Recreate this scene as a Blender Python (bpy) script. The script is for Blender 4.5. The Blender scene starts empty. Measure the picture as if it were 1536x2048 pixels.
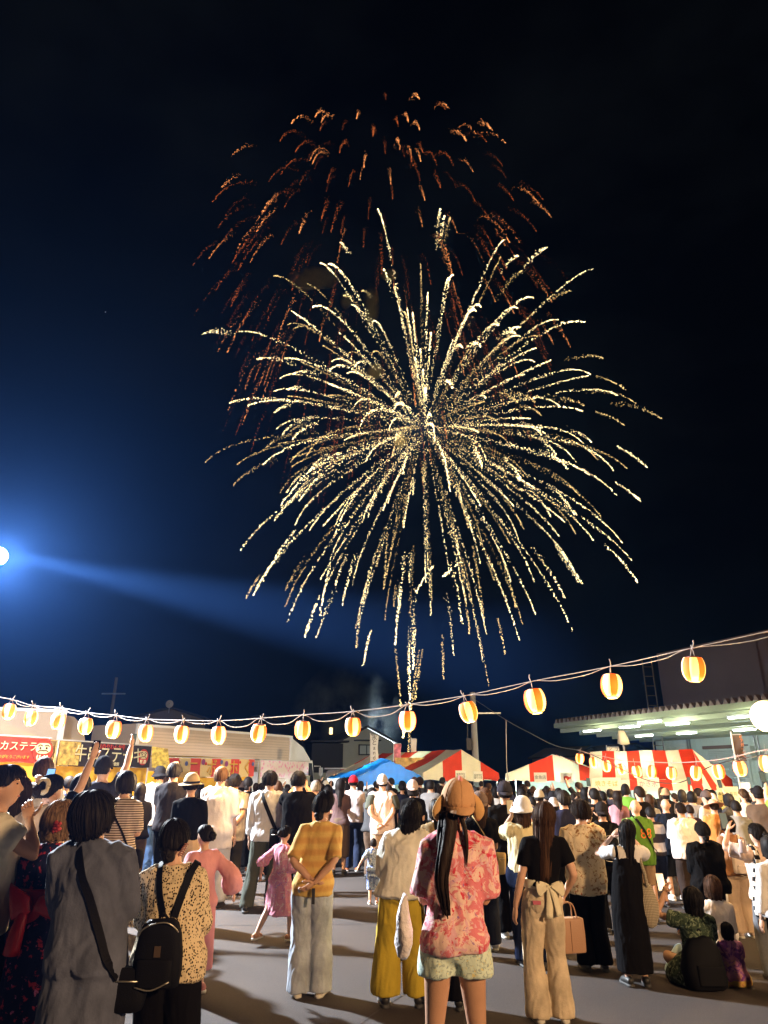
import time; t0 = time.time()
import bpy, bmesh, math, random
import numpy as np
from mathutils import Vector, Matrix
R = math.radians
SC = bpy.context.scene
COL = SC.collection
RNG = np.random.default_rng(11)
random.seed(5)

# ------------------------------------------------------------------ camera
CAM_H, PITCH, FOC = 1.75, R(21.15), 1365.0
_c, _s = math.cos(PITCH), math.sin(PITCH)
cd = bpy.data.cameras.new('camera'); cam = bpy.data.objects.new('camera', cd); COL.objects.link(cam)
cd.sensor_fit = 'VERTICAL'; cd.sensor_height = 36.0; cd.lens = 36.0 * FOC / 2048.0
cd.clip_start = 0.05; cd.clip_end = 3000
cam.location = (0, 0, CAM_H); cam.rotation_euler = (R(90) + PITCH, 0, 0)
SC.camera = cam

def P(px, py, D):
    """world point at forward distance D seen at photo pixel (px, py)"""
    xc, yc = (px - 768) / FOC, (1024 - py) / FOC
    up, fw = _s + yc * _c, _c - yc * _s
    return Vector((xc * D / fw, D, CAM_H + up * D / fw))
def G(px, py):
    """ground point seen at photo pixel (px, py)"""
    xc, yc = (px - 768) / FOC, (1024 - py) / FOC
    up, fw = _s + yc * _c, _c - yc * _s
    t = -CAM_H / up
    return Vector((xc * t, fw * t, 0))

# ------------------------------------------------------------------ world, lamps, exposure
SC.view_settings.view_transform = 'Standard'; SC.view_settings.look = 'None'
SC.view_settings.exposure = 0.0; SC.view_settings.gamma = 1.0; SC.view_settings.use_curve_mapping = False
SC.cycles.use_denoising = True
SC.cycles.max_bounces = 5; SC.cycles.diffuse_bounces = 2; SC.cycles.glossy_bounces = 2
SC.cycles.transparent_max_bounces = 8; SC.cycles.volume_bounces = 0
SC.cycles.sample_clamp_indirect = 4.0; SC.cycles.caustics_reflective = False; SC.cycles.caustics_refractive = False
SC.cycles.volume_step_rate = 2.0
W = bpy.data.worlds.new('World'); SC.world = W; W.use_nodes = True
nt = W.node_tree; bg = nt.nodes['Background']
tc = nt.nodes.new('ShaderNodeTexCoord'); nz = nt.nodes.new('ShaderNodeTexNoise'); cr = nt.nodes.new('ShaderNodeValToRGB')
nz.inputs['Scale'].default_value = 2.2; nz.inputs['Detail'].default_value = 5; nz.inputs['Roughness'].default_value = .62
mp = nt.nodes.new('ShaderNodeMapping'); mp.inputs['Scale'].default_value = (1, 1, 2.2)
nt.links.new(tc.outputs['Generated'], mp.inputs['Vector']); nt.links.new(mp.outputs[0], nz.inputs['Vector'])
nt.links.new(nz.outputs['Fac'], cr.inputs['Fac']); nt.links.new(cr.outputs['Color'], bg.inputs['Color'])
cr.color_ramp.elements[0].position = .42; cr.color_ramp.elements[0].color = (.0005, .0006, .0009, 1)
cr.color_ramp.elements[1].position = .78; cr.color_ramp.elements[1].color = (.0034, .0040, .0043, 1)
bg.inputs['Strength'].default_value = 1.0

def lamp(name, kind, loc, power, col, size=.1, target=None, spot=None, blend=.6):
    d = bpy.data.lights.new(name, kind); d.energy = power; d.color = col
    if kind == 'AREA': d.shape = 'DISK'; d.size = size
    else: d.shadow_soft_size = size
    if spot: d.spot_size = spot; d.spot_blend = blend
    o = bpy.data.objects.new(name, d); COL.objects.link(o); o.location = loc
    if target is not None:
        o.rotation_euler = (Vector(target) - Vector(loc)).to_track_quat('-Z', 'Y').to_euler()
    return o
FLOOD = P(-4, 1112, 12.6)                      # white balloon floodlight at the left edge of the frame
WARM = P(1533, 1432, 9.5)                      # warm globe lamp at the right edge
LIGHTS = dict(flood=21000, spill=3000, up=9000, beam=20000000, warm=200, tents=11000, back=6000)
lamp('floodlight_lamp', 'SPOT', FLOOD + Vector((.22, -.22, -.1)), LIGHTS['flood'], (.86, .93, 1), .12, (2.5, 5.5, 0), R(125), .5)
lamp('floodlight_upper', 'SPOT', FLOOD + Vector((0, 0, .2)), LIGHTS['up'], (.80, .90, 1), .12, P(120, 640, 24), R(84), .95)
lamp('floodlight_spill', 'POINT', FLOOD + Vector((0, -.02, -.45)), LIGHTS['spill'], (.9, .93, 1), .12)
lamp('stall_floodlight', 'SPOT', (13.5, 12.5, 4.4), LIGHTS['tents'], (1, .74, .42), .12, (2.5, 26, 3.2), R(50), .5)
lamp('floodlight_beam', 'SPOT', FLOOD + Vector((.2, 0, .0)), LIGHTS['beam'], (.80, .90, 1), .12, P(760, 1270, 40), R(12.5), 1.)
lamp('warm_globe_lamp', 'POINT', WARM + Vector((-.05, -.1, -.32)), LIGHTS['warm'], (1, .62, .26), .1)
lamp('lantern_row_lamp', 'POINT', (7.5, -3.5, 4.6), LIGHTS['back'], (1, .62, .32), .5)

# ------------------------------------------------------------------ materials
MATS = {}
def _rgb(c): return (c[0], c[1], c[2], 1)
def mat(key, col=(.5, .5, .5), rough=.6, metal=0., emit=None, es=0., spec=.4, bump=0., bscale=40., var=0., vscale=3., sheen=0., sample=True):
    if key in MATS: return MATS[key]
    m = bpy.data.materials.new(key); m.use_nodes = True; MATS[key] = m
    t = m.node_tree; b = t.nodes['Principled BSDF']
    b.inputs['Base Color'].default_value = _rgb(col); b.inputs['Roughness'].default_value = rough
    b.inputs['Metallic'].default_value = metal; b.inputs['Specular IOR Level'].default_value = spec
    b.inputs['Sheen Weight'].default_value = sheen
    if emit: b.inputs['Emission Color'].default_value = _rgb(emit); b.inputs['Emission Strength'].default_value = es
    if not sample: m.cycles.emission_sampling = 'NONE'
    if bump or var:
        c = t.nodes.new('ShaderNodeTexCoord')
        if bump:
            n = t.nodes.new('ShaderNodeTexNoise'); n.inputs['Scale'].default_value = bscale; n.inputs['Detail'].default_value = 4
            bp = t.nodes.new('ShaderNodeBump'); bp.inputs['Strength'].default_value = bump; bp.inputs['Distance'].default_value = .02
            t.links.new(c.outputs['Object'], n.inputs['Vector']); t.links.new(n.outputs['Fac'], bp.inputs['Height']); t.links.new(bp.outputs[0], b.inputs['Normal'])
        if var:
            n = t.nodes.new('ShaderNodeTexNoise'); n.inputs['Scale'].default_value = vscale; n.inputs['Detail'].default_value = 6
            r = t.nodes.new('ShaderNodeValToRGB')
            r.color_ramp.elements[0].position = .3; r.color_ramp.elements[1].position = .7
            r.color_ramp.elements[0].color = _rgb([x * (1 - var) for x in col]); r.color_ramp.elements[1].color = _rgb([min(1, x * (1 + var)) for x in col])
            t.links.new(c.outputs['Object'], n.inputs['Vector']); t.links.new(n.outputs['Fac'], r.inputs['Fac']); t.links.new(r.outputs[0], b.inputs['Base Color'])
    return m

def translucent(m, f):
    t = m.node_tree; b = t.nodes['Principled BSDF']; o = t.nodes['Material Output']; tr = t.nodes.new('ShaderNodeBsdfTranslucent'); mx = t.nodes.new('ShaderNodeMixShader'); mx.inputs[0].default_value = f
    if b.inputs['Base Color'].is_linked: t.links.new(b.inputs['Base Color'].links[0].from_socket, tr.inputs['Color'])
    else: tr.inputs['Color'].default_value = b.inputs['Base Color'].default_value
    t.links.new(b.outputs[0], mx.inputs[1]); t.links.new(tr.outputs[0], mx.inputs[2]); t.links.new(mx.outputs[0], o.inputs['Surface']); return m
class NT:
    """little node-tree helper for the printed cloths"""
    def __init__(s, key, rough=.85, sheen=.02):
        s.m = bpy.data.materials.new(key); s.m.use_nodes = True; MATS[key] = s.m; s.t = s.m.node_tree
        s.b = s.t.nodes['Principled BSDF']; s.b.inputs['Roughness'].default_value = rough; s.b.inputs['Sheen Weight'].default_value = sheen
        s.b.inputs['Specular IOR Level'].default_value = .12
        s.co = s.t.nodes.new('ShaderNodeTexCoord').outputs['Object']
    def n(s, typ, **kw):
        nd = s.t.nodes.new('ShaderNode' + typ)
        for k, v in kw.items():
            if k in nd.inputs: nd.inputs[k].default_value = v
            else: setattr(nd, k, v)
        return nd
    def l(s, a, b): s.t.links.new(a, b)
    def noise(s, scale, detail=3, co=None, rough=.5, dist=0.):
        n = s.n('TexNoise', Scale=scale, Detail=detail, Roughness=rough, Distortion=dist); s.l(co or s.co, n.inputs['Vector']); return n
    def ramp(s, fac, stops, const=False):
        r = s.n('ValToRGB'); e = r.color_ramp
        if const: e.interpolation = 'CONSTANT'
        while len(e.elements) < len(stops): e.elements.new(.5)
        for k, (p, c) in enumerate(stops): e.elements[k].position = p; e.elements[k].color = _rgb(c)
        s.l(fac, r.inputs['Fac']); return r.outputs['Color']
    def mix(s, fac, a, b):
        n = s.n('Mix', data_type='RGBA')
        for sock, v in ((n.inputs[0], fac), (n.inputs[6], a), (n.inputs[7], b)):
            if isinstance(v, (int, float)): sock.default_value = v
            elif isinstance(v, tuple): sock.default_value = _rgb(v)
            else: s.l(v, sock)
        return n.outputs[2]
    def mapped(s, scale=(1, 1, 1), rot=(0, 0, 0), loc=(0, 0, 0)):
        n = s.n('Mapping'); n.inputs['Scale'].default_value = scale; n.inputs['Rotation'].default_value = rot; n.inputs['Location'].default_value = loc
        s.l(s.co, n.inputs['Vector']); return n.outputs[0]
    def sep(s):
        n = s.n('SeparateXYZ'); s.l(s.co, n.inputs[0]); return n.outputs
    def math(s, op, a, b=0.):
        n = s.n('Math', operation=op)
        for sock, v in ((n.inputs[0], a), (n.inputs[1], b)):
            if isinstance(v, (int, float)): sock.default_value = v
            else: s.l(v, sock)
        return n.outputs[0]
    def out(s, col, bump=.25, bscale=60, fold=0.):
        s.l(col, s.b.inputs['Base Color'])
        n = s.noise(bscale, 4); bp = s.n('Bump', Strength=bump, Distance=.006); s.l(n.outputs['Fac'], bp.inputs['Height']); s.l(bp.outputs[0], s.b.inputs['Normal'])
        if fold:      # soft creases of worn cloth
            f = s.noise(1., 4, s.mapped((8, 8, 2.6)), .42, .9); b2 = s.n('Bump', Strength=fold * .5, Distance=.035); s.l(f.outputs['Fac'], b2.inputs['Height']); s.l(b2.outputs[0], bp.inputs['Normal'])
        return s.m

def cloth(col, key=None):
    key = key or 'cloth_%03d_%03d_%03d' % tuple(int(x * 255) for x in col)
    if key in MATS: return MATS[key]
    n = NT(key)
    if max(col) < .05: n.b.inputs['Specular IOR Level'].default_value = .03; n.b.inputs['Sheen Weight'].default_value = 0
    a = n.noise(5, 5).outputs['Fac']; w = n.noise(260, 2).outputs['Fac']
    c = n.ramp(a, [(.3, [x * .86 for x in col]), (.7, [min(1, x * 1.1) for x in col])])
    c = n.mix(n.math('MULTIPLY', w, .25), c, tuple(x * .7 for x in col))
    return n.out(c, .35, 55, .75)

# ------------------------------------------------------------------ mesh helpers
def mesh_np(name, V, F, mats=None, mi=None, smooth=True):
    me = bpy.data.meshes.new(name)
    me.from_pydata(np.asarray(V, float).tolist() if isinstance(V, np.ndarray) else V, [], F)
    for m in mats or []: me.materials.append(m)
    if mi is not None: me.polygons.foreach_set('material_index', np.asarray(mi, np.int32))
    if smooth: me.polygons.foreach_set('use_smooth', np.ones(len(me.polygons), bool))
    me.update(); return me
def link(name, me, parent=None, **props):
    o = bpy.data.objects.new(name, me); COL.objects.link(o)
    if parent is not None: o.parent = parent
    for k, v in props.items(): o[k] = v
    return o
def empty(name, loc=(0, 0, 0), rz=0., **props):
    o = bpy.data.objects.new(name, None); COL.objects.link(o); o.location = loc; o.rotation_euler = (0, 0, rz)
    o.empty_display_size = .2
    for k, v in props.items(): o[k] = v
    return o

class MB:
    def __init__(s): s.V = []; s.F = []; s.M = []; s.n = 0
    def add(s, V, F, mi=0):
        V = np.asarray(V, float).reshape(-1, 3); s.V.append(V); s.F += [tuple(i + s.n for i in f) for f in F]; s.M += [mi] * len(F); s.n += len(V); return s
    def box(s, c, d, rz=0., mi=0, tap=1.):
        x, y, z = d[0] / 2, d[1] / 2, d[2] / 2
        v = np.array([(-x, -y, -z), (x, -y, -z), (x, y, -z), (-x, y, -z), (-x * tap, -y * tap, z), (x * tap, -y * tap, z), (x * tap, y * tap, z), (-x * tap, y * tap, z)])
        if rz: v = v @ np.array([[math.cos(rz), math.sin(rz), 0], [-math.sin(rz), math.cos(rz), 0], [0, 0, 1]])
        return s.add(v + np.array(c), [(0, 3, 2, 1), (4, 5, 6, 7), (0, 1, 5, 4), (1, 2, 6, 5), (2, 3, 7, 6), (3, 0, 4, 7)], mi)
    def tube(s, pts, rad, n=8, mi=0, sub=0, cap=True):
        V, F = tube(pts, rad, n, sub, cap); return s.add(V, F, mi)
    def lathe(s, prof, n=24, c=(0, 0, 0), mi=0):
        a = np.linspace(0, 2 * np.pi, n, endpoint=False)
        V = np.array([[(r * np.cos(t) + c[0], r * np.sin(t) + c[1], z + c[2]) for t in a] for r, z in prof])
        F = grid_faces(len(prof), n, True)
        return s.add(V.reshape(-1, 3), F, mi)
    def arr(s): return np.concatenate(s.V), s.F
    def build(s, name, mats, parent=None, smooth=False, **props):
        V, F = s.arr()
        me = mesh_np(name, V, F, mats if isinstance(mats, (list, tuple)) else [mats], s.M, smooth)
        return link(name, me, parent, **props)

def grid_faces(m, n, wrap, off=0):
    i = np.arange(m - 1)[:, None] * n; j = np.arange(n if wrap else n - 1)[None, :]; k = (j + 1) % n
    return np.stack([i + j, i + k, i + n + k, i + n + j], -1).reshape(-1, 4).__add__(off).tolist()
def loft(rings, cap=True):
    Rg = np.asarray(rings, float); m, n = Rg.shape[:2]; V = Rg.reshape(-1, 3); F = grid_faces(m, n, True)
    if cap:
        V = np.vstack([V, Rg[0].mean(0), Rg[-1].mean(0)]); a, b = m * n, m * n + 1
        F += [(a, (j + 1) % n, j) for j in range(n)]
        F += [(b, (m - 1) * n + j, (m - 1) * n + (j + 1) % n) for j in range(n)]
    return V, F
def catmull(p, sub):
    p = np.asarray(p, float)
    if sub < 1 or len(p) < 3: return p
    q = np.vstack([2 * p[0] - p[1], p, 2 * p[-1] - p[-2]]); out = []
    for i in range(1, len(q) - 2):
        for t in np.arange(sub + 1) / (sub + 1):
            a, b, c, d = q[i - 1], q[i], q[i + 1], q[i + 2]
            out.append(.5 * (2 * b + (c - a) * t + (2 * a - 5 * b + 4 * c - d) * t * t + (3 * b - a - 3 * c + d) * t ** 3))
    out.append(q[-2]); return np.array(out)
def tube(pts, rad, n=8, sub=0, cap=True, squash=1.):
    pts = np.asarray(pts, float); rad = np.broadcast_to(np.asarray(rad, float), (len(pts),))
    if sub:
        pr = catmull(np.c_[pts, rad], sub); pts, rad = pr[:, :3], np.maximum(pr[:, 3], 1e-4)
    T = np.gradient(pts, axis=0); T /= np.linalg.norm(T, axis=1)[:, None] + 1e-9
    u = np.cross(T[0], (0, 1, 0)); u = u if np.linalg.norm(u) > .2 else np.cross(T[0], (1, 0, 0)); u /= np.linalg.norm(u)
    a = np.linspace(0, 2 * np.pi, n, endpoint=False); ca, sa = np.cos(a)[:, None], np.sin(a)[:, None]; rings = []
    for p, t, r in zip(pts, T, rad):
        u = u - t * (u @ t); u /= np.linalg.norm(u) + 1e-9; v = np.cross(t, u)
        rings.append(p + r * (ca * u * squash + sa * v))
    return loft(rings, cap)
def ellring(z, hw, hd, cx=0., cy=0., n=28, p=2.3):
    a = np.linspace(0, 2 * np.pi, n, endpoint=False); c, s = np.cos(a), np.sin(a)
    return np.c_[cx + hw * np.sign(c) * np.abs(c) ** (2 / p), cy + hd * np.sign(s) * np.abs(s) ** (2 / p), np.full(n, z)]
def rings_from(tab, n=28, sub=2, p=2.3):
    tab = catmull(np.array(tab, float), sub)
    return [ellring(r[0], max(r[1], .004), max(r[2], .004), r[3] if tab.shape[1] > 4 else 0., r[-1], n, p) for r in tab]

_WV = RNG.normal(size=(3, 18, 3)); _PH = RNG.uniform(0, 6.28, (3, 18))
def wnoise(V, k=0, seed=0.):
    """cheap smooth 3D noise, about -1..1"""
    return np.sin(V @ (_WV[k].T * 1.1) + _PH[k] + seed * np.arange(1, 19)).sum(1) / 4.2
def snoise1(x, ks, seed):
    r = np.random.default_rng(seed); return sum(np.sin(k * x + r.uniform(0, 6.28)) * r.uniform(.5, 1) for k in ks)

TMP = bpy.data.scenes.new('tmp'); _to = bpy.data.objects.new('tmp', bpy.data.meshes.new('tmp')); TMP.collection.objects.link(_to)
_rm = _to.modifiers.new('r', 'REMESH'); _rm.mode = 'VOXEL'; _rm.use_smooth_shade = True
_sm = _to.modifiers.new('s', 'SMOOTH'); _sm.factor = .5
def remesh(V, F, vox, it=4):
    old = _to.data; me = mesh_np('tmp', V, F); _to.data = me; bpy.data.meshes.remove(old)
    _rm.voxel_size = vox; _sm.iterations = it
    vl = TMP.view_layers[0]; vl.update(); dg = vl.depsgraph; dg.update()
    return bpy.data.meshes.new_from_object(_to.evaluated_get(dg))
def get_vn(me):
    n = len(me.vertices); v = np.empty(n * 3, np.float32); w = np.empty(n * 3, np.float32)
    me.vertices.foreach_get('co', v); me.vertices.foreach_get('normal', w); return v.reshape(-1, 3).astype(float), w.reshape(-1, 3).astype(float)
def set_v(me, V): me.vertices.foreach_set('co', V.astype(np.float32).ravel()); me.update()

def text_mesh(txt, size=.2, depth=.004, res=3, space=1., line=1.):
    cu = bpy.data.curves.new('t', 'FONT'); cu.body = txt; cu.size = size; cu.extrude = depth; cu.resolution_u = res
    cu.align_x = 'CENTER'; cu.align_y = 'CENTER'; cu.space_character = space; cu.space_line = line
    old = list(TMP.collection.objects); o = bpy.data.objects.new('t', cu); TMP.collection.objects.link(o)
    vl = TMP.view_layers[0]; vl.update(); dg = vl.depsgraph; dg.update()
    me = bpy.data.meshes.new_from_object(o.evaluated_get(dg)); bpy.data.objects.remove(o); bpy.data.curves.remove(cu)
    return me
def letters(txt, size, m, parent, M, name='lettering', **kw):
    """flat letters; M is a 4x4 in the parent's frame with x along the text and y up the text"""
    me = text_mesh(txt, size, **kw); me.materials.clear(); me.materials.append(m)
    o = link(name, me, parent); o.matrix_local = M; return o
def face_frame(o, x, y):
    """matrix whose local x is x, local y is y (vectors), at o"""
    x = Vector(x).normalized(); y = Vector(y).normalized(); z = x.cross(y)
    return Matrix(((x.x, y.x, z.x, o[0]), (x.y, y.y, z.y, o[1]), (x.z, y.z, z.z, o[2]), (0, 0, 0, 1)))
# ------------------------------------------------------------------ people
SKIN = {'light': mat('skin_light', (.60, .36, .25), .5, bump=.1, bscale=120, var=.06, vscale=12), 'tan': mat('skin_tan', (.47, .26, .16), .5, bump=.1, bscale=120, var=.06, vscale=12)}
def hair_mat(key, col):
    n = NT('hair_' + key, .55, 0.); n.b.inputs['Specular IOR Level'].default_value = .09
    a = n.noise(1, 4, n.mapped((90, 90, 6))).outputs['Fac']
    c = n.ramp(a, [(.3, [x * .5 for x in col]), (.72, [x * 1.7 for x in col])])
    return n.out(c, .2, 90)
HAIR = {'black': hair_mat('black', (.013, .011, .011)), 'dark': hair_mat('dark', (.022, .014, .011)), 'brown': hair_mat('brown', (.060, .030, .017)),
        'blond': hair_mat('blond', (.17, .10, .05)), 'grey': hair_mat('grey', (.16, .14, .13))}
EYE = mat('eye_dark', (.02, .012, .01), .2); LIP = mat('lip', (.45, .16, .13), .45)

def ik(S, T, l1, l2, pole):
    S, T, pole = np.array(S, float), np.array(T, float), np.array(pole, float)
    d = T - S; L = np.linalg.norm(d)
    if L > (l1 + l2) * .995: T = S + d / L * (l1 + l2) * .995; d = T - S; L = np.linalg.norm(d)
    a = (l1 * l1 - l2 * l2 + L * L) / (2 * L); h = math.sqrt(max(l1 * l1 - a * a, 1e-6)); d /= L
    pole = pole - d * (pole @ d); pole /= np.linalg.norm(pole) + 1e-9
    return S + d * a + pole * h, T
ARM = {  # right side; x is mirrored for the left: hand target, pole
    'down': ((.235, .03, .84), (.15, -1, 0)), 'behind': ((.03, -.175, .93), (1, -.35, -.1)), 'front': ((.07, .25, 1.16), (.28, -.25, -1)),
    'phone': ((.08, .33, 1.50), (.75, 0, -1)), 'high': ((.16, .28, 1.80), (1, .1, -.2)), 'top': ((.10, .16, 1.93), (1, 0, .1)),
    'chin': ((.06, .17, 1.40), (.9, -.1, -1)), 'cross': ((-.10, .22, 1.16), (.9, .1, -.7)), 'bag': ((.225, .10, .93), (.6, -1, 0)), 'swing': ((.25, -.28, .95), (.3, -1, 0)),
    'wide': ((.42, -.05, .98), (.2, -1, 0)), 'cheek': ((.10, .10, 1.52), (1, .2, -.6))}

def hand(Wp, d, nrm, s, curl=.5, near=2):
    """palm, four fingers and a thumb: separate bent tubes rooted in the palm"""
    d = d / np.linalg.norm(d); nrm = nrm - d * (nrm @ d); nrm /= np.linalg.norm(nrm) + 1e-9; side = np.cross(d, nrm); mb = MB(); k = 8 if near > 1 else 6
    V, F = tube([Wp - d * .02 * s, Wp + d * .02 * s, Wp + d * .055 * s, Wp + d * .09 * s], np.array([.023, .030, .037, .034]) * s, 10, 1)
    c = Wp + d * .05 * s; off = (V - c) @ nrm; V = V - np.outer(off * .45, nrm); mb.add(V, F)
    for q, (sx, L) in enumerate(((-.027, .068), (-.009, .078), (.009, .073), (.026, .057))):
        p = Wp + d * .082 * s + side * sx * s; dd = d.copy(); pts = [p - d * .01 * s]; c0 = curl * (1 + .12 * q)
        for seg in (.42, .32, .26):
            p = p + dd * L * seg * s; pts.append(p); ang = c0 * .9
            dd = dd * math.cos(ang) + nrm * math.sin(ang)
        mb.tube(pts, np.array([.0095, .0088, .0078, .006]) * s, k, 0, 1)
    p = Wp + d * .028 * s - side * .028 * s; dd = d * .6 - side * .75 + nrm * .35; dd /= np.linalg.norm(dd)
    mb.tube([p, p + dd * .035 * s, p + dd * .058 * s + d * .012 * s, p + dd * .072 * s + d * .03 * s], np.array([.0125, .0115, .0095, .0065]) * s, k, 0, 1)
    return mb.arr()

def head_rot(pitch, yaw):
    cp, sp, cy, sy = math.cos(pitch), math.sin(pitch), math.cos(yaw), math.sin(yaw)
    return np.array([[cy, -sy, 0], [sy, cy, 0], [0, 0, 1]]) @ np.array([[1, 0, 0], [0, cp, -sp], [0, sp, cp]])

HC = np.array([0, .012, 1.585]); HR = np.array([.077, .098, .117])     # head centre and half sizes on a 1.70 m body

def hair_grid(style, L, vol, hp, tilt, seed, na, fringe=50):
    """outer grid of points [profile, azimuth]; azimuth 0 = back of the head"""
    a = np.linspace(-np.pi, np.pi, na, endpoint=False); aa = np.abs(a)
    back, side = {'short': (118, 88), 'crop': (112, 74), 'tied': (112, 84), 'bob': (120, 108), 'long': (122, 112), 'wolf': (124, 110)}[style]
    sm = lambda t: np.clip(t, 0, 1) ** 2 * (3 - 2 * np.clip(t, 0, 1))
    w1 = sm((aa - R(50)) / R(50)); w2 = sm((aa - R(105)) / R(32))
    pe = np.radians(back + (side - back) * w1 + (fringe - side) * w2)
    jit = snoise1(a, (7, 13, 23, 37, 51), seed) * .02; pe = pe + jit * (1.4 if style in ('short', 'wolf') else .7)
    m1, m2 = 12, (10 if L > 0 else 0)
    t = np.linspace(.02, 1, m1)[:, None]; ph = t * pe[None, :]
    g = snoise1(a, (23, 41, 57, 71, 89) if na > 80 else (11, 17), seed + 1) * .0005 + snoise1(a, (5, 9, 14), seed + 2) * .0012
    off = vol * (.75 + .35 * np.sin(ph)) + g[None, :] * np.minimum(1, t * 2)
    if style in ('wolf', 'short'): off = off + (snoise1(a, (11, 19, 31), seed + 3)[None, :] * .0035 * t ** 1.5)
    rad = HR[None, None, :] + off[..., None]
    dirs = np.stack([np.sin(ph) * np.sin(a), -np.sin(ph) * np.cos(a), np.cos(ph)], -1)
    pts = dirs * rad; Rt = head_rot(-.22, 0); pts = pts @ Rt.T      # crown whorl sits a little back
    pts = pts @ hp.T + tilt
    if m2:
        last = pts[-1]; fall = L * np.clip(1 - w2 * 1.2, 0, 1) * (1 + jit * 3.5)
        q = np.linspace(0, 1, m2 + 1)[1:, None]
        z = last[None, :, 2] - fall[None, :] * q
        cx, cyy = tilt[0], tilt[1] - .01
        kx = 1 - (.16 if L > .2 else .06) * q ** 1.5
        x = cx + (last[None, :, 0] - cx) * kx + g[None, :] * 2.2 * np.sin(a)[None, :] * q
        y = last[None, :, 1] + (-.015 * np.sin(q * 2.2) if L > .2 else 0.03 * q ** 2) - g[None, :] * 2.5 * q
        y = np.minimum(y, np.where(aa < R(60), tilt[1] - .055, 9.)[None, :] + .0 * q)
        fp = np.stack([x, y, z], -1); pts = np.concatenate([pts, fp], 0)
    return pts, a, m1
def hair_mesh(style, L, vol, hp, tilt, seed, near, fringe=50, extra=None):
    na = {2: 200, 1: 90, 0: 36}[near]; pts, a, m1 = hair_grid(style, L, vol, hp, tilt, seed, na, fringe); m = len(pts)
    inn = pts.copy(); inn[:m1] = tilt + (pts[:m1] - tilt) * .93
    if m > m1:
        q = np.linspace(0, 1, m - m1)[:, None]
        inn[m1:, :, 0] = tilt[0] + (pts[m1:, :, 0] - tilt[0]) * .78; inn[m1:, :, 1] = pts[m1:, :, 1] + .028 * (1 - .6 * q)
    mb = MB(); n = na
    Vv = np.concatenate([pts.reshape(-1, 3), inn.reshape(-1, 3)]); F = grid_faces(m, n, True); F2 = [tuple(reversed([i + m * n for i in f])) for f in F]
    b = [((m - 1) * n + j, (m - 1) * n + (j + 1) % n, 2 * m * n - n + (j + 1) % n, 2 * m * n - n + j) for j in range(n)]
    F3 = [tuple(f) for f in F] + F2 + b + [tuple(reversed(range(n)))]
    mb.add(Vv, F3)
    if near == 2:      # loose strands over the mass of hair
        rr = np.random.default_rng(seed + 9)
        for _ in range(300):
            j = rr.integers(0, n); i0 = rr.integers(0, max(1, m - 8)); i1 = min(m, i0 + rr.integers(6, 14)); idx = np.arange(i0, i1)
            if len(idx) < 4: continue
            jj = (j + np.round(np.cumsum(rr.normal(0, .55, len(idx))))).astype(int) % n
            c = pts[idx, jj]; o = c - tilt; o /= np.linalg.norm(o, axis=1)[:, None] + 1e-6
            c = c + o * (.001 + .011 * rr.random() ** 2) * np.linspace(0, 1, len(idx))[:, None] + (o * .012 * rr.random() * np.linspace(0, 1, len(idx))[:, None] ** 3 if style in ('wolf', 'short') else 0)
            mb.tube(c, np.linspace(.0024, .0008, len(idx)), 3, 0, 1, False)
    for e in extra or []: mb.add(*e)
    return mb.arr()

BODY_F = [(.79, .10, .085, 0.), (.84, .155, .108, -.012), (.91, .168, .118, -.018), (1.0, .146, .104, -.008), (1.09, .126, .09, .0), (1.2, .138, .10, .008), (1.3, .150, .104, .006), (1.365, .152, .084, -.004), (1.41, .108, .064, -.012), (1.445, .054, .050, -.012), (1.50, .047, .05, -.002), (1.54, .045, .05, .006)]
BODY_M = [(.79, .10, .085, 0.), (.84, .150, .108, -.010), (.91, .158, .112, -.012), (1.0, .150, .105, -.004), (1.09, .144, .10, .004), (1.2, .158, .108, .006), (1.3, .174, .112, .004), (1.375, .178, .09, -.004), (1.42, .125, .07, -.014), (1.455, .064, .058, -.012), (1.50, .057, .057, -.002), (1.54, .055, .057, .006)]

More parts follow.
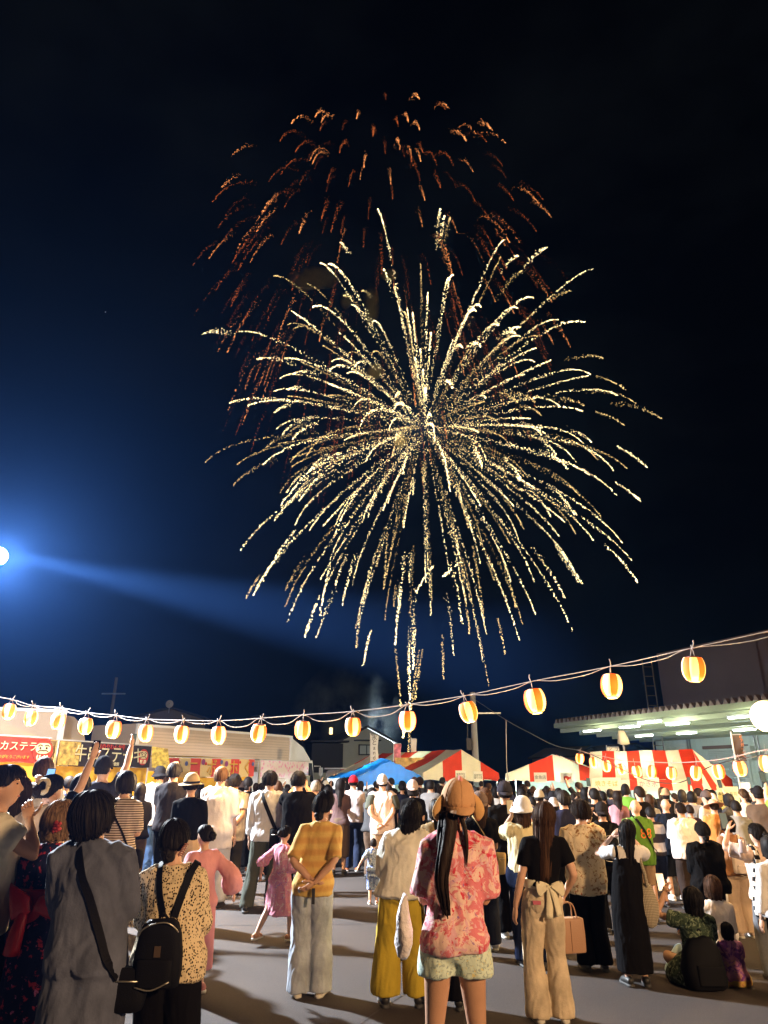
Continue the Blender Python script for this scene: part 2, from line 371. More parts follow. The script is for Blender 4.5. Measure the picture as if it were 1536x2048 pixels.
def person(label, px, top, D, yaw=0., sex='f', arms=('down', 'down'), stance=.095, legs=None, skin='light', hair=('short', 0, .02, 'black'), shirt=None, bottom=None, shoes=(.03, .03, .03),
           hat=None, look=(14, 0), near=1, seated=False, lean=0., group=None, face=False, seed=0, deco=None, Hfix=None, cat='person', fringe=50, bulk=1.):
    p = P(px, top, D); H = (Hfix or p.z)
    hat_h = {'cap': .012, 'bucket': .02, 'straw': .035, 'wide': .03, 'animal': .02}.get(hat[0] if hat else '', 0.)
    s = (H - hat_h) / (1.70 + hair[2] if not seated else 1.0 + hair[2])
    root_loc = (p.x * (.975 if p.x > .9 else 1.) - lean * (H - .86 * H / 1.72), D, 0)
    vox = {2: .0115, 1: .017, 0: .027}[near]
    sg = {2: 20, 1: 14, 0: 8}[near]
    dz = -.74 if seated else 0.
    tab = [list(r) for r in (BODY_F if sex == 'f' else BODY_M)]
    for r in tab: r[1] *= bulk; r[2] *= bulk
    def bend(V):
        V = np.array(V, float); V[:, 2] += dz; h = np.clip(V[:, 2] - (.86 + dz), 0, None); V[:, 0] += lean * h; return V
    sw = .148 if sex == 'f' else .172
    # arms
    A = []
    for sd, ps in ((-1, arms[0]), (1, arms[1])):
        T, pole = ARM[ps] if isinstance(ps, str) else (ps if len(ps) == 2 else (ps, (.8, -.2, -1)))
        T = np.array(T, float) * (sd, 1, 1); pole = np.array(pole, float) * (sd, 1, 1)
        if isinstance(ps, str) and ps == 'behind' and sd < 0: T = T + (.0, .03, .03)
        S = np.array((sd * sw, -.008, 1.365 if sex == 'f' else 1.378))
        E, Wp = ik(S, T, .285, .245, pole)
        A.append((S, E, Wp))
    hp = head_rot(R(look[0]), R(look[1])); piv = np.array([0, -.005, 1.49])
    def hd(V): return (np.asarray(V) - piv) @ hp.T + piv
    hc = hd(HC[None])[0]
    mb = MB(); rr = rings_from(tab, sg + 8, 1)
    mb.add(*loft(rr))
    # head: skull, jaw, nose, ears
    ph = np.linspace(.06, np.pi - .06, 12); hr = []
    for f in ph:
        z = math.cos(f); w = math.sin(f); jaw = max(0, -z)
        hr.append(ellring(HC[2] + HR[2] * z, HR[0] * w * (1 - .16 * jaw), HR[1] * w * (1 - .12 * jaw), 0, HC[1] + .018 * jaw, sg + 4, 2.1))
    hv, hf = loft(hr); mb.add(hd(hv), hf)
    nv, nf = tube([(0, HC[1] + .088, 1.60), (0, HC[1] + .103, 1.575), (0, HC[1] + .112, 1.56), (0, HC[1] + .09, 1.552)], [.008, .011, .014, .008], 8); mb.add(hd(nv), nf)
    if near:
        for sd in (-1, 1):
            ev, ef = tube([(sd * .077, .004, 1.612), (sd * .086, -.006, 1.605), (sd * .086, -.006, 1.58), (sd * .077, .004, 1.555)], [.008, .016, .014, .007], 8, 1); mb.add(hd(ev), ef)
    for S, E, Wp in A:
        k = 1. if sex == 'f' else 1.14
        mb.add(*tube([S + (S - E) * .0 + np.array((-np.sign(S[0]) * .03, 0, .0)), S, S * .55 + E * .45, E, E * .45 + Wp * .55, Wp, Wp + (Wp - E) / np.linalg.norm(Wp - E) * .02], np.array([.05, .052, .044, .037, .035, .025, .024]) * k, sg, 1))
    # legs
    Lg = []
    for q, sd in enumerate((-1, 1)):
        if seated:
            hip = np.array((sd * .09, .0, .87)); knee = np.array((sd * .20, .36, .97)); ank = np.array((sd * .04, .40, .80))
        else:
            an = legs[q] if legs else (sd * stance, -.02, .08)
            hip = np.array((sd * .085, 0, .86)); ank = np.array(an, float)
            knee, ank = ik(hip, ank, .40, .395, (sd * .05, 1, 0))
        Lg.append((hip, knee, ank))
        k = 1. if sex == 'f' else 1.03
        mb.add(*tube([hip, hip * .6 + knee * .4, knee, knee * .65 + ank * .35, ank, ank - (0, 0, .02)], np.array([.088, .078, .054, .053, .035, .036]) * k * bulk ** .5, sg, 1))
        toe = ank + np.array((sd * .02, .13, -.05)); heel = ank + np.array((0, -.04, -.045))
        mb.add(*tube([heel, ank + (0, .02, -.03), toe * .6 + ank * .4 + (0, 0, -.02), toe], [.028, .036, .034, .02], 10, 1, True, 1.0))
    V, F = mb.arr(); me = remesh(bend(V) * s, F, vox * s, 3)
    # hands are appended unremeshed so that the fingers stay apart
    if near:
        hb = MB(); ov, on = get_vn(me)
        polys = [tuple(pp.vertices) for pp in me.polygons]; hb.V = [ov]; hb.F = polys; hb.M = [0] * len(polys); hb.n = len(ov)
        for q, (S, E, Wp) in enumerate(A):
            d = Wp - E; sd = -1 if q == 0 else 1; ps = arms[q]
            if ps == 'behind': dd = d / np.linalg.norm(d) * .6 + np.array((-sd * .7, -.1, -.2)); nn = np.array((0, .6, .8)); cu = .55
            elif ps in ('phone', 'high', 'top'): dd = d / np.linalg.norm(d) * .5 + np.array((0, .1, .8)); nn = np.array((-sd * .8, -.5, 0)); cu = .6
            else: dd = d; nn = np.array((-sd, .2, 0)); cu = .38
            hv, hf = hand(Wp, dd, nn, 1., cu, near); hb.add(bend(hv) * s, hf)
        nm = hb.arr(); bpy.data.meshes.remove(me); me = mesh_np('person', *nm)
    me.name = 'person'; me.materials.clear(); me.materials.append(SKIN[skin])
    root = link('person', me); root.location = root_loc; root.rotation_euler = (0, 0, R(yaw))
    root['label'] = label; root['category'] = cat
    if group: root['group'] = group
    # ---- garments
    def garment(name, V, F, m, amp=.006, fr=(36, 36, 13), vx=None, it=5, lab=None, raw=False):
        me = remesh(bend(V) * s if not raw else V, F, (vx or vox * 1.02) * s, it)
        v, n = get_vn(me); sd = seed * .37 + len(name)
        v0 = v; v = v + .035 * s * np.c_[wnoise(v * 9 / s, 0, sd), wnoise(v * 9 / s, 1, sd), wnoise(v * 9 / s, 2, sd)]
        big = wnoise(v * np.array(fr) * .45 / s, 0, sd); fine = wnoise(v * np.array(fr) * 1.9 / s, 1, sd)
        ridge = 1 - 2 * np.abs(wnoise(v * np.array(fr) * .8 / s, 2, sd)); ridge = np.clip(ridge, -.6, 1)
        set_v(me, v0 + n * (amp * s * (.7 * big + .2 * fine + .4 * ridge))[:, None])
        me.name = name; me.materials.clear(); me.materials.append(m)
        o = link(name, me, root)
        if lab: o['label'] = lab
        return o
    def sleeve(mbb, q, frac, r0, r1, puff=0.):
        S, E, Wp = A[q]; sd = -1 if q == 0 else 1
        L1, L2 = .285, .245; tot = frac * (L1 + L2)
        pts = [S + np.array((-sd * .05, 0, -.01)), S + np.array((-sd * .005, 0, .0))]; rad = [r0 * .9, r0]
        if tot <= L1:
            e = S + (E - S) * tot / L1; pts += [S * .5 + e * .5, e]; rad += [(r0 + r1) / 2 + puff, r1]
        else:
            e = E + (Wp - E) * (tot - L1) / L2; pts += [S * .5 + E * .5, E, E * .5 + e * .5, e]; rad += [r0 * .93 + puff * .5, (r0 + r1) / 2 + puff * .5, r1 * 1.05 + puff, r1]
        mbb.add(*tube(pts, rad, sg + 2, 1))
    if shirt:
        g = dict(fit=.02, hem=.86, sl=.4, r0=.075, r1=.075, flare=.0, col=.0, m=None, amp=.008, puff=0., blouse=False, name='shirt', lab=None, neck=.02, fr=(36, 36, 13)); g.update(shirt)
        f = g['fit']; t2 = []
        wmax = max(r[1] for r in tab if r[0] > 1.15)
        for z, w, d, y in tab:
            if z > 1.47: continue
            if z < g['hem'] - .001: continue
            k = min(1., max(0., (1.40 - z) / .12)); ff = f * k + .012 * (1 - k) + (.014 if z < 1.0 else 0)
            ww = w + ff
            if z < 1.2: ww = max(ww, (wmax + f) * (.93 if g['fit'] > .02 else .80) + g['flare'] * max(0, 1.2 - z))
            dd = d + ff * .9 + (g['flare'] * max(0, 1.2 - z) * .8)
            if z < 1.2 and f > .03: dd = max(dd, .104 + f)
            if z > 1.43: ww, dd = w + g['neck'], d + g['neck']
            t2.append((z, ww, dd, y))
        base = t2[0]; lo = g['hem']; extra = []
        wl = max(base[1], (wmax + f) * (.93 if f > .02 else .86) + g['flare'] * max(0, 1.2 - lo)); dl = max(base[2], .112 + f * .8 + g['flare'] * max(0, 1.2 - lo) * .8)
        zz = base[0]
        while zz - .1 > lo:
            zz -= .1; k = (base[0] - zz) / max(1e-3, base[0] - lo); extra.insert(0, (zz, base[1] + (wl - base[1]) * k, base[2] + (dl - base[2]) * k, base[3] * (1 - k) - .005))
        if g['blouse']: t2 = [(lo, wl * .72, dl * .78, -.005), (lo + .03, wl * 1.02, dl * 1.02, -.005)] + [e for e in extra if e[0] > lo + .05] + [r for r in t2 if r[0] > lo + .06]
        else: t2 = [(lo, wl, dl, -.005)] + [e for e in extra if e[0] > lo + .03] + [r for r in t2 if r[0] > lo + .03]
        mb = MB(); mb.add(*loft(rings_from(t2, sg + 12, 2, 2.4)))
        if g['sl'] > 0:
            for q in (0, 1): sleeve(mb, q, g['sl'], g['r0'], g['r1'], g['puff'])
        if g['col']:
            mb.add(*loft([ellring(1.405, .078, .07, 0, -.012, 20), ellring(1.44, .073, .068, 0, -.012, 20), ellring(1.452 + g['col'], .068, .066, 0, -.010, 20)]))
        V, F = mb.arr(); garment(g['name'], V, F, g['m'], g['amp'], g['fr'], lab=g['lab'])
    if bottom:
        b = dict(kind='trousers', hip=.010, rk=.075, rh=.07, hem=.06, waist=1.02, m=None, amp=.006, w=.25, name=None, lab=None, fr=(42, 42, 8)); b.update(bottom)
        if shirt and b['kind'] == 'trousers' and 'waist' not in bottom and shirt.get('hem', .86) < .90: b['waist'] = .95
        mb = MB(); h = b['hip']
        if seated:
            if b['kind'] == 'skirt':
                mb.add(*loft(rings_from([(.755, .31, .30, .12), (.84, .32, .31, .12), (.97, .25, .25, .08), (1.08, .17, .14, 0.)], 30, 2)))
            else:
                for hip, knee, ank in Lg: mb.add(*tube([hip + (0, -.03, 0), hip * .5 + knee * .5, knee, knee * .5 + ank * .5, ank], [.12, .105, .085, .08, .07], sg, 1))
                mb.add(*loft(rings_from([(.76, .17, .14, 0), (.85, .19, .15, 0), (1.0, .17, .125, 0)], 30, 1)))
        elif b['kind'] == 'trousers':
            mb.add(*loft(rings_from([(r[0], r[1] + h + .01, r[2] + h + .01, r[3]) for r in tab if r[0] < b["waist"]] + [(b['waist'], np.interp(b['waist'], [r[0] for r in tab], [r[1] for r in tab]) + h * .7 + .008, np.interp(b['waist'], [r[0] for r in tab], [r[2] for r in tab]) + h * .7 + .008, -.004)], sg + 10, 1)))
            for hip, knee, ank in Lg:
                pts = [hip + (0, -.006, .03), hip * .7 + knee * .3 + (0, -.008, 0), knee, knee * .5 + ank * .5, ank]; rad = [.098 + h, .092 + h * 1.2 + (b['rk'] - .075) * .4, b['rk'], b['rk'] * .45 + b['rh'] * .55, b['rh']]
                pr = catmull(np.c_[np.array(pts), rad], 2); cut = pr[:, 2] >= b['hem']; pr = pr[cut] if cut.sum() > 3 else pr
                end = pr[-1].copy(); end[2] = min(end[2], b['hem']); pr = np.vstack([pr, end]) if end[2] < pr[-1, 2] - .005 else pr
                mb.add(*tube(pr[:, :3], pr[:, 3], sg + 2))
        else:
            wz = b['waist']; ww = np.interp(wz, [r[0] for r in tab], [r[1] for r in tab]) + .015; wd = np.interp(wz, [r[0] for r in tab], [r[2] for r in tab]) + .015
            tabs = [(b['hem'], b['w'], b['w'] * .86, 0.), (b['hem'] * .6 + wz * .4, b['w'] * .55 + .09, (b['w'] * .55 + .08) * .9, 0.), (min(wz - .03, .93), max(.19, ww), max(.145, wd), -.01), (wz, ww, wd, 0.)]
            mb.add(*loft(rings_from(tabs, sg + 16, 3, 2.1)))
        V, F = mb.arr(); garment(b['name'] or b['kind'], V, F, b['m'], b['amp'], b['fr'], lab=b['lab'])
    if shoes and not seated:
        for q, (hip, knee, ank) in enumerate(Lg):
            sd = -1 if q == 0 else 1; a0 = ank - (0, 0, .08); out = np.array((sd * .03, 0, 0)); sb = MB()
            up = [(a0 + out * t + (0, y, z)) for t, y, z in ((0, -.075, .05), (0, -.03, .055), (.5, .04, .05), (.8, .11, .035), (1, .155, .025))]
            v, f = tube(up, [.03, .044, .043, .040, .020], 12, 2); v[:, 2] = np.maximum(v[:, 2], a0[2] + .018); sb.add(v, f, 0)
            ring = np.array([(a0 + out * t + (x, y, 0)) for t, x, y in ((0, 0, -.112), (0, .038, -.07), (.5, .042, .03), (1, .046, .10), (1, .03, .165), (1, 0, .182), (1, -.03, .165), (.9, -.046, .10), (.5, -.036, .03), (0, -.038, -.07))])
            sb.add(*loft([ring + (0, 0, .002), ring + (0, 0, .012), ring + (0, 0, .026)]), mi=1)
            V, F = sb.arr(); me = mesh_np('shoe', bend(V) * s, F, [mat('shoe_%d%d%d' % tuple(int(c * 99) for c in shoes), shoes, .5, bump=.1), mat('sole_%d' % (1 if sum(shoes) > .5 else 0), (.6, .58, .52) if sum(shoes) > .5 else (.05, .05, .05), .7)], sb.M)
            link('shoe', me, root)
    # ---- hair, hats, faces
    tiltc = hc
    if hair[0] != 'bald':
        st, L, vol, cl = hair[:4]; extra = []; kind = hair[4] if len(hair) > 4 else ''
        if kind in ('bun', 'lowbun', 'pony', 'top'):
            bz = {'bun': (0, -.115, 1.62), 'lowbun': (0, -.10, 1.53), 'pony': (0, -.105, 1.60), 'top': (0, -.05, 1.72)}[kind]
            bc = hd(np.array([bz]))[0]
            if kind != 'pony':
                ph = np.linspace(.05, np.pi - .05, 12); ang = np.linspace(0, 2 * np.pi, 28, endpoint=False)
                rg = [[bc + np.array((.046 * math.sin(f) * math.cos(t), .04 * math.cos(f), .05 * math.sin(f) * math.sin(t))) * (1 + .09 * math.sin(5 * t + 3 * f)) for t in ang] for f in ph]; extra.append(loft(rg))
            else:
                extra.append(tube([bc + (0, .03, 0), bc + (0, -.03, .0), bc + (0, -.055, -.08), bc + (0, -.05, -.2), bc + (0, -.03, -.30)], [.02, .032, .036, .026, .006], 12, 2))
        V, F = hair_mesh(st, L, vol, hp, tiltc, seed * 7 + 3, near, fringe, extra)
        me = mesh_np('hair', bend(V) * s, F, [HAIR[cl]]); link('hair', me, root)
    if face:
        for sd in (-1, 1):
            fb = MB(); v, f = tube([(sd * .030, HC[1] + .083, 1.597), (sd * .030, HC[1] + .090, 1.597)], [.012, .009], 10); v[:, 2] = 1.597 + (v[:, 2] - 1.597) * .55; fb.add(hd(v), f)
            eo = link('eye', mesh_np('eye', bend(fb.arr()[0]) * s, fb.arr()[1], [EYE]), root)
            v, f = tube([(sd * .016, HC[1] + .090, 1.620), (sd * .032, HC[1] + .088, 1.625), (sd * .048, HC[1] + .076, 1.619)], [.003, .0045, .002], 6); link('eyebrow', mesh_np('eyebrow', bend(hd(v)) * s, f, [EYE]), root)
        v, f = tube([(-.022, HC[1] + .078, 1.526), (0, HC[1] + .087, 1.524), (.022, HC[1] + .078, 1.526)], [.003, .0065, .003], 8, 1); link('lips', mesh_np('lips', bend(hd(v)) * s, f, [LIP]), root)
    if hat:
        hk, hm, back = hat[0], hat[1], (hat[2] if len(hat) > 2 else 0.)
        mb = MB(); na = 40; a = np.linspace(0, 2 * np.pi, na, endpoint=False); hv = hair[2] if hair[0] != 'bald' else .006
        rx, ry, rz = HR + max(hv, .012) + .009
        def dome(pe, pw=1.):
            out = []
            for f in np.linspace(.03, 1, 10) * pe:
                w = math.sin(f) ** pw; out.append(np.c_[rx * w * np.sin(a), -ry * w * np.cos(a), np.full(na, rz * math.cos(f))])
            return out
        pe = {'cap': R(86), 'bucket': R(80), 'straw': R(84), 'wide': R(82), 'animal': R(92)}[hk]
        rg = dome(pe, .72 if hk in ('straw', 'bucket') else .9)
        base = rg[-1]; z0 = base[0, 2]
        if hk in ('bucket', 'straw', 'wide'):
            w, dr = {'bucket': (.048, -.05), 'straw': (.06, -.01), 'wide': (.10, -.012)}[hk]
            for k in (.35, .7, 1.): rg.append(np.c_[base[:, 0] + np.sin(a) * w * k, base[:, 1] - np.cos(a) * w * k, z0 + dr * k + np.sin(a * 2) * .006 * k])
            inner = [r * np.array((.965, .965, 1)) - (0, 0, .004) for r in rg[::-1]]; rg2 = rg + inner
            mb.add(*loft(rg2))
        else:
            rg2 = rg + [base * (.95, .95, 1) - (0, 0, .004)]; mb.add(*loft(rg2))
            # peak of the cap, forward
            sgn = -1 if back else 1
            fr = np.linspace(-.95, .95, 11); o = [(math.sin(t) * rx * .98, sgn * math.cos(t) * ry * .98, z0 + .004) for t in fr]; q = [(math.sin(t) * rx * .98, sgn * (math.cos(t) * ry + .075 * math.cos(t * 1.5)), z0 - .014 - .012 * math.cos(t * 1.5)) for t in fr]
            n0 = len(o); V = np.array(o + q + [(x, y, z - .006) for x, y, z in o] + [(x, y, z - .006) for x, y, z in q])
            F = [(i, i + 1, n0 + i + 1, n0 + i) for i in range(n0 - 1)] + [(2 * n0 + i + 1, 2 * n0 + i, 3 * n0 + i, 3 * n0 + i + 1) for i in range(n0 - 1)] + [(n0 + i, n0 + i + 1, 3 * n0 + i + 1, 3 * n0 + i) for i in range(n0 - 1)]
            mb.add(V, F)
            mb.lathe([(.001, .009), (.008, .006), (.009, 0)], 8, (0, 0, rz - .004))
            for k in range(6):      # panel seams
                t0 = k * math.pi / 3; mb.tube([(rx * 1.006 * math.sin(f) ** .9 * math.sin(t0), -ry * 1.006 * math.sin(f) ** .9 * math.cos(t0), rz * 1.004 * math.cos(f)) for f in np.linspace(.1, pe, 8)], .0018, 4)
        V, F = mb.arr(); tl = head_rot(R(-10 if hk != 'wide' else -34), 0)
        V = (V @ tl.T + (0, 0, .012)) @ hp.T + tiltc
        ho = link('hat', mesh_np('hat', bend(V) * s, F, [hm]), root)
        if hk == 'straw':
            band = loft([base * (1.012, 1.012, 1) + (0, 0, .002), base * (1.015, 1.015, 1) + (0, 0, .028)], False); v = (np.array(band[0]) @ tl.T + (0, 0, .012)) @ hp.T + tiltc
            link('hat_band', mesh_np('hat_band', bend(v) * s, band[1], [cloth((.02, .025, .06))]), ho)
        if hk == 'animal':
            for sd in (-1, 1):
                v, f = tube([(sd * .075, -.01, .07), (sd * .10, -.03, .03), (sd * .125, -.04, -.03), (sd * .115, -.035, -.075)], [.012, .03, .034, .014], 12, 2); v[:, 1] = -.03 + (v[:, 1] + .03) * .4
                v = (v @ tl.T) @ hp.T + tiltc; link('ear_flap', mesh_np('ear_flap', bend(v) * s, f, [cloth((.62, .36, .15))]), ho)
            v, f = tube([(0, -.05, .128), (.004, -.04, .155), (-.003, -.02, .17)], [.016, .013, .004], 8, 1); v = (v @ tl.T) @ hp.T + tiltc; link('horn', mesh_np('horn', bend(v) * s, f, [cloth((.75, .30, .27))]), ho)
            v, f = tube([(math.sin(t) * .048, -ry * .985 + .004, -.045 + .045 * math.cos(t)) for t in np.linspace(-1.5, 1.5, 9)], .004, 6); v = (v @ tl.T) @ hp.T + tiltc; link('strap_opening', mesh_np('strap_opening', bend(v) * s, f, [cloth((.45, .25, .13))]), ho)
    M = Matrix.Translation(root_loc) @ Matrix.Rotation(R(yaw), 4, 'Z')
    root['_'] = 0; del root['_']
    info = dict(root=root, M=M, s=s, bend=lambda v: bend(np.atleast_2d(v)) * s, hands=[M @ Vector((bend(np.array([Wp]))[0] * s)) for S, E, Wp in A], label=label, az=p.x / D, D=D)
    return info
# ------------------------------------------------------------------ ground
def asphalt():
    n = NT('asphalt', .82, 0.)
    a = n.noise(.35, 6, rough=.6).outputs['Fac']; f = n.noise(160, 3).outputs['Fac']; st = n.noise(1.7, 7, rough=.7, dist=.6).outputs['Fac']
    c = n.ramp(a, [(.3, (.050, .041, .038)), (.7, (.074, .062, .057))])
    c = n.mix(n.math('MULTIPLY', n.math('GREATER_THAN', f, .58), .5), c, (.15, .137, .13))
    c = n.mix(n.math('MULTIPLY', n.math('LESS_THAN', f, .42), .45), c, (.04, .036, .034))
    m2 = n.noise(26, 4, rough=.7).outputs['Fac']; c = n.mix(n.math('MULTIPLY', n.math('SUBTRACT', m2, .38), 1.1), c, (.045, .038, .036))
    sm = n.ramp(st, [(.60, (0, 0, 0)), (.70, (1, 1, 1))])
    c = n.mix(n.math('MULTIPLY', sm, .35), c, (.05, .044, .042))
    return n.out(c, .55, 220)
mb = MB(); mb.add([(-400, -60, 0), (400, -60, 0), (400, 500, 0), (-400, 500, 0)], [(0, 1, 2, 3)])
mb.build('ground', asphalt(), kind='structure')
crack = MB()
for k, (x0, y0, x1, y1) in enumerate(((-6, 9.6, 7, 10.4), (-1.6, 3, 2.6, 12.5))):
    r = np.random.default_rng(k); q = np.linspace(0, 1, 26); xs = x0 + (x1 - x0) * q + r.normal(0, .02, 26); ys = y0 + (y1 - y0) * q + r.normal(0, .03, 26)
    d = np.array((-(y1 - y0), x1 - x0)); d = d / np.linalg.norm(d); w = .006 + .003 * r.random(26)
    V = np.concatenate([np.c_[xs + d[0] * w, ys + d[1] * w, np.full(26, .004)], np.c_[xs - d[0] * w, ys - d[1] * w, np.full(26, .004)]])
    crack.add(V, [(i, i + 26, i + 27, i + 1) for i in range(25)])
crack.build('pavement_seams', mat('tar', (.03, .028, .028), .6), kind='structure')

# ------------------------------------------------------------------ helpers for set pieces placed along a baseline
def frame2(A, B):
    """matrix at A with local x towards B (horizontal), local y away from the camera, local z up"""
    A, B = Vector((A[0], A[1], 0)), Vector((B[0], B[1], 0)); x = (B - A); L = x.length; x.normalize(); y = Vector((-x.y, x.x, 0))
    return Matrix(((x.x, y.x, 0, A.x), (x.y, y.y, 0, A.y), (0, 0, 1, 0), (0, 0, 0, 1))), L
def root_at(name, M, **kw):
    o = bpy.data.objects.new(name, None); COL.objects.link(o); o.matrix_world = M; o.empty_display_size = .3
    for k, v in kw.items(): o[k] = v
    return o
UP = Vector((0, 0, 1))
def lum(name, col, es): return mat(name, (.05, .05, .05), .5, emit=col, es=es, sample=False)
STEEL = mat('galvanised', (.42, .43, .44), .4, .8); WHITEP = mat('white_paint', (.74, .73, .70), .45, bump=.05, bscale=8, var=.05); DARK = mat('dark_plastic', (.02, .02, .022), .5)
GLASS = mat('dark_glass', (.02, .023, .026), .08, spec=.6); RUBBER = mat('rubber', (.02, .02, .02), .85); ROPE = mat('white_rope', (.46, .40, .36), .8, bump=.3, bscale=300)
RUST = mat('chassis', (.05, .045, .04), .7)

# ------------------------------------------------------------------ trucks behind the stalls
def wheel_parts(root, x, y, r=.45, w=.28):
    wb = MB(); a = np.linspace(0, 2 * np.pi, 20, endpoint=False)
    prof = [(r * .62, 0), (r * .95, 0), (r, .03), (r, w - .03), (r * .95, w), (r * .62, w)]
    V = np.array([[(q * np.cos(t), d, q * np.sin(t)) for t in a] for q, d in prof]) + np.array((x, y, r))
    wb.add(V.reshape(-1, 3), [tuple(reversed(f)) for f in grid_faces(len(prof), 20, True)]); wh = wb.build('wheel', RUBBER, root, True)
    hb = MB(); V, F = loft([[(q * np.cos(t) + x, y + d, q * np.sin(t) + r) for t in a] for q, d in ((r * .62, .02), (r * .5, .06), (r * .2, .04))]); hb.add(V, F); hb.build('rim', STEEL, wh, True)
def truck(name, label, A, B, H, panel, rib=None, cab=None, post=None, dep=2.3, cabsign=1, seedlab=''):
    """box van seen from its long side; A to B is the visible side of the cargo box at ground level"""
    M, L = frame2(A, B); r = root_at(name, M, label=label, category='truck')
    z0 = .95
    mb = MB(); mb.box((L / 2, dep / 2, (z0 + H) / 2), (L, dep, H - z0)); mb.build('cargo_box', panel, r)
    if rib:        # horizontal corrugations, one strip each, proud of the side
        n = int((H - z0 - .25) / .11); st = MB(); st.box((L / 2, -.012, 0), (L - .3, .024, .07)); me = None
        for k in range(n):
            if me is None: o = st.build('rib', rib, r); me = o.data
            else: o = link('rib', me, r)
            o.location = (0, -.003, z0 + .2 + k * .11)
    for z in (z0 + .04, H - .04): tr = MB(); tr.box((L / 2, -.02, z), (L - .25, .05, .09)); tr.build('edge_rail', WHITEP, r)
    for x in (.06, L - .06):
        pb = MB(); pb.box((x, -.03, (z0 + H) / 2), (.16, .08, H - z0 - .002)); pb.build('corner_post', post or WHITEP, r)
    ch = MB(); ch.box((L / 2, dep / 2, .72), (L - .3, 1.0, .3)); ch.build('chassis', RUST, r)
    for x in (1.3, 2.4): wheel_parts(r, x if cabsign > 0 else L - x, .02)
    if cab:
        cl, chh = cab; x0 = L + .22; sd = [(0, .5), (cl, .5), (cl, 1.45), (cl - .22, chh), (0, chh)]
        mbc = MB(); n = len(sd); V = [(x0 + a, .08, b) for a, b in sd] + [(x0 + a, dep - .08, b) for a, b in sd]
        mbc.add(V, [tuple(range(n)), tuple(reversed(range(n, 2 * n)))] + [(i, i + n, (i + 1) % n + n, (i + 1) % n) for i in range(n)]); c = mbc.build('cab', WHITEP, r)
        d = [(0, chh), (0, H - .05), (.25, H - .15), (cl * .55, chh + (H - chh) * .55), (cl - .25, chh + .05), (cl - .25, chh)]; mbd = MB(); n = len(d); V = [(x0 + a, .2, b + .004) for a, b in d] + [(x0 + a, dep - .2, b + .004) for a, b in d]
        mbd.add(V, [tuple(reversed(range(n))), tuple(range(n, 2 * n))] + [(i, (i + 1) % n, (i + 1) % n + n, i + n) for i in range(n)]); mbd.build('wind_deflector', WHITEP, r)
        w = MB(); w.add([(x0 + .45, .07, 1.5), (x0 + cl - .08, .07, 1.5), (x0 + cl - .26, .07, chh - .12), (x0 + .45, .07, chh - .12)], [(0, 1, 2, 3)]); wo = w.build('side_window', GLASS, r)
        w = MB(); w.add([(x0 + cl + .004, .3, 1.5), (x0 + cl + .004, dep - .3, 1.5), (x0 + cl - .21, dep - .3, chh - .1), (x0 + cl - .21, .3, chh - .1)], [(0, 1, 2, 3)]); w.build('windscreen', GLASS, r)
        m = MB(); m.tube([(x0 + cl - .1, .05, 2.2), (x0 + cl + .12, -.16, 2.2), (x0 + cl + .14, -.18, 1.55), (x0 + cl - .05, .05, 1.5)], .018, 6); m.box((x0 + cl + .13, -.2, 1.95), (.10, .16, .36)); m.build('wing_mirror', WHITEP, r)
        hb = MB(); hb.box((x0 + .55, .06, 1.3), (.14, .03, .04)); hb.build('door_handle', DARK, r)
        h = MB(); h.box((x0 + cl, .4, .9), (.06, .34, .2)); h.build('headlight', mat('lens', (.7, .7, .68), .15), r)
        wheel_parts(r, x0 + cl * .55, .05)
    return r
BEIGE = mat('beige_panel', (.46, .37, .27), .55, bump=.04, bscale=3, var=.05, vscale=1.2)
CREAM = mat('cream_panel', (.48, .38, .28), .55, var=.06, vscale=2); RIBM = mat('cream_rib', (.58, .46, .34), .5, var=.04)
A = P(-330, 1404, 17.5); B = P(133, 1420, 20.1); truck('box_truck', 'plain beige box truck behind the red castella stall', A, B, B.z, BEIGE, None, None)
A = P(140, 1430, 20.6); B = P(200, 1437, 22); M, L = frame2(A, B)
r = root_at('tractor_cab', M, label='cream truck cab with curved roof fairing beside the plain beige box truck', category='truck')
H = A.z
mb = MB(); sd = [(0, .5), (L, .5), (L, 1.5), (L - .25, 2.35), (0, 2.35)]; n = 5; V = [(a, 0, b) for a, b in sd] + [(a, 2.1, b) for a, b in sd]
mb.add(V, [tuple(range(n)), tuple(reversed(range(n, 2 * n)))] + [(i, i + n, (i + 1) % n + n, (i + 1) % n) for i in range(n)]); mb.build('cab', BEIGE, r)
d = [(0, 2.4), (0, H), (.4, H - .02), (.9, H - .28), (L - .3, 2.62), (L - .12, 2.4)]; mb = MB(); n = len(d); V = [(a, .15, b) for a, b in d] + [(a, 1.95, b) for a, b in d]
mb.add(V, [tuple(reversed(range(n))), tuple(range(n, 2 * n))] + [(i, (i + 1) % n, (i + 1) % n + n, i + n) for i in range(n)]); mb.build('roof_fairing', BEIGE, r)
mb = MB(); mb.box((L - .1, -.12, 2.42), (1.2, .1, .05)); mb.build('sun_visor', DARK, r)
mb = MB(); mb.add([(.25, -.006, 1.5), (L - .12, -.006, 1.5), (L - .36, -.006, 2.2), (.25, -.006, 2.2)], [(0, 1, 2, 3)]); mb.build('side_window', GLASS, r); wheel_parts(r, L * .55, .02)
A = P(274, 1447, 25.5); B = P(583, 1472, 33.6); truck('box_truck', 'long ribbed cream box truck behind the skewer and pink stalls', A, B, A.z, CREAM, RIBM, (1.9, 2.45), None)

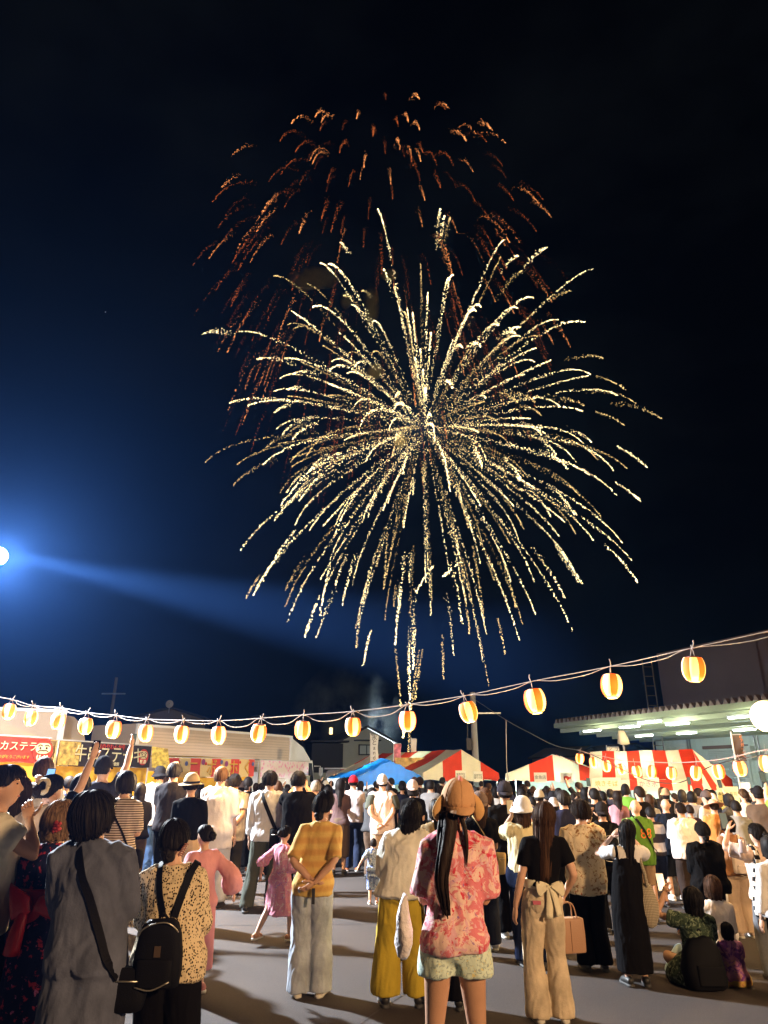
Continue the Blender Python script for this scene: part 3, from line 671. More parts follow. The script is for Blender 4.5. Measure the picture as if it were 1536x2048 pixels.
# ------------------------------------------------------------------ food stalls on the left
YEL = mat('yellow_cloth', (.85, .52, .04), .75, bump=.2, bscale=12, var=.1); REDB = mat('red_banner', (.62, .045, .02), .6, var=.1, vscale=4); BLK = mat('black_banner', (.035, .022, .018), .6, var=.2)
CRM = mat('cream_print', (.82, .74, .42), .6); GOLD = mat('gold_print', (.75, .42, .05), .6); REDP = mat('red_print', (.65, .05, .02), .6); BROWN = mat('brown_print', (.06, .02, .01), .6); WHT = mat('white_print', (.82, .82, .80), .6)
POLE = mat('pole_white', (.6, .6, .58), .5)
def daruma(par, c, h):
    """round red tumbler doll, printed flat on the banner: body, pale face, brows, eyes and gold belly lines"""
    cx, z0 = c; y = -.02
    def disc(nm, x, z, rx, rz, m, d, p=2.):
        a = np.linspace(0, 2 * np.pi, 28, endpoint=False); V = [(x + rx * abs(math.cos(t)) ** (2 / p) * np.sign(math.cos(t)), y - d, z + rz * abs(math.sin(t)) ** (2 / p) * np.sign(math.sin(t))) for t in a]
        mb.add(V, [tuple(range(28))], m)
    mb = MB(); disc('', cx, z0, h * .50, h * .50, 0, .001); disc('', cx, z0, h * .475, h * .475, 1, .003); disc('', cx, z0 + h * .12, h * .36, h * .23, 2, .005, 2.6)
    for s in (-1, 1):
        disc('', cx + s * h * .15, z0 + h * .13, h * .055, h * .05, 3, .007)
        v, f = tube([(cx + s * h * .05, y - .008, z0 + h * .22), (cx + s * h * .17, y - .008, z0 + h * .27), (cx + s * h * .28, y - .008, z0 + h * .2)], h * .022, 6, 2); mb.add(v, f, 3)
        v, f = tube([(cx, y - .008, z0 + h * .02), (cx + s * h * .12, y - .008, z0 + h * .04), (cx + s * h * .25, y - .008, z0 - h * .03)], h * .02, 6, 2); mb.add(v, f, 3)
        for q in (.10, .22): 
            v, f = tube([(cx + s * h * q, y - .008, z0 - h * .17), (cx + s * h * (q + .02), y - .008, z0 - h * .28), (cx + s * h * (q - .03), y - .008, z0 - h * .38)], h * .032, 6, 2); mb.add(v, f, 2)
    return mb.build('daruma_print', [BROWN, REDP, CRM, BROWN], par, True, kind='stuff')
def stall(label, pl, pr, D0, D1, ph, bm, curtain=YEL, cat='food stall', dep=2.4, roof=None, glow=(1, .72, .3), power=50):
    """pl/pr: photo pixels of the banner's top corners"""
    A = P(*pl, D0); B = P(*pr, D1); M, L = frame2(A, B); zt = A.z; r = root_at('food_stall', M, label=label, category=cat)
    r.matrix_world = M; slope = (B.z - A.z) / L
    bn = MB(); nx = 24
    V = []; zz = lambda x: zt + slope * x
    for k in range(nx + 1):
        x = L * k / nx
        for q in range(5):
            t = q / 4; V.append((x, -.012 * math.sin(k * 1.9 + q) * (1 if 0 < k < nx else 0) - .01, zz(x) - ph * t + .012 * math.sin(k * .8) * t))
    bn.add(V, [(i * 5 + q, i * 5 + q + 1, (i + 1) * 5 + q + 1, (i + 1) * 5 + q) for i in range(nx) for q in range(4)]); b = bn.build('banner', bm, r, True)
    for x in (.02, L - .02):
        for y in (0, dep):
            p = MB(); p.tube([(x, y + .03, 0), (x, y + .03, zz(x) + .02)], .02, 8); p.build('post', POLE, r)
    p = MB(); p.tube([(-.05, .03, zz(0) + .02), (L + .05, .03, zz(L) + .02)], .016, 6); p.build('ridge_bar', POLE, r)
    rf = MB(); rf.add([(-.02, .06, zz(0) + .0), (L + .02, .06, zz(L) + .0), (L + .02, dep, zz(L) + .14), (-.02, dep, zz(0) + .14)], [(0, 1, 2, 3)]); rf.build('roof_sheet', roof or curtain, r)
    cu = MB(); nn = 40; V = []
    for k in range(nn + 1):
        x = L * k / nn
        for t in (0, .5, 1): V.append((x, .05 + .025 * math.sin(k * 1.5) * (t + .3), zz(x) - ph - .01 - (.36 if t else 0) * t))
    cu.add(V, [(i * 3 + q, i * 3 + q + 1, i * 3 + q + 4, i * 3 + q + 3) for i in range(nn) for q in (0, 1)]); cu.build('valance', curtain, r, True)
    bk = MB(); bk.box((L / 2, dep + .05, .95), (L, .03, 1.9)); bk.build('back_sheet', curtain, r)
    ct = MB(); ct.box((L / 2, .35, .42), (L - .1, .6, .84)); ct.build('counter', curtain, r)
    tp = MB(); tp.box((L / 2, .35, .865), (L, .7, .04)); tp.build('counter_top', STEEL, r)
    bl = MB(); bl.lathe([(.001, .06), (.03, .05), (.045, 0), (.03, -.045), (.001, -.055)], 12, (L * .4, .9, zz(L / 2) - ph - .12)); bl.build('bulb', mat('bulb', (.8, .8, .8), .5, emit=(1, .85, .6), es=40, sample=False), r, True)
    lo = M @ Vector((L * .4, .75, zz(L / 2) - ph - .25)); lamp('stall_lamp', 'POINT', lo, power, glow, .12)
    def T(txt, x, z, size, m, lab=None, outline=None, **kw):
        if outline:
            o2 = letters(txt, size, outline, b, face_frame((x + size * .02, -.034, zz(x) - z - size * .025), (1, 0, slope), (0, 0, 1)), 'lettering_outline', depth=.002, **kw)
        return letters(txt, size, m, b, face_frame((x, -.042, zz(x) - z), (1, 0, slope), (0, 0, 1)), 'lettering', depth=.004, **kw)
    return r, b, L, T, zz
# red castella stall
r, b, L, T, zz = stall('red castella stall with a daruma doll printed on its banner', (-175, 1462), (101, 1478), 14.2, 16.6, .52, REDB, power=140)
def onb(px):
    Mi = r.matrix_world.inverted(); xc, yc = (px - 768) / FOC, (1024 - 1495) / FOC; o = Mi @ Vector((0, 0, CAM_H)); dr = Mi.to_3x3() @ Vector((xc, _c - yc * _s, _s + yc * _c)); t = -o.y / dr.y; return (o + dr * t).x
xa, xb = onb(-4), onb(73); sz = (xb - xa) / 4.0
T('カステラ', (xa + xb) / 2, .20, sz, CRM, outline=BROWN); T('ありがとうございます', onb(53) - sz * 1.4, .42, sz * .36, GOLD); daruma(b, (onb(86), zz(L) - .27), .50)
# black skewer stall
r, b, L, T, zz = stall('black skewer stall with a red daruma and pale kanji lettering', (119, 1481), (303, 1493), 17.2, 20.4, .56, BLK, power=150)
T('牛串ステーキ', L * .52, .29, L * .125, CRM, outline=BROWN); T('当店のやわらか牛', L * .50, .085, .15, REDP); T('国産牛使用', L * .55, .50, .10, CRM); daruma(b, (L * .905, zz(L) - .29), .44)
pn = MB(); V = [(.0, -.03, zz(0) - .01), (L * .20, -.03, zz(L * .2) - .01), (L * .20, -.03, zz(L * .2) - .55), (.0, -.03, zz(0) - .55)]; pn.add(V, [(3, 2, 1, 0)]); pn.build('photo_print', mat('meat_print', (.62, .40, .09), .6, var=.75, vscale=9), b)
fb = MB(); fb.add([(L, -.02, zz(L)), (L + .35, -.3, zz(L) - .05), (L + .5, -.35, zz(L) - .62), (L + .05, -.05, zz(L) - .55)], [(0, 1, 2, 3)]); fb.build('corner_flap', mat('flap_print', (.72, .48, .08), .6, var=.6, vscale=10), b)
# patterned stall with orange lettering
n = NT('party_banner', .6, 0.); x, y, z = n.sep()
blk = n.math('GREATER_THAN', n.math('SINE', n.math('MULTIPLY', x, 6.2)), .1)
c = n.mix(blk, (.80, .62, .30), (.72, .09, .07)); 
r, b, L, T, zz = stall('stall with orange lettering and coloured dots on its banner', (336, 1516), (509, 1519), 21.5, 25.5, .55, n.out(c, .1, 20), power=170)
for k, (g, q) in enumerate((('ニ', .26), ('ボ', .46), ('ホ', .72), ('く', .90))): T(g, L * q, .30, .52, GOLD, outline=BROWN)
for k, q in enumerate((.1, .18, .36, .39, .57, .63, .80, .97)):
    d = MB(); a = np.linspace(0, 2 * np.pi, 18, endpoint=False); rr = .05 + .02 * (k % 3); d.add([(L * q + rr * math.cos(t), -.045, zz(L * q) - .10 - .05 * (k % 2) + rr * math.sin(t)) for t in a], [tuple(range(18))]); d.build('dot', (REDP, mat('blue_print', (.10, .13, .35), .6), mat('plum_print', (.30, .06, .20), .6))[k % 3], b)
# pink flowered stall
n = NT('pink_flowers', .6, 0.); v = n.n('TexVoronoi', Scale=7.); n.l(n.co, v.inputs['Vector'])
c = n.ramp(v.outputs['Distance'], [(.12, (.80, .28, .55)), (.3, (.85, .55, .75)), (.5, (.86, .80, .84))])
r, b, L, T, zz = stall('pale pink stall with a flower printed banner', (522, 1521), (617, 1524), 26.5, 29.5, .62, n.out(c, .1, 20), WHITEP, roof=WHITEP, glow=(1, .9, .95), power=150)

# blue tarpaulin canopy
A = P(712, 1557, 25); B = P(846, 1557, 26); M, L = frame2(A, B); za = A.z
r = root_at('blue_canopy', M, label='bright blue tarpaulin canopy sagging over a lit stall', category='canopy')
mb = MB(); pk = P(782, 1518, 26.5).z; nx, ny = 20, 12; V = []
for i in range(nx + 1):
    for j in range(ny + 1):
        u, w = i / nx, j / ny; rg = (1 - abs(u - .52) / .52) if u < .52 else (1 - (u - .52) / .48)
        V.append((u * L, w * 3, za + (pk - za) * rg ** .85 * (.55 + .45 * math.sin(math.pi * min(1, .25 + w))) + .03 * math.sin(u * 19 + w * 7) * math.sin(w * 9 + u * 5) + .02 * math.sin(u * 40)))
mb.add(V, grid_faces(nx + 1, ny + 1, False)); TARP = mat('blue_tarp', (.01, .17, .50), .4, bump=.5, bscale=5, var=.12, vscale=5); translucent(TARP, .4); mb.build('tarpaulin', TARP, r, True)
fl = MB(); V = []
for i in range(nx + 1): 
    u = i / nx; q = V_ = mb.V[0][i * (ny + 1)]; V += [(q[0], q[1] - .01, q[2] - .005), (q[0], q[1] - .03 + .03 * math.sin(i * 2.1), za - .22 + .03 * math.sin(i * 1.7))]
fl.add(V, [(2 * i, 2 * i + 1, 2 * i + 3, 2 * i + 2) for i in range(nx)]); fl.build('front_flap', TARP, r, True)
for x in (.1, L - .1):
    for y in (.05, 2.9): p = MB(); p.tube([(x, y, 0), (x, y, za + .05)], .022, 8); p.build('post', POLE, r)
tb = MB(); tb.box((L / 2, 1.2, .72), (L - .4, .6, .05)); tb.build('table_top', WHITEP, r); bk = MB(); bk.box((L / 2, 3.1, 1.0), (L, .03, 1.4)); bk.build('back_sheet', WHITEP, r)
lamp('stall_lamp', 'POINT', M @ Vector((L * .45, 1.3, 1.6)), 260, (.85, .95, 1), .15)

# ------------------------------------------------------------------ red and white striped tents
TRED = mat('tent_red', (.66, .040, .014), .6, bump=.35, bscale=7, var=.1, vscale=3); TWHT = mat('tent_cream', (.78, .70, .50), .6, bump=.35, bscale=7, var=.06, vscale=3)
translucent(TRED, .3); translucent(TWHT, .3)
SIGN = mat('paper_sign', (.82, .80, .70), .7); INK = mat('sign_ink', (.04, .04, .035), .7)
def tent(label, corner, wvec, lvec, ze, zr, nw, nl, signs=(), gable_first=0, roof_first=0, power=320, glow=(.75, 1, .88)):
    """corner = near-left eave point (x, y); wvec = along the gable, lvec = along the ridge, going back"""
    w, l = Vector((*wvec, 0)), Vector((*lvec, 0)); Lw, Ll = w.length, l.length; ex, ey = w.normalized(), l.normalized()
    M = Matrix(((ex.x, ey.x, 0, corner[0]), (ex.y, ey.y, 0, corner[1]), (0, 0, 1, 0), (0, 0, 0, 1))); r = root_at('festival_tent', M, label=label, category='tent')
    zf = lambda x: ze + (zr - ze) * (1 - abs(2 * x / Lw - 1))
    for side in (0, 1):          # two roof slopes, one panel of cloth per stripe
        for k in range(nl):
            mb = MB(); V = []; n = 8
            for i in range(n + 1):
                for j in range(3):
                    t = i / n; x = (Lw / 2) * t if side == 0 else Lw - (Lw / 2) * t; y = Ll * (k + j / 2) / nl
                    V.append((x, y, zf(x) - .05 * math.sin(math.pi * t) - .015 * math.sin(y * 4 + t * 6)))
            F = grid_faces(n + 1, 3, False); mb.add(V, F)
            va = len(V); e = [(0 if side == 0 else Lw, Ll * (k + j / 2) / nl) for j in range(3)]
            V2 = [(x, y, ze) for x, y in e] + [(x + (-.03 if side == 0 else .03), y, ze - .26) for x, y in e]; mb.add(V2, [(0, 3, 4, 1), (1, 4, 5, 2)])
            mb.build('roof_stripe', (TRED, TWHT)[(k + roof_first) % 2], r, True)
    for yend in (0, Ll):
        for k in range(nw):
            x0, x1 = Lw * k / nw, Lw * (k + 1) / nw; xs = sorted(set([x0, x1] + [x0 + (x1 - x0) * q / 6 for q in range(7)] + ([Lw / 2] if x0 < Lw / 2 < x1 else [])))
            V = []
            for q, x in enumerate(xs): 
                for t in (0, .33, .66, 1): V.append((x, yend + (-.006 if yend == 0 else .006) + .02 * math.sin(x * 14 + t * 3) * (.3 + t * .7) * (0 if q in (0, len(xs) - 1) else 1), (zf(x) - .01) * (1 - t) + (ze - .26 + .03 * math.sin(x * 5)) * t))
            mb = MB(); mb.add(V, grid_faces(len(xs), 4, False)); mb.build('gable_stripe', (TRED, TWHT)[(k + gable_first) % 2], r, True)
    for x in (.05, Lw - .05):
        for y in (.08, Ll / 2, Ll - .08): p = MB(); p.tube([(x, y, 0), (x, y, ze + .02)], .024, 8); p.build('leg', STEEL, r)
    fr = MB(); fr.tube([(Lw / 2, .05, zr - .06), (Lw / 2, Ll - .05, zr - .06)], .02, 6); fr.build('ridge_pole', STEEL, r)
    for k in range(2):
        tb = MB(); tb.box((Lw * (.3 + .4 * k), .5, .71), (Lw * .36, .6, .04)); t = tb.build('table', WHITEP, r)
    bk = MB(); bk.box((Lw / 2, Ll + .06, ze / 2 - .1), (Lw, .03, ze - .35)); bk.build('back_sheet', mat('mint_sheet', (.60, .74, .66), .6, var=.08, vscale=2), r)
    tu = MB(); tu.tube([(Lw * .3, Ll * .5, ze - .1), (Lw * .7, Ll * .5, ze - .1)], .03, 8); tu.build('tube_light', mat('tube_lamp', (.8, .8, .8), .5, emit=(.85, 1, .93), es=30, sample=False), r)
    for q in (.3, .75): lamp('tent_lamp', 'POINT', M @ Vector((Lw * q, Ll * .45, ze - .3)), power / 2, glow, .2)
    for x, z, wd, hh, txt, ts, m in signs:
        s = MB(); s.box((0, 0, 0), (wd, .012, hh)); so = s.build('paper_sign', SIGN, r); so.location = (x, -.05, z)
        if txt: letters(txt, ts, m or INK, so, face_frame((0, -.010, 0), (1, 0, 0), (0, 0, 1)), depth=.001, line=.9)
    return r, M, Lw, Ll
a = P(846, 1561, 26); b_ = P(1016, 1563, 27.2); ze = 1.86
wv = (b_.x - a.x, b_.y - a.y); Ln = math.hypot(*wv); lv = (-wv[1] / Ln * 4.6 - 2.8, wv[0] / Ln * 4.6 + 1.)
tent('striped tent beside the blue canopy with two white paper notices', (a.x, a.y), wv, lv, ze, P(932, 1498, 26.6).z, 4, 7, [(Ln * .47, ze - .10, .46, .36, '保育学区\n婦人の会', .10, None), (Ln * .70, ze - .13, .42, .36, '保育学区\n踊りの会', .095, mat('sign_green_ink', (.05, .10, .05), .7))], 1, 1)
a = P(1012, 1566, 27.6); b_ = P(1200, 1580, 25.4); wv = (b_.x - a.x, b_.y - a.y); Ln = math.hypot(*wv); lv = (-wv[1] / Ln * 4.6 - 2.6, wv[0] / Ln * 4.6)
rt, Mt, _, _ = tent('middle striped tent with a pink notice and a goldfish picture', (a.x, a.y), wv, lv, 1.84, P(1100, 1508, 26.6).z, 4, 7, [(Ln * .36, 1.70, .46, .34, '金魚店', .14, mat('sign_grey_ink', (.12, .12, .12), .7)), (Ln * .62, 1.68, .42, .34, '', .1, None)], 1, 1)
gf = MB(); a2 = np.linspace(0, 2 * np.pi, 20, endpoint=False); gx = Ln * .62
gf.add([(gx + .11 * math.cos(t) * (1 + .15 * math.cos(3 * t)), -.062, 1.68 + .075 * math.sin(t)) for t in a2], [tuple(range(20))]); gf.add([(gx + .09, -.063, 1.69), (gx + .18, -.063, 1.75), (gx + .15, -.063, 1.68), (gx + .18, -.063, 1.62)], [(0, 1, 2, 3)]); gf.build('goldfish_print', REDP, rt)
# the near tent: its long side faces the camera
a = P(1181, 1578, 21.5); b_ = P(1409, 1590, 19.6); wv = (b_.x - a.x, b_.y - a.y); Ln = math.hypot(*wv); ex = Vector((wv[0] / Ln, wv[1] / Ln, 0)); ey = Vector((-ex.y, ex.x, 0))
def long_tent():
    Lx, Wd = Ln, 3.4; M = Matrix(((ex.x, ey.x, 0, a.x), (ex.y, ey.y, 0, a.y), (0, 0, 1, 0), (0, 0, 0, 1)))
    r = root_at('festival_tent', M, label='nearest striped tent with its long slope facing the crowd and lanterns in front', category='tent')
    e0 = 1.66; zr = 2.48; nl = 8; skew = -.30
    for side in (0, 1):
        for k in range(nl):
            V = []; n = 8
            for i in range(n + 1):
                for j in range(4):
                    t = i / n; x = Lx * (k + j / 3) / nl + skew * 1.9 * t; y = Wd / 2 * t if side == 0 else Wd - Wd / 2 * t
                    V.append((x, y, e0 + (zr - e0) * t - .05 * math.sin(math.pi * t) - .012 * math.sin(x * 5 + t * 5)))
            mb = MB(); mb.add(V, grid_faces(n + 1, 4, False)); y = 0 if side == 0 else Wd; sg = -1 if side == 0 else 1
            xs = [Lx * (k + j / 3) / nl for j in range(4)]; V2 = [(x, y, e0) for x in xs] + [(x, y + sg * (.02 + .015 * math.sin(x * 9)), e0 - .13) for x in xs] + [(x, y + sg * (.03 + .02 * math.sin(x * 7)), e0 - .28) for x in xs]
            mb.add(V2, grid_faces(3, 4, False)); mb.build('roof_stripe', (TWHT, TRED)[k % 2], r, True)
    for x0, s in ((0, -1), (Lx, 1)):
        sk = skew * 1.9
        for k, (y0, y1, m) in enumerate(((0, Wd * .25, TWHT), (Wd * .25, Wd * .5, TRED), (Wd * .5, Wd * .75, TWHT), (Wd * .75, Wd, TRED))):
            V = []
            for y in np.linspace(y0, y1, 4):
                f = 1 - abs(2 * y / Wd - 1)
                for t in (0, .5, 1): V.append((x0 + s * .005 + sk * f * (1 - t), y, (e0 + (zr - e0) * f) * (1 - t) + (e0 - .28) * t))
            mb = MB(); mb.add(V, grid_faces(4, 3, False)); mb.build('gable_stripe', m, r, True)
    for x in (.05, Lx / 2, Lx - .05):
        for y in (.08, Wd - .08): p = MB(); p.tube([(x, y, 0), (x, y, e0 + .02)], .024, 8); p.build('leg', STEEL, r)
    p = MB(); p.tube([(Lx - .05, .08, e0), (Lx + .28, -.5, .9), (Lx + .35, -.62, 0)], .02, 6); p.tube([(Lx - .05, .08, e0), (Lx + .5, .3, .0)], .012, 6); p.build('brace', POLE, r)
    bk = MB(); bk.box((Lx / 2, Wd + .06, .75), (Lx, .03, 1.4)); bk.build('back_sheet', mat('mint_sheet'), r)
    for k in range(3): tb = MB(); tb.box((Lx * (.2 + .3 * k), .55, .71), (1.4, .6, .04)); tb.build('table', WHITEP, r)
    for q in (.12, .42): lamp('tent_lamp', 'POINT', M @ Vector((Lx * q, 1.4, 1.5)), 140, (.8, 1, .9), .2)
    for x, wd, txt, m in ((Lx * .17, .85, '焼きそば', GOLD), (Lx * .55, .6, 'かき氷', mat('pink_ink', (.7, .15, .3), .6))):
        s = MB(); s.box((0, 0, 0), (wd, .012, .34)); so = s.build('paper_sign', SIGN, r); so.location = (x, -.09, e0 - .12)
        letters(txt, .17, m, so, face_frame((0, -.010, 0), (1, 0, 0), (0, 0, 1)), depth=.001)
    return M
MLT = long_tent()
# yellow sign and the red stall at the right edge
n = NT('yellow_sign_paint', .6, 0.)
A = P(1433, 1573, 18.2); B = P(1474, 1574, 17.8); M, L = frame2(A, B)
r = root_at('sign_board', M, label='pale yellow standing sign board beside the small red stall', category='sign'); h = A.z
mb = MB(); mb.box((L / 2, 0, h - .42), (L, .03, .84)); mb.build('board', mat('pale_yellow', (.80, .74, .32), .6), r)
mb = MB(); mb.box((L / 2, -.018, h - .66), (L - .02, .006, .36)); mb.build('food_print', mat('food_print', (.85, .55, .03), .6, var=.5, vscale=14), r)
letters('本気の寿司', L * .19, INK, r, face_frame((L / 2, -.022, h - .17), (1, 0, 0), UP), depth=.001); letters('鮪・海老・いか', L * .07, INK, r, face_frame((L * .35, -.022, h - .33), (1, 0, 0), UP), depth=.001)
for x in (.04, L - .04): p = MB(); p.tube([(x, .03, 0), (x, .03, h)], .015, 6); p.build('leg', POLE, r)
A = P(1478, 1577, 18.4); B = P(1640, 1580, 17.2); M, L = frame2(A, B); h = A.z
r = root_at('food_stall', M, label='small red stall with white letters and bright yellow inside at the right edge', category='food stall')
mb = MB(); mb.box((L / 2, 0, h - .16), (L, .05, .30)); b = mb.build('fascia', mat('fascia_red', (.62, .03, .02), .5), r)
letters('ST', .24, WHT, b, face_frame((L * .42, -.03, h - .16), (1, 0, 0), UP), depth=.002, space=1.1); mb = MB(); mb.box((.25, -.028, h - .08), (.4, .006, .09)); mb.build('label_strip', CRM, b)
mb = MB(); mb.box((L / 2, .9, h - .01), (L, 1.8, .03)); mb.build('roof_sheet', WHITEP, r); mb = MB(); mb.box((L / 2, 1.85, h / 2), (L, .03, h - .1)); mb.build('back_sheet', YEL, r)
mb = MB(); mb.box((L / 2, .3, .45), (L, .6, .9)); mb.build('counter', YEL, r)
for x in (.03, L - .03): p = MB(); p.box((x, .03, h / 2), (.05, .05, h)); p.build('post', WHITEP, r)
mb = MB(); mb.box((.16, -.05, .95), (.24, .03, 1.3)); mb.build('side_banner', WHITEP, r)
bl = MB(); bl.lathe([(.001, .08), (.05, .06), (.07, 0), (.05, -.06), (.001, -.08)], 14, (L * .3, .5, h - .55)); bl.build('bulb', mat('bulb'), r, True)
lamp('stall_lamp', 'POINT', M @ Vector((L * .38, .35, h - .5)), 90, (1, .88, .55), .12)

# ------------------------------------------------------------------ warehouse with its lit canopy
WALL = mat('warehouse_wall', (.60, .67, .62), .6, var=.04, vscale=.5); WALLD = mat('warehouse_dark', (.20, .13, .11), .8, var=.1, vscale=.3); CAN = mat('canopy_soffit', (.24, .24, .14), .6, var=.04, vscale=.4)  # warm lamp glow on the upper wall is put into its brown colour
def warehouse():
    A = P(1310, 1480, 58); B = P(1760, 1452, 41); M, L = frame2(A, B); r = root_at('warehouse', M, label='grey green warehouse with a lit canopy and roller shutters', category='warehouse')
    zc = 4.55; top = 11.2; dp = 18
    mb = MB(); mb.box((L / 2, dp / 2, zc / 2), (L, dp, zc)); mb.build('lower_wall', WALL, r)
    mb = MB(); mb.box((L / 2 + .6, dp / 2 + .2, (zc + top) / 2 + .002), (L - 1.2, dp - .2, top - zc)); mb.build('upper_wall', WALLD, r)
    n = int(L / .55); me = None      # upright wall ribs, one each
    for k in range(n):
        if me is None: q = MB(); q.box((0, -.012, zc / 2), (.09, .024, zc - .01)); o = q.build('wall_rib', WALL, r); me = o.data
        else: o = link('wall_rib', me, r)
        o.location = (.3 + k * .55, -.003, 0)
    # canopy towards the camera
    def onz(px, py, z):
        xc, yc = (px - 768) / FOC, (1024 - py) / FOC; up, fw = _s + yc * _c, _c - yc * _s; t = (z - CAM_H) / up; return M.inverted() @ Vector((xc * t, fw * t, z))
    tip, wl = onz(1108, 1456, zc + .05), onz(1310, 1479, zc + .05); d = -tip.y; x0 = tip.x; kx = wl.x - tip.x
    mb = MB(); V = [(x0, -d, zc + .05), (L + 14, -d, zc + .05), (L + 14, -.03, zc + .02), (x0 + kx, -.03, zc + .02)]; V2 = [(x, y, z + .26) for x, y, z in V]
    mb.add(V + V2, [(3, 2, 1, 0), (4, 5, 6, 7), (0, 1, 5, 4), (1, 2, 6, 5), (2, 3, 7, 6), (3, 0, 4, 7)], 0); cn = mb.build('canopy', [CAN], r)
    for k in range(6):
        y = -d + .8 + k * (d - 1.2) / 5; q = MB(); xa = x0 + kx * (y + d) / d + .15; q.box(((xa + L + 14) / 2, y, zc - .10), (L + 14 - xa, .22, .24)); q.build('beam', CAN, r)
    me = None
    for k in range(int((L + 14 - x0) / .42)):       # saw-tooth edge of the folded roof sheet
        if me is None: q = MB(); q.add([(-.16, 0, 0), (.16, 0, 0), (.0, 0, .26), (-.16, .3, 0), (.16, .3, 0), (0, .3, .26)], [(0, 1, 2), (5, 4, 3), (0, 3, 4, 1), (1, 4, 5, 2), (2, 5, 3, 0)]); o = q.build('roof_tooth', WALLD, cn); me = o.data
        else: o = link('roof_tooth', me, cn)
        o.location = (x0 + .3 + k * .42, -d - .02, zc + .315)
    tub = mat('canopy_tube', (.8, .8, .8), .5, emit=(.90, 1, .86), es=26, sample=False); spots = [(1184, 1461), (1259, 1453), (1288, 1471), (1299, 1443), (1355, 1447), (1373, 1466), (1484, 1433), (1489, 1459), (1430, 1452)]
    me = None; Mi = M.inverted()
    for px, py in spots[:8]:
        # where the sight line meets the soffit plane
        xc, yc = (px - 768) / FOC, (1024 - py) / FOC; up, fw = _s + yc * _c, _c - yc * _s; t = (zc - .34 - CAM_H) / up; w = Vector((xc * t, fw * t, zc - .30)); lo = Mi @ w
        if me is None:
            q = MB(); q.box((0, 0, .05), (1.5, .26, .08)); me1 = q.build('lamp_housing', WHITEP, r); me = me1.data; o = me1
            q2 = MB(); q2.tube([(-.7, -.06, -.02), (.7, -.06, -.02)], .035, 8); q2.tube([(-.7, .06, -.02), (.7, .06, -.02)], .035, 8); mt = q2.build('tube', tub, o).data
        else: o = link('lamp_housing', me, r); link('tube', mt, o)
        o.location = (lo.x, lo.y, zc - .34)
        lamp('canopy_lamp', 'POINT', w - Vector((0, 0, .42)), 330, (.86, 1, .84), .35)
    def onwall(px, py): 
        xc, yc = (px - 768) / FOC, (1024 - py) / FOC; up, fw = _s + yc * _c, _c - yc * _s
        o = Mi @ Vector((0, 0, CAM_H)); dr = Mi.to_3x3() @ Vector((xc, fw, up)); t = -o.y / dr.y; return o + dr * t
    for pl, pr, pt in ((1417, 1492, 1499), (1610, 1690, 1499)):
        a, b = onwall(pl, pt), onwall(pr, pt); fw_ = MB(); W = b.x - a.x; zt = a.z
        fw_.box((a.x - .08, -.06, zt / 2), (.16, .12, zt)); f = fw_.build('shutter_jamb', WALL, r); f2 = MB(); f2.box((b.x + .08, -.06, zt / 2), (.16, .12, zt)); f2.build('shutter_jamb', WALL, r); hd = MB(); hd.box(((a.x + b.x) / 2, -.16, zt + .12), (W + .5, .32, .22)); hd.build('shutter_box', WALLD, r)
        me = None
        for k in range(int(zt / .12)):
            if me is None: q = MB(); q.tube([(a.x, -.02, .06), (b.x, -.02, .06)], .055, 6); o = q.build('shutter_slat', mat('shutter_grey', (.50, .55, .52), .45, .2), f); me = o.data
            else: o = link('shutter_slat', me, f)
            o.location = (0, 0, k * .12)
    for px in (1379, 1384, 1514, 1521): 
        a = onwall(px, 1500); q = MB(); q.tube([(a.x, -.12, 0), (a.x, -.12, zc - .1)], .06, 8); q.build('downpipe', STEEL, r)
    for px, py in ((1346, 1507), (1504, 1506)):
        a = onwall(px, py); q = MB(); q.box((a.x, -.3, a.z), (.9, .6, .9)); u = q.build('vent_hood', WALL, r); q = MB(); q.box((a.x - .15, -.615, a.z - .1), (.4, .02, .55)); pl = q.build('number_plate', WHT, u); letters('A', .42, INK, pl, face_frame((a.x - .15, -.630, a.z - .1), (1, 0, 0), UP), depth=.003)
    for px, py in ((1412, 1563), (1498, 1568)):
        a = onwall(px, py); q = MB(); q.box((a.x, -.05, a.z), (.35, .03, .8)); q.build('notice_plate', WHT, r)
    # leaning lattice mast against the gable, roof bolts
    return M
MW = warehouse()
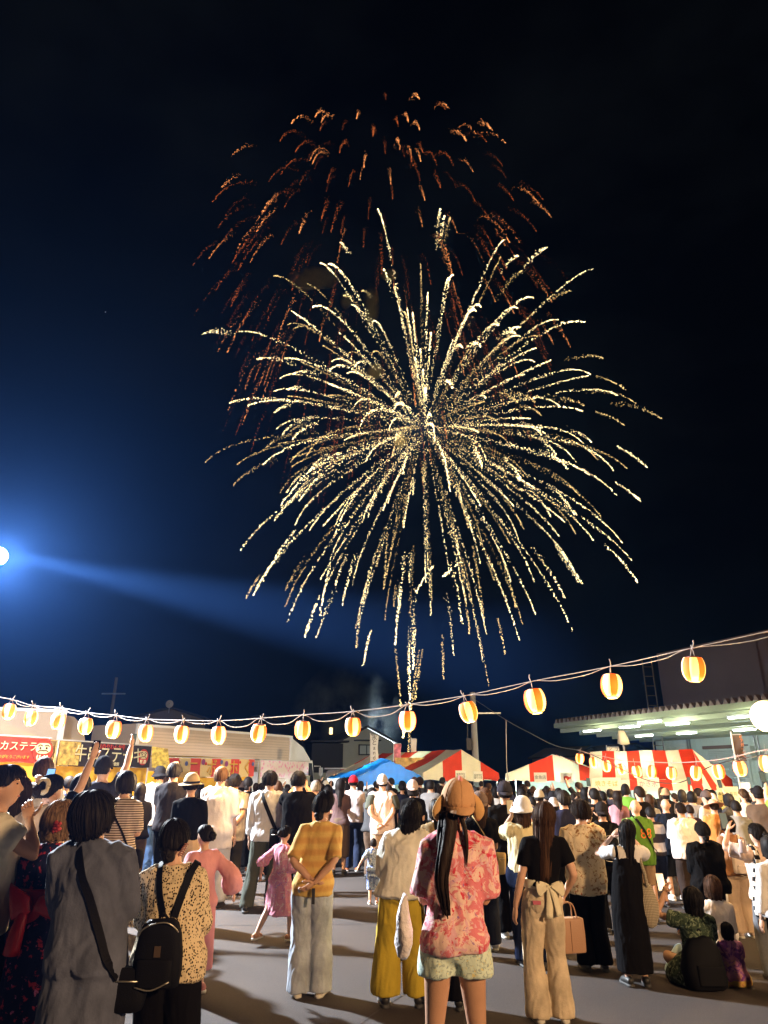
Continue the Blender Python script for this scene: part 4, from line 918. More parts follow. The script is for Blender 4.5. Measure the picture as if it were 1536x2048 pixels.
# dark roof shapes behind
def house(label, pts, D, dep, wallm, roofm, px0, px1, eave, apex, cat='house', win=None, over=.35):
    A = P(px0, eave[0], D); B = P(px1, eave[1], D * 1.02); M, L = frame2(A, B); r = root_at('house', M, label=label, category=cat); ze = A.z; za = P((px0 + px1) / 2, apex, D).z
    mb = MB(); V = [(0, 0, 0), (L, 0, 0), (L, 0, ze), (L / 2, 0, za), (0, 0, ze)]; V = V + [(x, dep, z) for x, y, z in V]
    mb.add(V, [(0, 1, 2, 3, 4), (9, 8, 7, 6, 5), (0, 4, 9, 5), (1, 6, 7, 2)]); w = mb.build('wall', wallm, r)
    mb = MB(); o = over; k = (za - ze) / (L / 2)
    for s in (0, 1):
        x0, x1 = (-o, L / 2) if s == 0 else (L + o, L / 2); z0, z1 = ze - k * o, za
        V = [(x0, -o, z0 + .02), (x1, -o, z1 + .02), (x1, dep + o, z1 + .02), (x0, dep + o, z0 + .02)]; V += [(x, y, z + .16) for x, y, z in V]
        mb.add(V, [(0, 1, 2, 3), (7, 6, 5, 4), (0, 4, 5, 1), (1, 5, 6, 2), (2, 6, 7, 3), (3, 7, 4, 0)])
    mb.build('roof', roofm, r)
    for (wx, wz, ww, wh) in win or []:
        f = MB(); f.box((wx, -.05, wz), (ww + .12, .08, wh + .12)); fo = f.build('window', DARK, r)
        for s in (-1, 1): q = MB(); q.box((wx + s * ww / 4, -.095, wz), (ww / 2 - .08, .02, wh - .08)); q.build('pane', mat('frosted', (.30, .32, .30), .3), fo)
        q = MB(); q.box((wx, -.4, wz + wh / 2 + .35), (ww + .9, .8, .1)); q.build('awning', DARK, r)
    return r, M, L, ze, za
HW = mat('house_wall', (.42, .42, .35), .8, var=.05, vscale=1); HD = mat('house_dark', (.035, .033, .032), .85); HG = mat('house_grey', (.16, .14, .12), .85)
r, M, L, ze, za = house('pale two storey gable house with one window and a dark roof', None, 60, 9, HW, HD, 683, 785, (1482, 1500), 1455, win=[(2.15, 5.05 - 1.25, 1.25, .75)])
q = MB(); q.box((-1.3, .8, 2.15), (2.6, 3, 4.2)); q.box((-1.2, .6, 4.4), (3.2, 3.6, .14)); q.build('side_wing', HD, r); q = MB(); q.box((-.2, -.6, 1.0), (6.5, 1.0, 2.0)); q.build('porch', HW, r)
house('dark gable house with a dish above the skewer stall', None, 62, 10, HG, HD, 266, 410, (1437, 1450), 1416, over=.5)
house('dim dark roofed house behind the ribbed truck', None, 75, 10, HD, HD, 430, 610, (1462, 1466), 1430)
house('dark steep roofed house left of the warehouse', None, 70, 10, HD, HD, 1225, 1318, (1512, 1514), 1489)
house('small dark house behind the near striped tent', None, 75, 8, HG, HD, 1150, 1215, (1512, 1514), 1494)
q = MB(); d0 = P(339, 1408, 61); a = np.linspace(0, 2 * np.pi, 18, endpoint=False); q.add(*loft([[(d0.x + .33 * k * math.cos(t), d0.y - .1 * (1 - k), d0.z + .33 * k * math.sin(t)) for t in a] for k in (1, .6, .1)], False)); q.tube([(d0.x, d0.y + .05, d0.z - .75), (d0.x, d0.y + .05, d0.z)], .03, 6)
o = q.build('satellite_dish', mat('dish', (.55, .55, .55), .5), None, True, label='round satellite dish on the ridge of the dark gable house', category='dish')
# poles and wires
def pole(label, px, ptop, D, r0, m, arms=()):
    t = P(px, ptop, D); q = root_at('utility_pole', Matrix.Translation((t.x, t.y, 0)), label=label, category='pole'); b = MB(); b.tube([(0, 0, 0), (0, 0, t.z)], [r0, r0 * .75], 12); b.build('post', m, q, True)
    for z, x0, x1 in arms: b = MB(); b.tube([(x0, -r0, t.z + z), (x1, -r0, t.z + z)], .05, 6); b.build('crossarm', STEEL, q)
    return t
CONC = mat('concrete', (.36, .35, .33), .85, var=.1)
pole('thin dark pole standing behind the black skewer stall', 233, 1355, 48, .13, HG, [(-1.1, -.8, .8)])
tp = pole('concrete pole with a side arm rising behind the striped tents', 945, 1385, 33, .17, CONC, [(-.95, .1, 1.25)])
q = MB(); q.box((tp.x - .30, tp.y - .25, 3.1), (.22, .2, .5)); q.tube([(tp.x - .35, tp.y - .25, 3.3), (tp.x - .33, tp.y - .25, 4.2)], .025, 6); q.build('junction_box', DARK, None, label='dark junction box strapped to the concrete pole', category='box')
r = root_at('lattice_mast', Matrix.Translation(P(1318, 1500, 52) * Vector((1, 1, 0)).length if False else Matrix.Translation((P(1318, 1500, 52).x, 52, 0)).translation), label='slim dark lattice mast beside the warehouse', category='mast')
hh = P(1318, 1318, 52).z
for x in (-.35, .35): b = MB(); b.tube([(x, 0, 0), (x, 0, hh)], .05, 6); b.build('upright', HG, r)
for k in range(int(hh / .7)): b = MB(); b.tube([(-.35, 0, .3 + k * .7), (.35, 0, .3 + k * .7)], .03, 5); b.build('rung', HG, r)
# banners on poles
def nobori(label, px, ptop, pbot, D, w, m, txt, ink, ts, side=1, lean=0., cols=1):
    t = P(px, ptop, D); bo = P(px, pbot, D); h = t.z - bo.z; r = root_at('banner_flag', Matrix.Translation((t.x, t.y, 0)), label=label, category='flag')
    b = MB(); b.tube([(0, 0, 0), (0, 0, t.z + .06)], .018, 8); b.build('flag_pole', POLE, r); b = MB(); b.tube([(0, 0, t.z), (side * w, 0, t.z)], .01, 6); b.build('top_rod', POLE, r)
    mb = MB(); V = []; n = 16
    for i in range(n + 1):
        for j in range(7):
            tt, u = i / n, j / 6; V.append((side * (u * w * (1 - .12 * math.sin(tt * 3.1) ** 2) + .02), .05 * math.sin(tt * 8 + u * 2) * u, t.z - .02 - h * tt))
    mb.add(V, grid_faces(n + 1, 7, False)); f = mb.build('flag_cloth', m, r, True); cl = txt.split('|')
    for c, col in enumerate(cl):
        for k, chh in enumerate(col):
            if chh == ' ': continue
            letters(chh, ts, ink, f, face_frame((side * w * (c + .5 + (0 if len(cl) == 1 else .06)) / len(cl), -.075, t.z - h * (k + .65) / (len(col) + .2)), (1, 0, 0), UP), depth=.001)
    return r
WF = mat('flag_white', (.72, .72, .66), .7, bump=.2, bscale=8)
nobori('white flag with dark lettering in front of the pale gable house', 741, 1470, 1521, 28, .30, WF, '氷とand', INK, .22)
nobori('slim white flag beside the pink flag behind the blue canopy', 822, 1477, 1515, 30, .22, WF, '', INK, .1)
nobori('pink and red flag behind the blue canopy', 787, 1487, 1520, 29, .30, mat('flag_pink', (.65, .20, .25), .7, var=.5, vscale=6), '', WHT, .1)
nobori('white two column flag behind the near striped tent', 1213, 1494, 1524, 25, .42, WF, 'とびじ|スー）', INK, .17)
nobori('colourful patterned flag by the warehouse corner', 1310, 1504, 1532, 28, .34, mat('flag_mixed', (.45, .42, .40), .7, var=.8, vscale=12), '', INK, .1)
nobori('tall brown flag with orange lettering in front of the shutter', 1462, 1469, 1520, 16, .22, mat('flag_brown', (.10, .065, .05), .7), ' |ビアガーデン', mat('orange_ink', (.8, .25, .08), .6), .085)
r = root_at('covered_lamp', Matrix.Translation((P(1248, 1500, 24).x, 24, 0)), label='lamp head wrapped in a pale plastic bag on a post', category='lamp'); zz_ = P(1248, 1475, 24).z
b = MB(); b.tube([(0, 0, 0), (0, 0, zz_ - .1)], .035, 8); b.build('post', CONC, r)
V, F = loft([ellring(zz_ - .22 + z, w, d, cx, 0, 20, 2.6) + 0 for z, w, d, cx in ((0, .08, .06, 0), (.03, .19, .12, .02), (.15, .18, .12, .01), (.32, .13, .1, -.02), (.42, .10, .08, -.03), (.44, .02, .02, -.03))]); V = V + .012 * np.c_[wnoise(V * 14, 0), wnoise(V * 14, 1), wnoise(V * 14, 2)]
link('bag', mesh_np('bag', V, F, [mat('plastic_bag', (.62, .60, .48), .4)]), r)
mb = MB(); s0 = P(798, 1514, 27.5); mb.box((s0.x + .8, s0.y + .6, s0.z - .22), (1.9, .05, .42)); o = mb.build('sign_board', mat('orange_sign', (.75, .42, .12), .6, var=.6, vscale=5), label='orange and white sign board behind the blue canopy', category='sign')
letters('のき', .34, INK, o, face_frame((s0.x + .95, s0.y + .565, s0.z - .24), (1, 0, 0), UP), depth=.001)
# other vehicles: dark van behind the crowd
A = P(652, 1543, 36); B = P(728, 1545, 36); M, L = frame2(A, B); r = root_at('parked_van', M, label='dark van parked in front of the pale gable house', category='van')
mb = MB(); sd = [(0, .35), (L, .35), (L, 1.25), (L - .25, 2.0), (.15, 2.05), (0, 1.9)]; n = 6; V = [(a_, 0, b2) for a_, b2 in sd] + [(a_, 1.8, b2) for a_, b2 in sd]
mb.add(V, [tuple(range(n)), tuple(reversed(range(n, 2 * n)))] + [(i, i + n, (i + 1) % n + n, (i + 1) % n) for i in range(n)]); mb.build('body', mat('van_paint', (.04, .04, .045), .25, spec=.6), r)
mb = MB(); mb.box((L / 2, -.01, 1.62), (L * .8, .02, .5)); mb.build('side_window', GLASS, r); mb = MB(); mb.box((L * .35, .9, 2.1), (L * .8, 1.4, .06)); mb.build('roof_rack', WHITEP, r); mb = MB(); mb.box((L * .5, .2, 2.04), (.5, .1, .07)); mb.build('tail_lamp', mat('tail_red', (.3, .02, .01), .3), r)
wheel_parts(r, .5, -.01, .32, .2); wheel_parts(r, L - .5, -.01, .32, .2)

# ------------------------------------------------------------------ lamps in view
def globe(label, c, rad, m, post_to=None):
    r = root_at('globe_lamp', Matrix.Translation((c.x, c.y, 0)), label=label, category='lamp')
    f = np.linspace(0.02, np.pi - .02, 16); b = MB(); b.lathe([(rad * math.sin(t), rad * math.cos(t)) for t in f], 28, (0, 0, c.z)); b.build('globe', m, r, True)
    b = MB(); x = post_to or 0; b.tube([(x, .3, 0), (x, .3, c.z - .5), (x * .3, .1, c.z - rad - .05), (0, 0, c.z - rad + .01)], .022, 8); b.build('post', DARK, r)
globe('white balloon floodlight at the left edge of the yard', FLOOD, .17, mat('flood_globe', (.8, .8, .8), .5, emit=(.85, .92, 1), es=60, sample=False), -.5)
globe('warm glowing globe lamp at the right edge under the canopy', WARM, .20, mat('warm_globe', (.8, .8, .8), .5, emit=(1, .62, .22), es=3.2, sample=False), .7)

# paper lanterns
def lantern_mats():
    out = []
    for key, col, es in (('lantern_red_paper', (1, .13, .006), 1.5), ('lantern_white_paper', (1, .47, .085), 2.3), ):
        n = NT(key, .6, 0.); n.b.inputs['Base Color'].default_value = (.7, .12, .03, 1) if 'red' in key else (.8, .7, .5, 1)
        x, y, z = n.sep(); g = n.math('SUBTRACT', z, -.045); g = n.math('MULTIPLY', n.math('MULTIPLY', g, g), -55.); g = n.math('POWER', 2.718, g)  # light of the bulb put into the paper's emission, strongest below the middle
        n.b.inputs['Emission Color'].default_value = _rgb(col); n.l(n.math('MULTIPLY', n.math('ADD', n.math('MULTIPLY', g, 1.15), .42), es), n.b.inputs['Emission Strength'])
        n.m.cycles.emission_sampling = 'NONE'; out.append(n.m)
    return out
LRED, LWHT = lantern_mats(); CAPM = mat('lantern_cap', (.10, .03, .02), .5); RINGM = mat('lantern_ring', (.75, .55, .30), .6, emit=(1, .6, .2), es=.5, sample=False)
def build_lantern():
    """paper body ribbed and striped, black cap, bottom ring, hanger; 0.27 m wide"""
    n = 48; a = np.linspace(0, 2 * np.pi, n, endpoint=False); prof = []
    for k in range(23):
        t = k / 22; z = .140 - .28 * t; r = .135 * (max(0, 1 - (abs(z - .012) / .190) ** 2.2)) ** .55; prof.append((r + (.0022 if k % 2 else -.0015), z))
    V = np.array([[(r * math.cos(t), r * math.sin(t), z) for t in a] for r, z in prof]).reshape(-1, 3); F = grid_faces(len(prof), n, True); mi = [0 if ((f[0] % n) * 8 // n) % 2 == 0 else 1 for f in F]
    F = [tuple(reversed(f)) for f in F]; body = mesh_np('paper', V, F, [LRED, LWHT], mi)
    c = MB(); c.lathe([(.001, .156), (.058, .156), (.066, .151), (.066, .137), (.06, .135)], 20); cap = mesh_np('cap', *c.arr(), [CAPM])
    c = MB(); c.lathe([(.056, -.134), (.062, -.136), (.062, -.154), (.054, -.156), (.052, -.136)], 20); ring = mesh_np('bottom_ring', *c.arr(), [RINGM])
    c = MB(); c.tube([(-.05, 0, .155), (0, 0, .25), (.05, 0, .155)], .004, 5, 0, 2); c.tube([(0, 0, .24), (.03, .01, .30), (.05, .0, .345)], .006, 5, 0, 2); c.tube([(0, 0, .25), (-.035, .01, .29)], .005, 5); hang = mesh_np('hanger', *c.arr(), [ROPE])
    return body, cap, ring, hang
LB = build_lantern()
def lantern(p, sc, label, group, rz, tilt):
    r = bpy.data.objects.new('paper_lantern', None); COL.objects.link(r); r.location = p; r.scale = (sc,) * 3; r.rotation_euler = (tilt[0], tilt[1], rz); r.empty_display_size = .1
    r['label'] = label; r['category'] = 'lantern'; r['group'] = group
    for nm, me in zip(('paper', 'cap', 'bottom_ring', 'hanger'), LB): link(nm, me, r)
S1 = [(18, 1423, 26), (62, 1436, 26), (116, 1442, 28), (171, 1452, 28), (227, 1459, 30), (292, 1466, 29), (363, 1468, 29), (437, 1470, 30), (517, 1466, 31), (605, 1460, 32), (706, 1453, 32), (815, 1442, 35), (937, 1424, 36), (1070, 1402, 43), (1223, 1372, 42), (1387, 1338, 45)]
where1 = ['at the far left edge over the red castella stall', 'second from the left over the red castella lettering', 'over the right end of the plain beige truck', 'in front of the cream cab fairing', 'over the middle of the black skewer banner', 'at the left end of the ribbed truck', 'over the ribbed truck below the dark gable', 'at the lowest sag over the ribbed truck', 'over the right part of the ribbed truck', 'over the gap beside the ribbed truck cab', 'in front of the pale gable house', 'right under the falling firework column', 'in front of the concrete pole', 'over the middle striped tent', 'against dark sky left of the warehouse gable', 'nearest and largest against the warehouse gable']
pts1 = []
rl = np.random.default_rng(3)
for k, ((px, py, w), wh) in enumerate(zip(S1, where1)):
    D = 13.0 - 5.6 * (px - 18) / (1387 - 18) ; p = P(px, py, D); zc = (D * _c + (p.z - CAM_H) * _s); sc = w * .98 * zc / FOC / .27
    lantern(p, sc, 'lit striped paper lantern ' + wh, 'lanterns on the long upper string', rl.uniform(0, 6.28), (rl.normal(0, .08), rl.normal(0, .11))); pts1.append((p, sc))
S2 = [(1160, 1517, 17), (1187, 1525, 17), (1213, 1532, 19), (1242, 1538, 18), (1273, 1543, 20), (1303, 1544, 21), (1343, 1546, 21), (1392, 1546, 23), (1437, 1543, 24), (1480, 1537, 26), (1533, 1527, 28)]
where2 = ['at the far end of the lower string on the tent ridge', 'second along the lower string on cream cloth', 'on the first red stripe of the near tent', 'on the second cream stripe of the near tent', 'on the second red stripe of the near tent', 'beside the middle of the near tent roof', 'over the third cream stripe of the near tent', 'at the right end of the near tent roof', 'in front of the roller shutter', 'beside the foot of the brown flag', 'cut by the right edge on the lower string']
pts2 = []
for p, sc in pts1: lamp('lantern_bulb', 'POINT', p - Vector((0, 0, .30 * sc)), 110 if p.x < -1.5 else 45, (1, .62, .25), .06)
for k, ((px, py, w), wh) in enumerate(zip(S2, where2)):
    D = 19.5 - 7.5 * (px - 1160) / (1533 - 1160); p = P(px, py, D); zc = (D * _c + (p.z - CAM_H) * _s); sc = w * .98 * zc / FOC / .27
    lantern(p, sc, 'lit striped paper lantern ' + wh, 'lanterns on the lower right string', rl.uniform(0, 6.28), (rl.normal(0, .08), rl.normal(0, .11))); pts2.append((p, sc))
for p, sc in pts2: lamp('lantern_bulb', 'POINT', p - Vector((0, 0, .30 * sc)), 45, (1, .62, .25), .06)
def rope(label, pts, rad, m=ROPE, sub=4): 
    b = MB(); b.tube(pts, rad, 6, 0, sub); return b.build('rope', m, None, True, label=label, category='rope')
top = [p + Vector((0, 0, .25 * s)) for p, s in pts1]; e0 = P(-60, 1384, 13.3); e1 = P(1640, 1240, 6.7)
rope('straight white rope carrying the long upper lantern string', [e0] + top + [e1], .0052, sub=3)
cab = []
for i in range(len(top) - 1):
    a, b = top[i], top[i + 1]; cab += [a, a * .7 + b * .3 - Vector((0, 0, (.10 if 6 < i < 11 else .045))), a * .3 + b * .7 - Vector((0, 0, (.10 if 6 < i < 11 else .045)))]
rope('slack white lamp cable looping along the upper lantern string', [e0 - Vector((0, 0, .03))] + cab + [top[-1], (top[-1] + e1) / 2 - Vector((0, 0, .06)), e1], .0045, sub=3)
top2 = [p + Vector((0, 0, .25 * s)) for p, s in pts2]; q0 = Vector((tp.x, tp.y - .2, tp.z - .3)); q1 = P(1012, 1440, 26)
rope('thin wire running from the concrete pole down to the near tent', [q0, q1, P(1060, 1466, 23.5), P(1110, 1491, 21.5), top2[0]], .010, STEEL, 3)
rope('pinkish rope carrying the lower lantern string', top2 + [P(1600, 1500, 11.2)], .009, mat('pink_rope', (.5, .32, .28), .7), 3)
rope('dark cable sagging along the lower lantern string', [t - Vector((0, 0, .02)) for t in top2[:2]] + [P(1240, 1537, 17.6), P(1300, 1562, 16.6), P(1360, 1565, 15.6), P(1400, 1543, 15), P(1450, 1524, 13.8), P(1600, 1498, 11.2)], .010, DARK, 3)
rope('white cord hanging straight down between the two striped tents', [q1, P(1013, 1520, 26), P(1015, 1548, 26), P(1019, 1566, 26)], .014, ROPE, 2)
mb = MB(); tg = P(662, 1462, 11); mb.box((tg.x, tg.y, tg.z), (.05, .01, .10)); mb.build('paper_tag', WHT, None, label='small white tag hanging from the lamp cable', category='tag')

# ------------------------------------------------------------------ fireworks: every spark is its own small glowing crystal
OCT = np.array([(1, 0, 0), (-1, 0, 0), (0, 1, 0), (0, -1, 0), (0, 0, 1), (0, 0, -1)], float); OCF = [(0, 2, 4), (2, 1, 4), (1, 3, 4), (3, 0, 4), (2, 0, 5), (1, 2, 5), (3, 1, 5), (0, 3, 5)]
def sparks(name, pos, rad, m, parent):
    n = len(pos); V = (pos[:, None, :] + OCT[None] * rad[:, None, None]).reshape(-1, 3); F = (np.array(OCF)[None] + np.arange(n)[:, None, None] * 6).reshape(-1, 3).tolist()
    me = mesh_np(name, V, F, [m], None, False); return link(name, me, parent, kind='stuff')
FIRE = [mat('spark_white', (0, 0, 0), .5, emit=(1, .79, .40), es=9, sample=False), mat('spark_gold', (0, 0, 0), .5, emit=(1, .70, .28), es=2.6, sample=False), mat('spark_pink', (0, 0, 0), .5, emit=(1, .50, .30), es=1.6, sample=False)]
EMB = [mat('ember_orange', (0, 0, 0), .5, emit=(1, .36, .11), es=2.8, sample=False), mat('ember_red', (0, 0, 0), .5, emit=(1, .24, .06), es=.8, sample=False), mat('ember_faint', (0, 0, 0), .5, emit=(.8, .18, .05), es=.35, sample=False)]
FD = 125.
FC = P(848, 852, FD); UNIT = (FD * _c + (FC.z - CAM_H) * _s) / FOC       # metres per photo pixel there
def burst(rng):
    r = root_at('firework', Matrix.Translation(FC), label='large golden firework bursting into glittering curved trails', category='firework')
    Rr = 432 * UNIT; gold = (1 + 5 ** .5) / 2; N = 250
    for k in range(N):
        zz = 1 - 2 * (k + .5) / N; th = 2 * math.pi * k / gold + rng.normal(0, .12); q = math.sqrt(1 - zz * zz); d = np.array((q * math.cos(th), q * math.sin(th), zz)) + rng.normal(0, .06, 3); d /= np.linalg.norm(d)
        sp = rng.uniform(.70, 1.12); t_end = rng.uniform(.86, 1.0); outer = rng.random() < .28
        t0 = rng.uniform(.50, .70) if outer else rng.uniform(.008, .10); n = int(rng.uniform(95, 175) * (t_end - t0) + 26)
        if not outer and rng.random() < .45: t_end = rng.uniform(.42, .85)
        t = t0 + (t_end - t0) * np.sort(rng.random(n) ** .9)
        dist = Rr * sp * (1 - np.exp(-2.1 * t)) / (1 - math.exp(-2.1)); drop = Rr * (.14 * t ** 2.8 + .02 * t)
        pos = d[None] * dist[:, None]; pos[:, 2] -= drop
        f = (t - t0) / (t_end - t0); jit = .21 * (1 - .8 * f) + .03; pos += rng.normal(0, 1, (n, 3)) * jit[:, None] * (1.0 if outer else .8)
        pos[:, 2] -= np.abs(rng.normal(0, .35, n)) * (1 - f)
        rad = rng.uniform(.026, .070, n) * (.75 + .40 * f)
        # bright head
        m = FIRE[0] if rng.random() < .72 else FIRE[1]
        sparks('spark_trail', pos, rad, m, r)
    # long willow streaks falling under the burst
    return r
def willow(rng):
    r = root_at('firework', Matrix.Translation(P(822, 1320, FD)), label='short golden sparks rising and dropping under the large burst', category='firework'); c = P(822, 1320, FD)
    for (x0, y0, x1, y1) in ((790, 1290, 802, 1415), (818, 1290, 820, 1420), (838, 1300, 822, 1420), (830, 1260, 826, 1340), (845, 1300, 830, 1400), (775, 1060, 768, 1180), (800, 1170, 790, 1290), (868, 1130, 832, 1185), (925, 1122, 885, 1155), (720, 1220, 712, 1300), (742, 1260, 726, 1330), (945, 1090, 968, 1240), (925, 1160, 940, 1268), (995, 1235, 1010, 1308), (885, 1270, 887, 1358), (660, 1130, 640, 1230), (640, 1190, 610, 1275), (520, 1150, 492, 1195), (590, 1060, 525, 1160), (820, 1460, 815, 1520), (808, 1450, 806, 1475), (1000, 1100, 1032, 1215), (1110, 1090, 1165, 1170), (1210, 1090, 1276, 1164), (1235, 893, 1295, 936), (1230, 965, 1283, 1003), (1190, 823, 1248, 850), (1190, 752, 1250, 777)):
        n = int(20 + math.hypot(x1 - x0, y1 - y0) * .62); t = np.sort(rng.random(n)); bow = .10 * math.hypot(x1 - x0, y1 - y0) * np.sin(np.pi * t) * (1 if abs(x1 - x0) > 12 else 0)
        pos = np.array([P(x0 + (x1 - x0) * q + rng.normal(0, 1.2), y0 + (y1 - y0) * q - b * .5 + rng.normal(0, 1.2), FD + rng.normal(0, .3)) - c for q, b in zip(t, bow)])
        sparks('spark_trail', pos, rng.uniform(.045, .105, n) * (.6 + .5 * t), FIRE[0] if rng.random() < .6 else FIRE[1], r)
    return r
def ember_burst(rng):
    c = P(758, 548, FD + 14); U2 = UNIT * (FD + 14) / FD; r = root_at('firework', Matrix.Translation(c), label='older dying firework of drooping red embers above the golden burst', category='firework'); Rr = 415 * U2
    for k in range(300):
        zz = 1 - 2 * (k + .5) / 300; th = 2.39996 * k + rng.normal(0, .2); q = math.sqrt(1 - zz * zz); d = np.array((q * math.cos(th), q * math.sin(th), zz))
        sp = rng.uniform(.72, 1.02); t1 = 1.; t0 = rng.uniform(.55, .82); n = int(rng.uniform(30, 75)); t = t0 + (t1 - t0) * np.sort(rng.random(n) ** .8)
        f = (t - t0) / (t1 - t0); dist = Rr * sp * (1 - np.exp(-1.8 * t)) / (1 - math.exp(-1.8)); drop = Rr * (.50 * np.clip(t - .45, 0, 1) ** 1.7 * 1.7)
        pos = d[None] * dist[:, None]; pos[:, 2] -= drop; pos[:, 2] += .12 * Rr * (zz > 0) * zz
        pos += rng.normal(0, 1, (n, 3)) * (.26 * (1 - f) + .05)[:, None]; rad = rng.uniform(.035, .08, n) * (.55 + .6 * f)
        sparks('ember_trail', pos, rad, EMB[0] if rng.random() < (.42 if zz > -.1 else .16) else EMB[1 if rng.random() < .6 else 2], r)
    return r
burst(np.random.default_rng(21)); willow(np.random.default_rng(4)); ember_burst(np.random.default_rng(9))
st = P(211, 624, 400); mb = MB(); mb.add(OCT * .45 + np.array(st), OCF); mb.build('star', mat('star_light', (0, 0, 0), .5, emit=(.8, .85, 1), es=1.2, sample=False), label='single faint star in the dark blue sky', category='star')

# ------------------------------------------------------------------ smoke and haze
def smoke_mat(key, dens, scale, col, lo=.5, hi=.75, aniso=.0, stretch=(1, 1, 1)):
    m = bpy.data.materials.new(key); m.use_nodes = True; t = m.node_tree; t.nodes.remove(t.nodes['Principled BSDF']); v = t.nodes.new('ShaderNodeVolumePrincipled'); v.inputs['Color'].default_value = _rgb(col); v.inputs['Anisotropy'].default_value = aniso
    co = t.nodes.new('ShaderNodeTexCoord'); mp_ = t.nodes.new('ShaderNodeMapping'); mp_.inputs['Scale'].default_value = stretch; n = t.nodes.new('ShaderNodeTexNoise'); n.inputs['Scale'].default_value = scale; n.inputs['Detail'].default_value = 4; n.inputs['Roughness'].default_value = .6
    r = t.nodes.new('ShaderNodeMapRange'); r.inputs['From Min'].default_value = lo; r.inputs['From Max'].default_value = hi; r.inputs['To Max'].default_value = dens
    t.links.new(co.outputs['Object'], mp_.inputs[0]); t.links.new(mp_.outputs[0], n.inputs['Vector']); t.links.new(n.outputs['Fac'], r.inputs['Value']); dd = t.nodes.new('ShaderNodeVectorMath'); dd.operation = 'DISTANCE'; dd.inputs[1].default_value = (.5, .5, .5); r2 = t.nodes.new('ShaderNodeMapRange'); r2.inputs['From Min'].default_value = .48; r2.inputs['From Max'].default_value = .08; mu = t.nodes.new('ShaderNodeMath'); mu.operation = 'MULTIPLY'
    t.links.new(co.outputs['Generated'], dd.inputs[0]); t.links.new(dd.outputs['Value'], r2.inputs['Value']); t.links.new(r.outputs[0], mu.inputs[0]); t.links.new(r2.outputs[0], mu.inputs[1]); t.links.new(mu.outputs[0], v.inputs['Density']); t.links.new(v.outputs[0], t.nodes['Material Output'].inputs['Volume']); return m

lamp('firework_light', 'POINT', FC, 5000, (1, .75, .4), 3.)
def fixn(o):
    bm = bmesh.new(); bm.from_mesh(o.data); bmesh.ops.recalc_face_normals(bm, faces=bm.faces); bm.to_mesh(o.data); bm.free()
SMK = smoke_mat('firework_smoke', 1.1, .22, (.72, .58, .24), .36, .62)
for k, (px, py, w, h) in enumerate(((628, 556, 60, 26), (742, 618, 22, 60), (750, 740, 18, 26), (797, 884, 24, 20), (690, 600, 16, 30), (780, 548, 22, 18))):
    p = P(px, py, FD + 4); f = np.linspace(.05, np.pi - .05, 14); a = np.linspace(0, 2 * np.pi, 24, endpoint=False)
    V, Fc = loft([[(w * UNIT * math.sin(t) * math.cos(u), w * UNIT * .6 * math.sin(t) * math.sin(u), h * UNIT * math.cos(t)) for u in a] for t in f]); V = V * (1 + .22 * wnoise(V * .45, k % 3, k))[:, None]
    o = link('firework_smoke', mesh_np('firework_smoke', V, [tuple(reversed(q)) for q in Fc], [SMK]), None, label=('wide yellowish smoke drift at the upper left of the golden burst', 'tall yellowish smoke puff above the burst centre', 'small smoke puff left of the burst centre', 'smoke puff just below left of the burst centre', 'thin smoke puff left of the tall yellowish puff', 'faint smoke puff between the two fireworks')[k], category='smoke', kind='stuff'); o.location = p; fixn(o)
p0, p1 = P(560, 1540, 72), P(820, 1400, 72); mb = MB(); V, Fc = loft(rings_from([(1.0, 5, 3, 0), (4, 6.5, 3.5, 0), (9, 5.5, 3, 0), (13, 2, 1.5, 0)], 24, 2)); mb.add(V, Fc)
o = mb.build('smoke', smoke_mat('ground_smoke', .8, .42, (.55, .68, .75), .46, .78, stretch=(1, 1, .8)), None, True, label='pale drifting smoke behind the gable house below the fireworks', category='smoke', kind='stuff'); o.location = ((p0.x + p1.x) / 2, 72, 0); fixn(o)
lamp('smoke_fill_lamp', 'POINT', ((p0.x + p1.x) / 2 + 3, 66, 1.5), 90000, (.8, .92, 1), .3)  # added unseen lamp that brightens the drifting smoke
# ------------------------------------------------------------------ printed cloths
def leopard():
    n = NT('leopard_cloth'); v = n.n('TexVoronoi', Scale=88.); n.l(n.mapped((1, 1, .8)), v.inputs['Vector']); k = n.noise(30, 2).outputs['Fac']
    d = n.math('ADD', v.outputs['Distance'], n.math('MULTIPLY', n.math('SUBTRACT', k, .5), .5))
    return n.out(n.ramp(d, [(.34, (.03, .018, .012)), (.40, (.66, .54, .35))]), .35, 50, .7)
def stripes(key, cols, freq, soft=.15, axis=2, wob=.02, warm=0):
    n = NT(key); s = n.sep(); k = n.noise(6, 2).outputs['Fac']; z = n.math('ADD', s[axis], n.math('MULTIPLY', k, wob)); w = n.math('SINE', n.math('MULTIPLY', z, freq)); w = n.math('ADD', n.math('MULTIPLY', w, .5), .5)
    kn = n.math('SINE', n.math('MULTIPLY', s[2], 700.)); c = n.ramp(w, [(.5 - soft, cols[0]), (.5 + soft, cols[1])])
    return n.out(n.mix(n.math('MULTIPLY', n.math('ADD', n.math('MULTIPLY', kn, .5), .5), .18), c, tuple(x * .55 for x in cols[0])), .4, 60, .7)
def blotch(key, base, spots, scale=16., thr=.5, dist=1.2, seed=0):
    n = NT(key); c = base
    for k, (col, th) in enumerate(spots):
        f = n.noise(scale * (1 + .3 * k), 5, n.mapped((1, 1, 1), (0, 0, 0), (seed + 3.7 * k, 1.3 * k, 2.1 * k)), .6, dist).outputs['Fac']
        m = n.ramp(f, [(th, (0, 0, 0)), (th + .035, (1, 1, 1))]); c = n.mix(m, c, col)
    return n.out(c, .3, 50, .75)
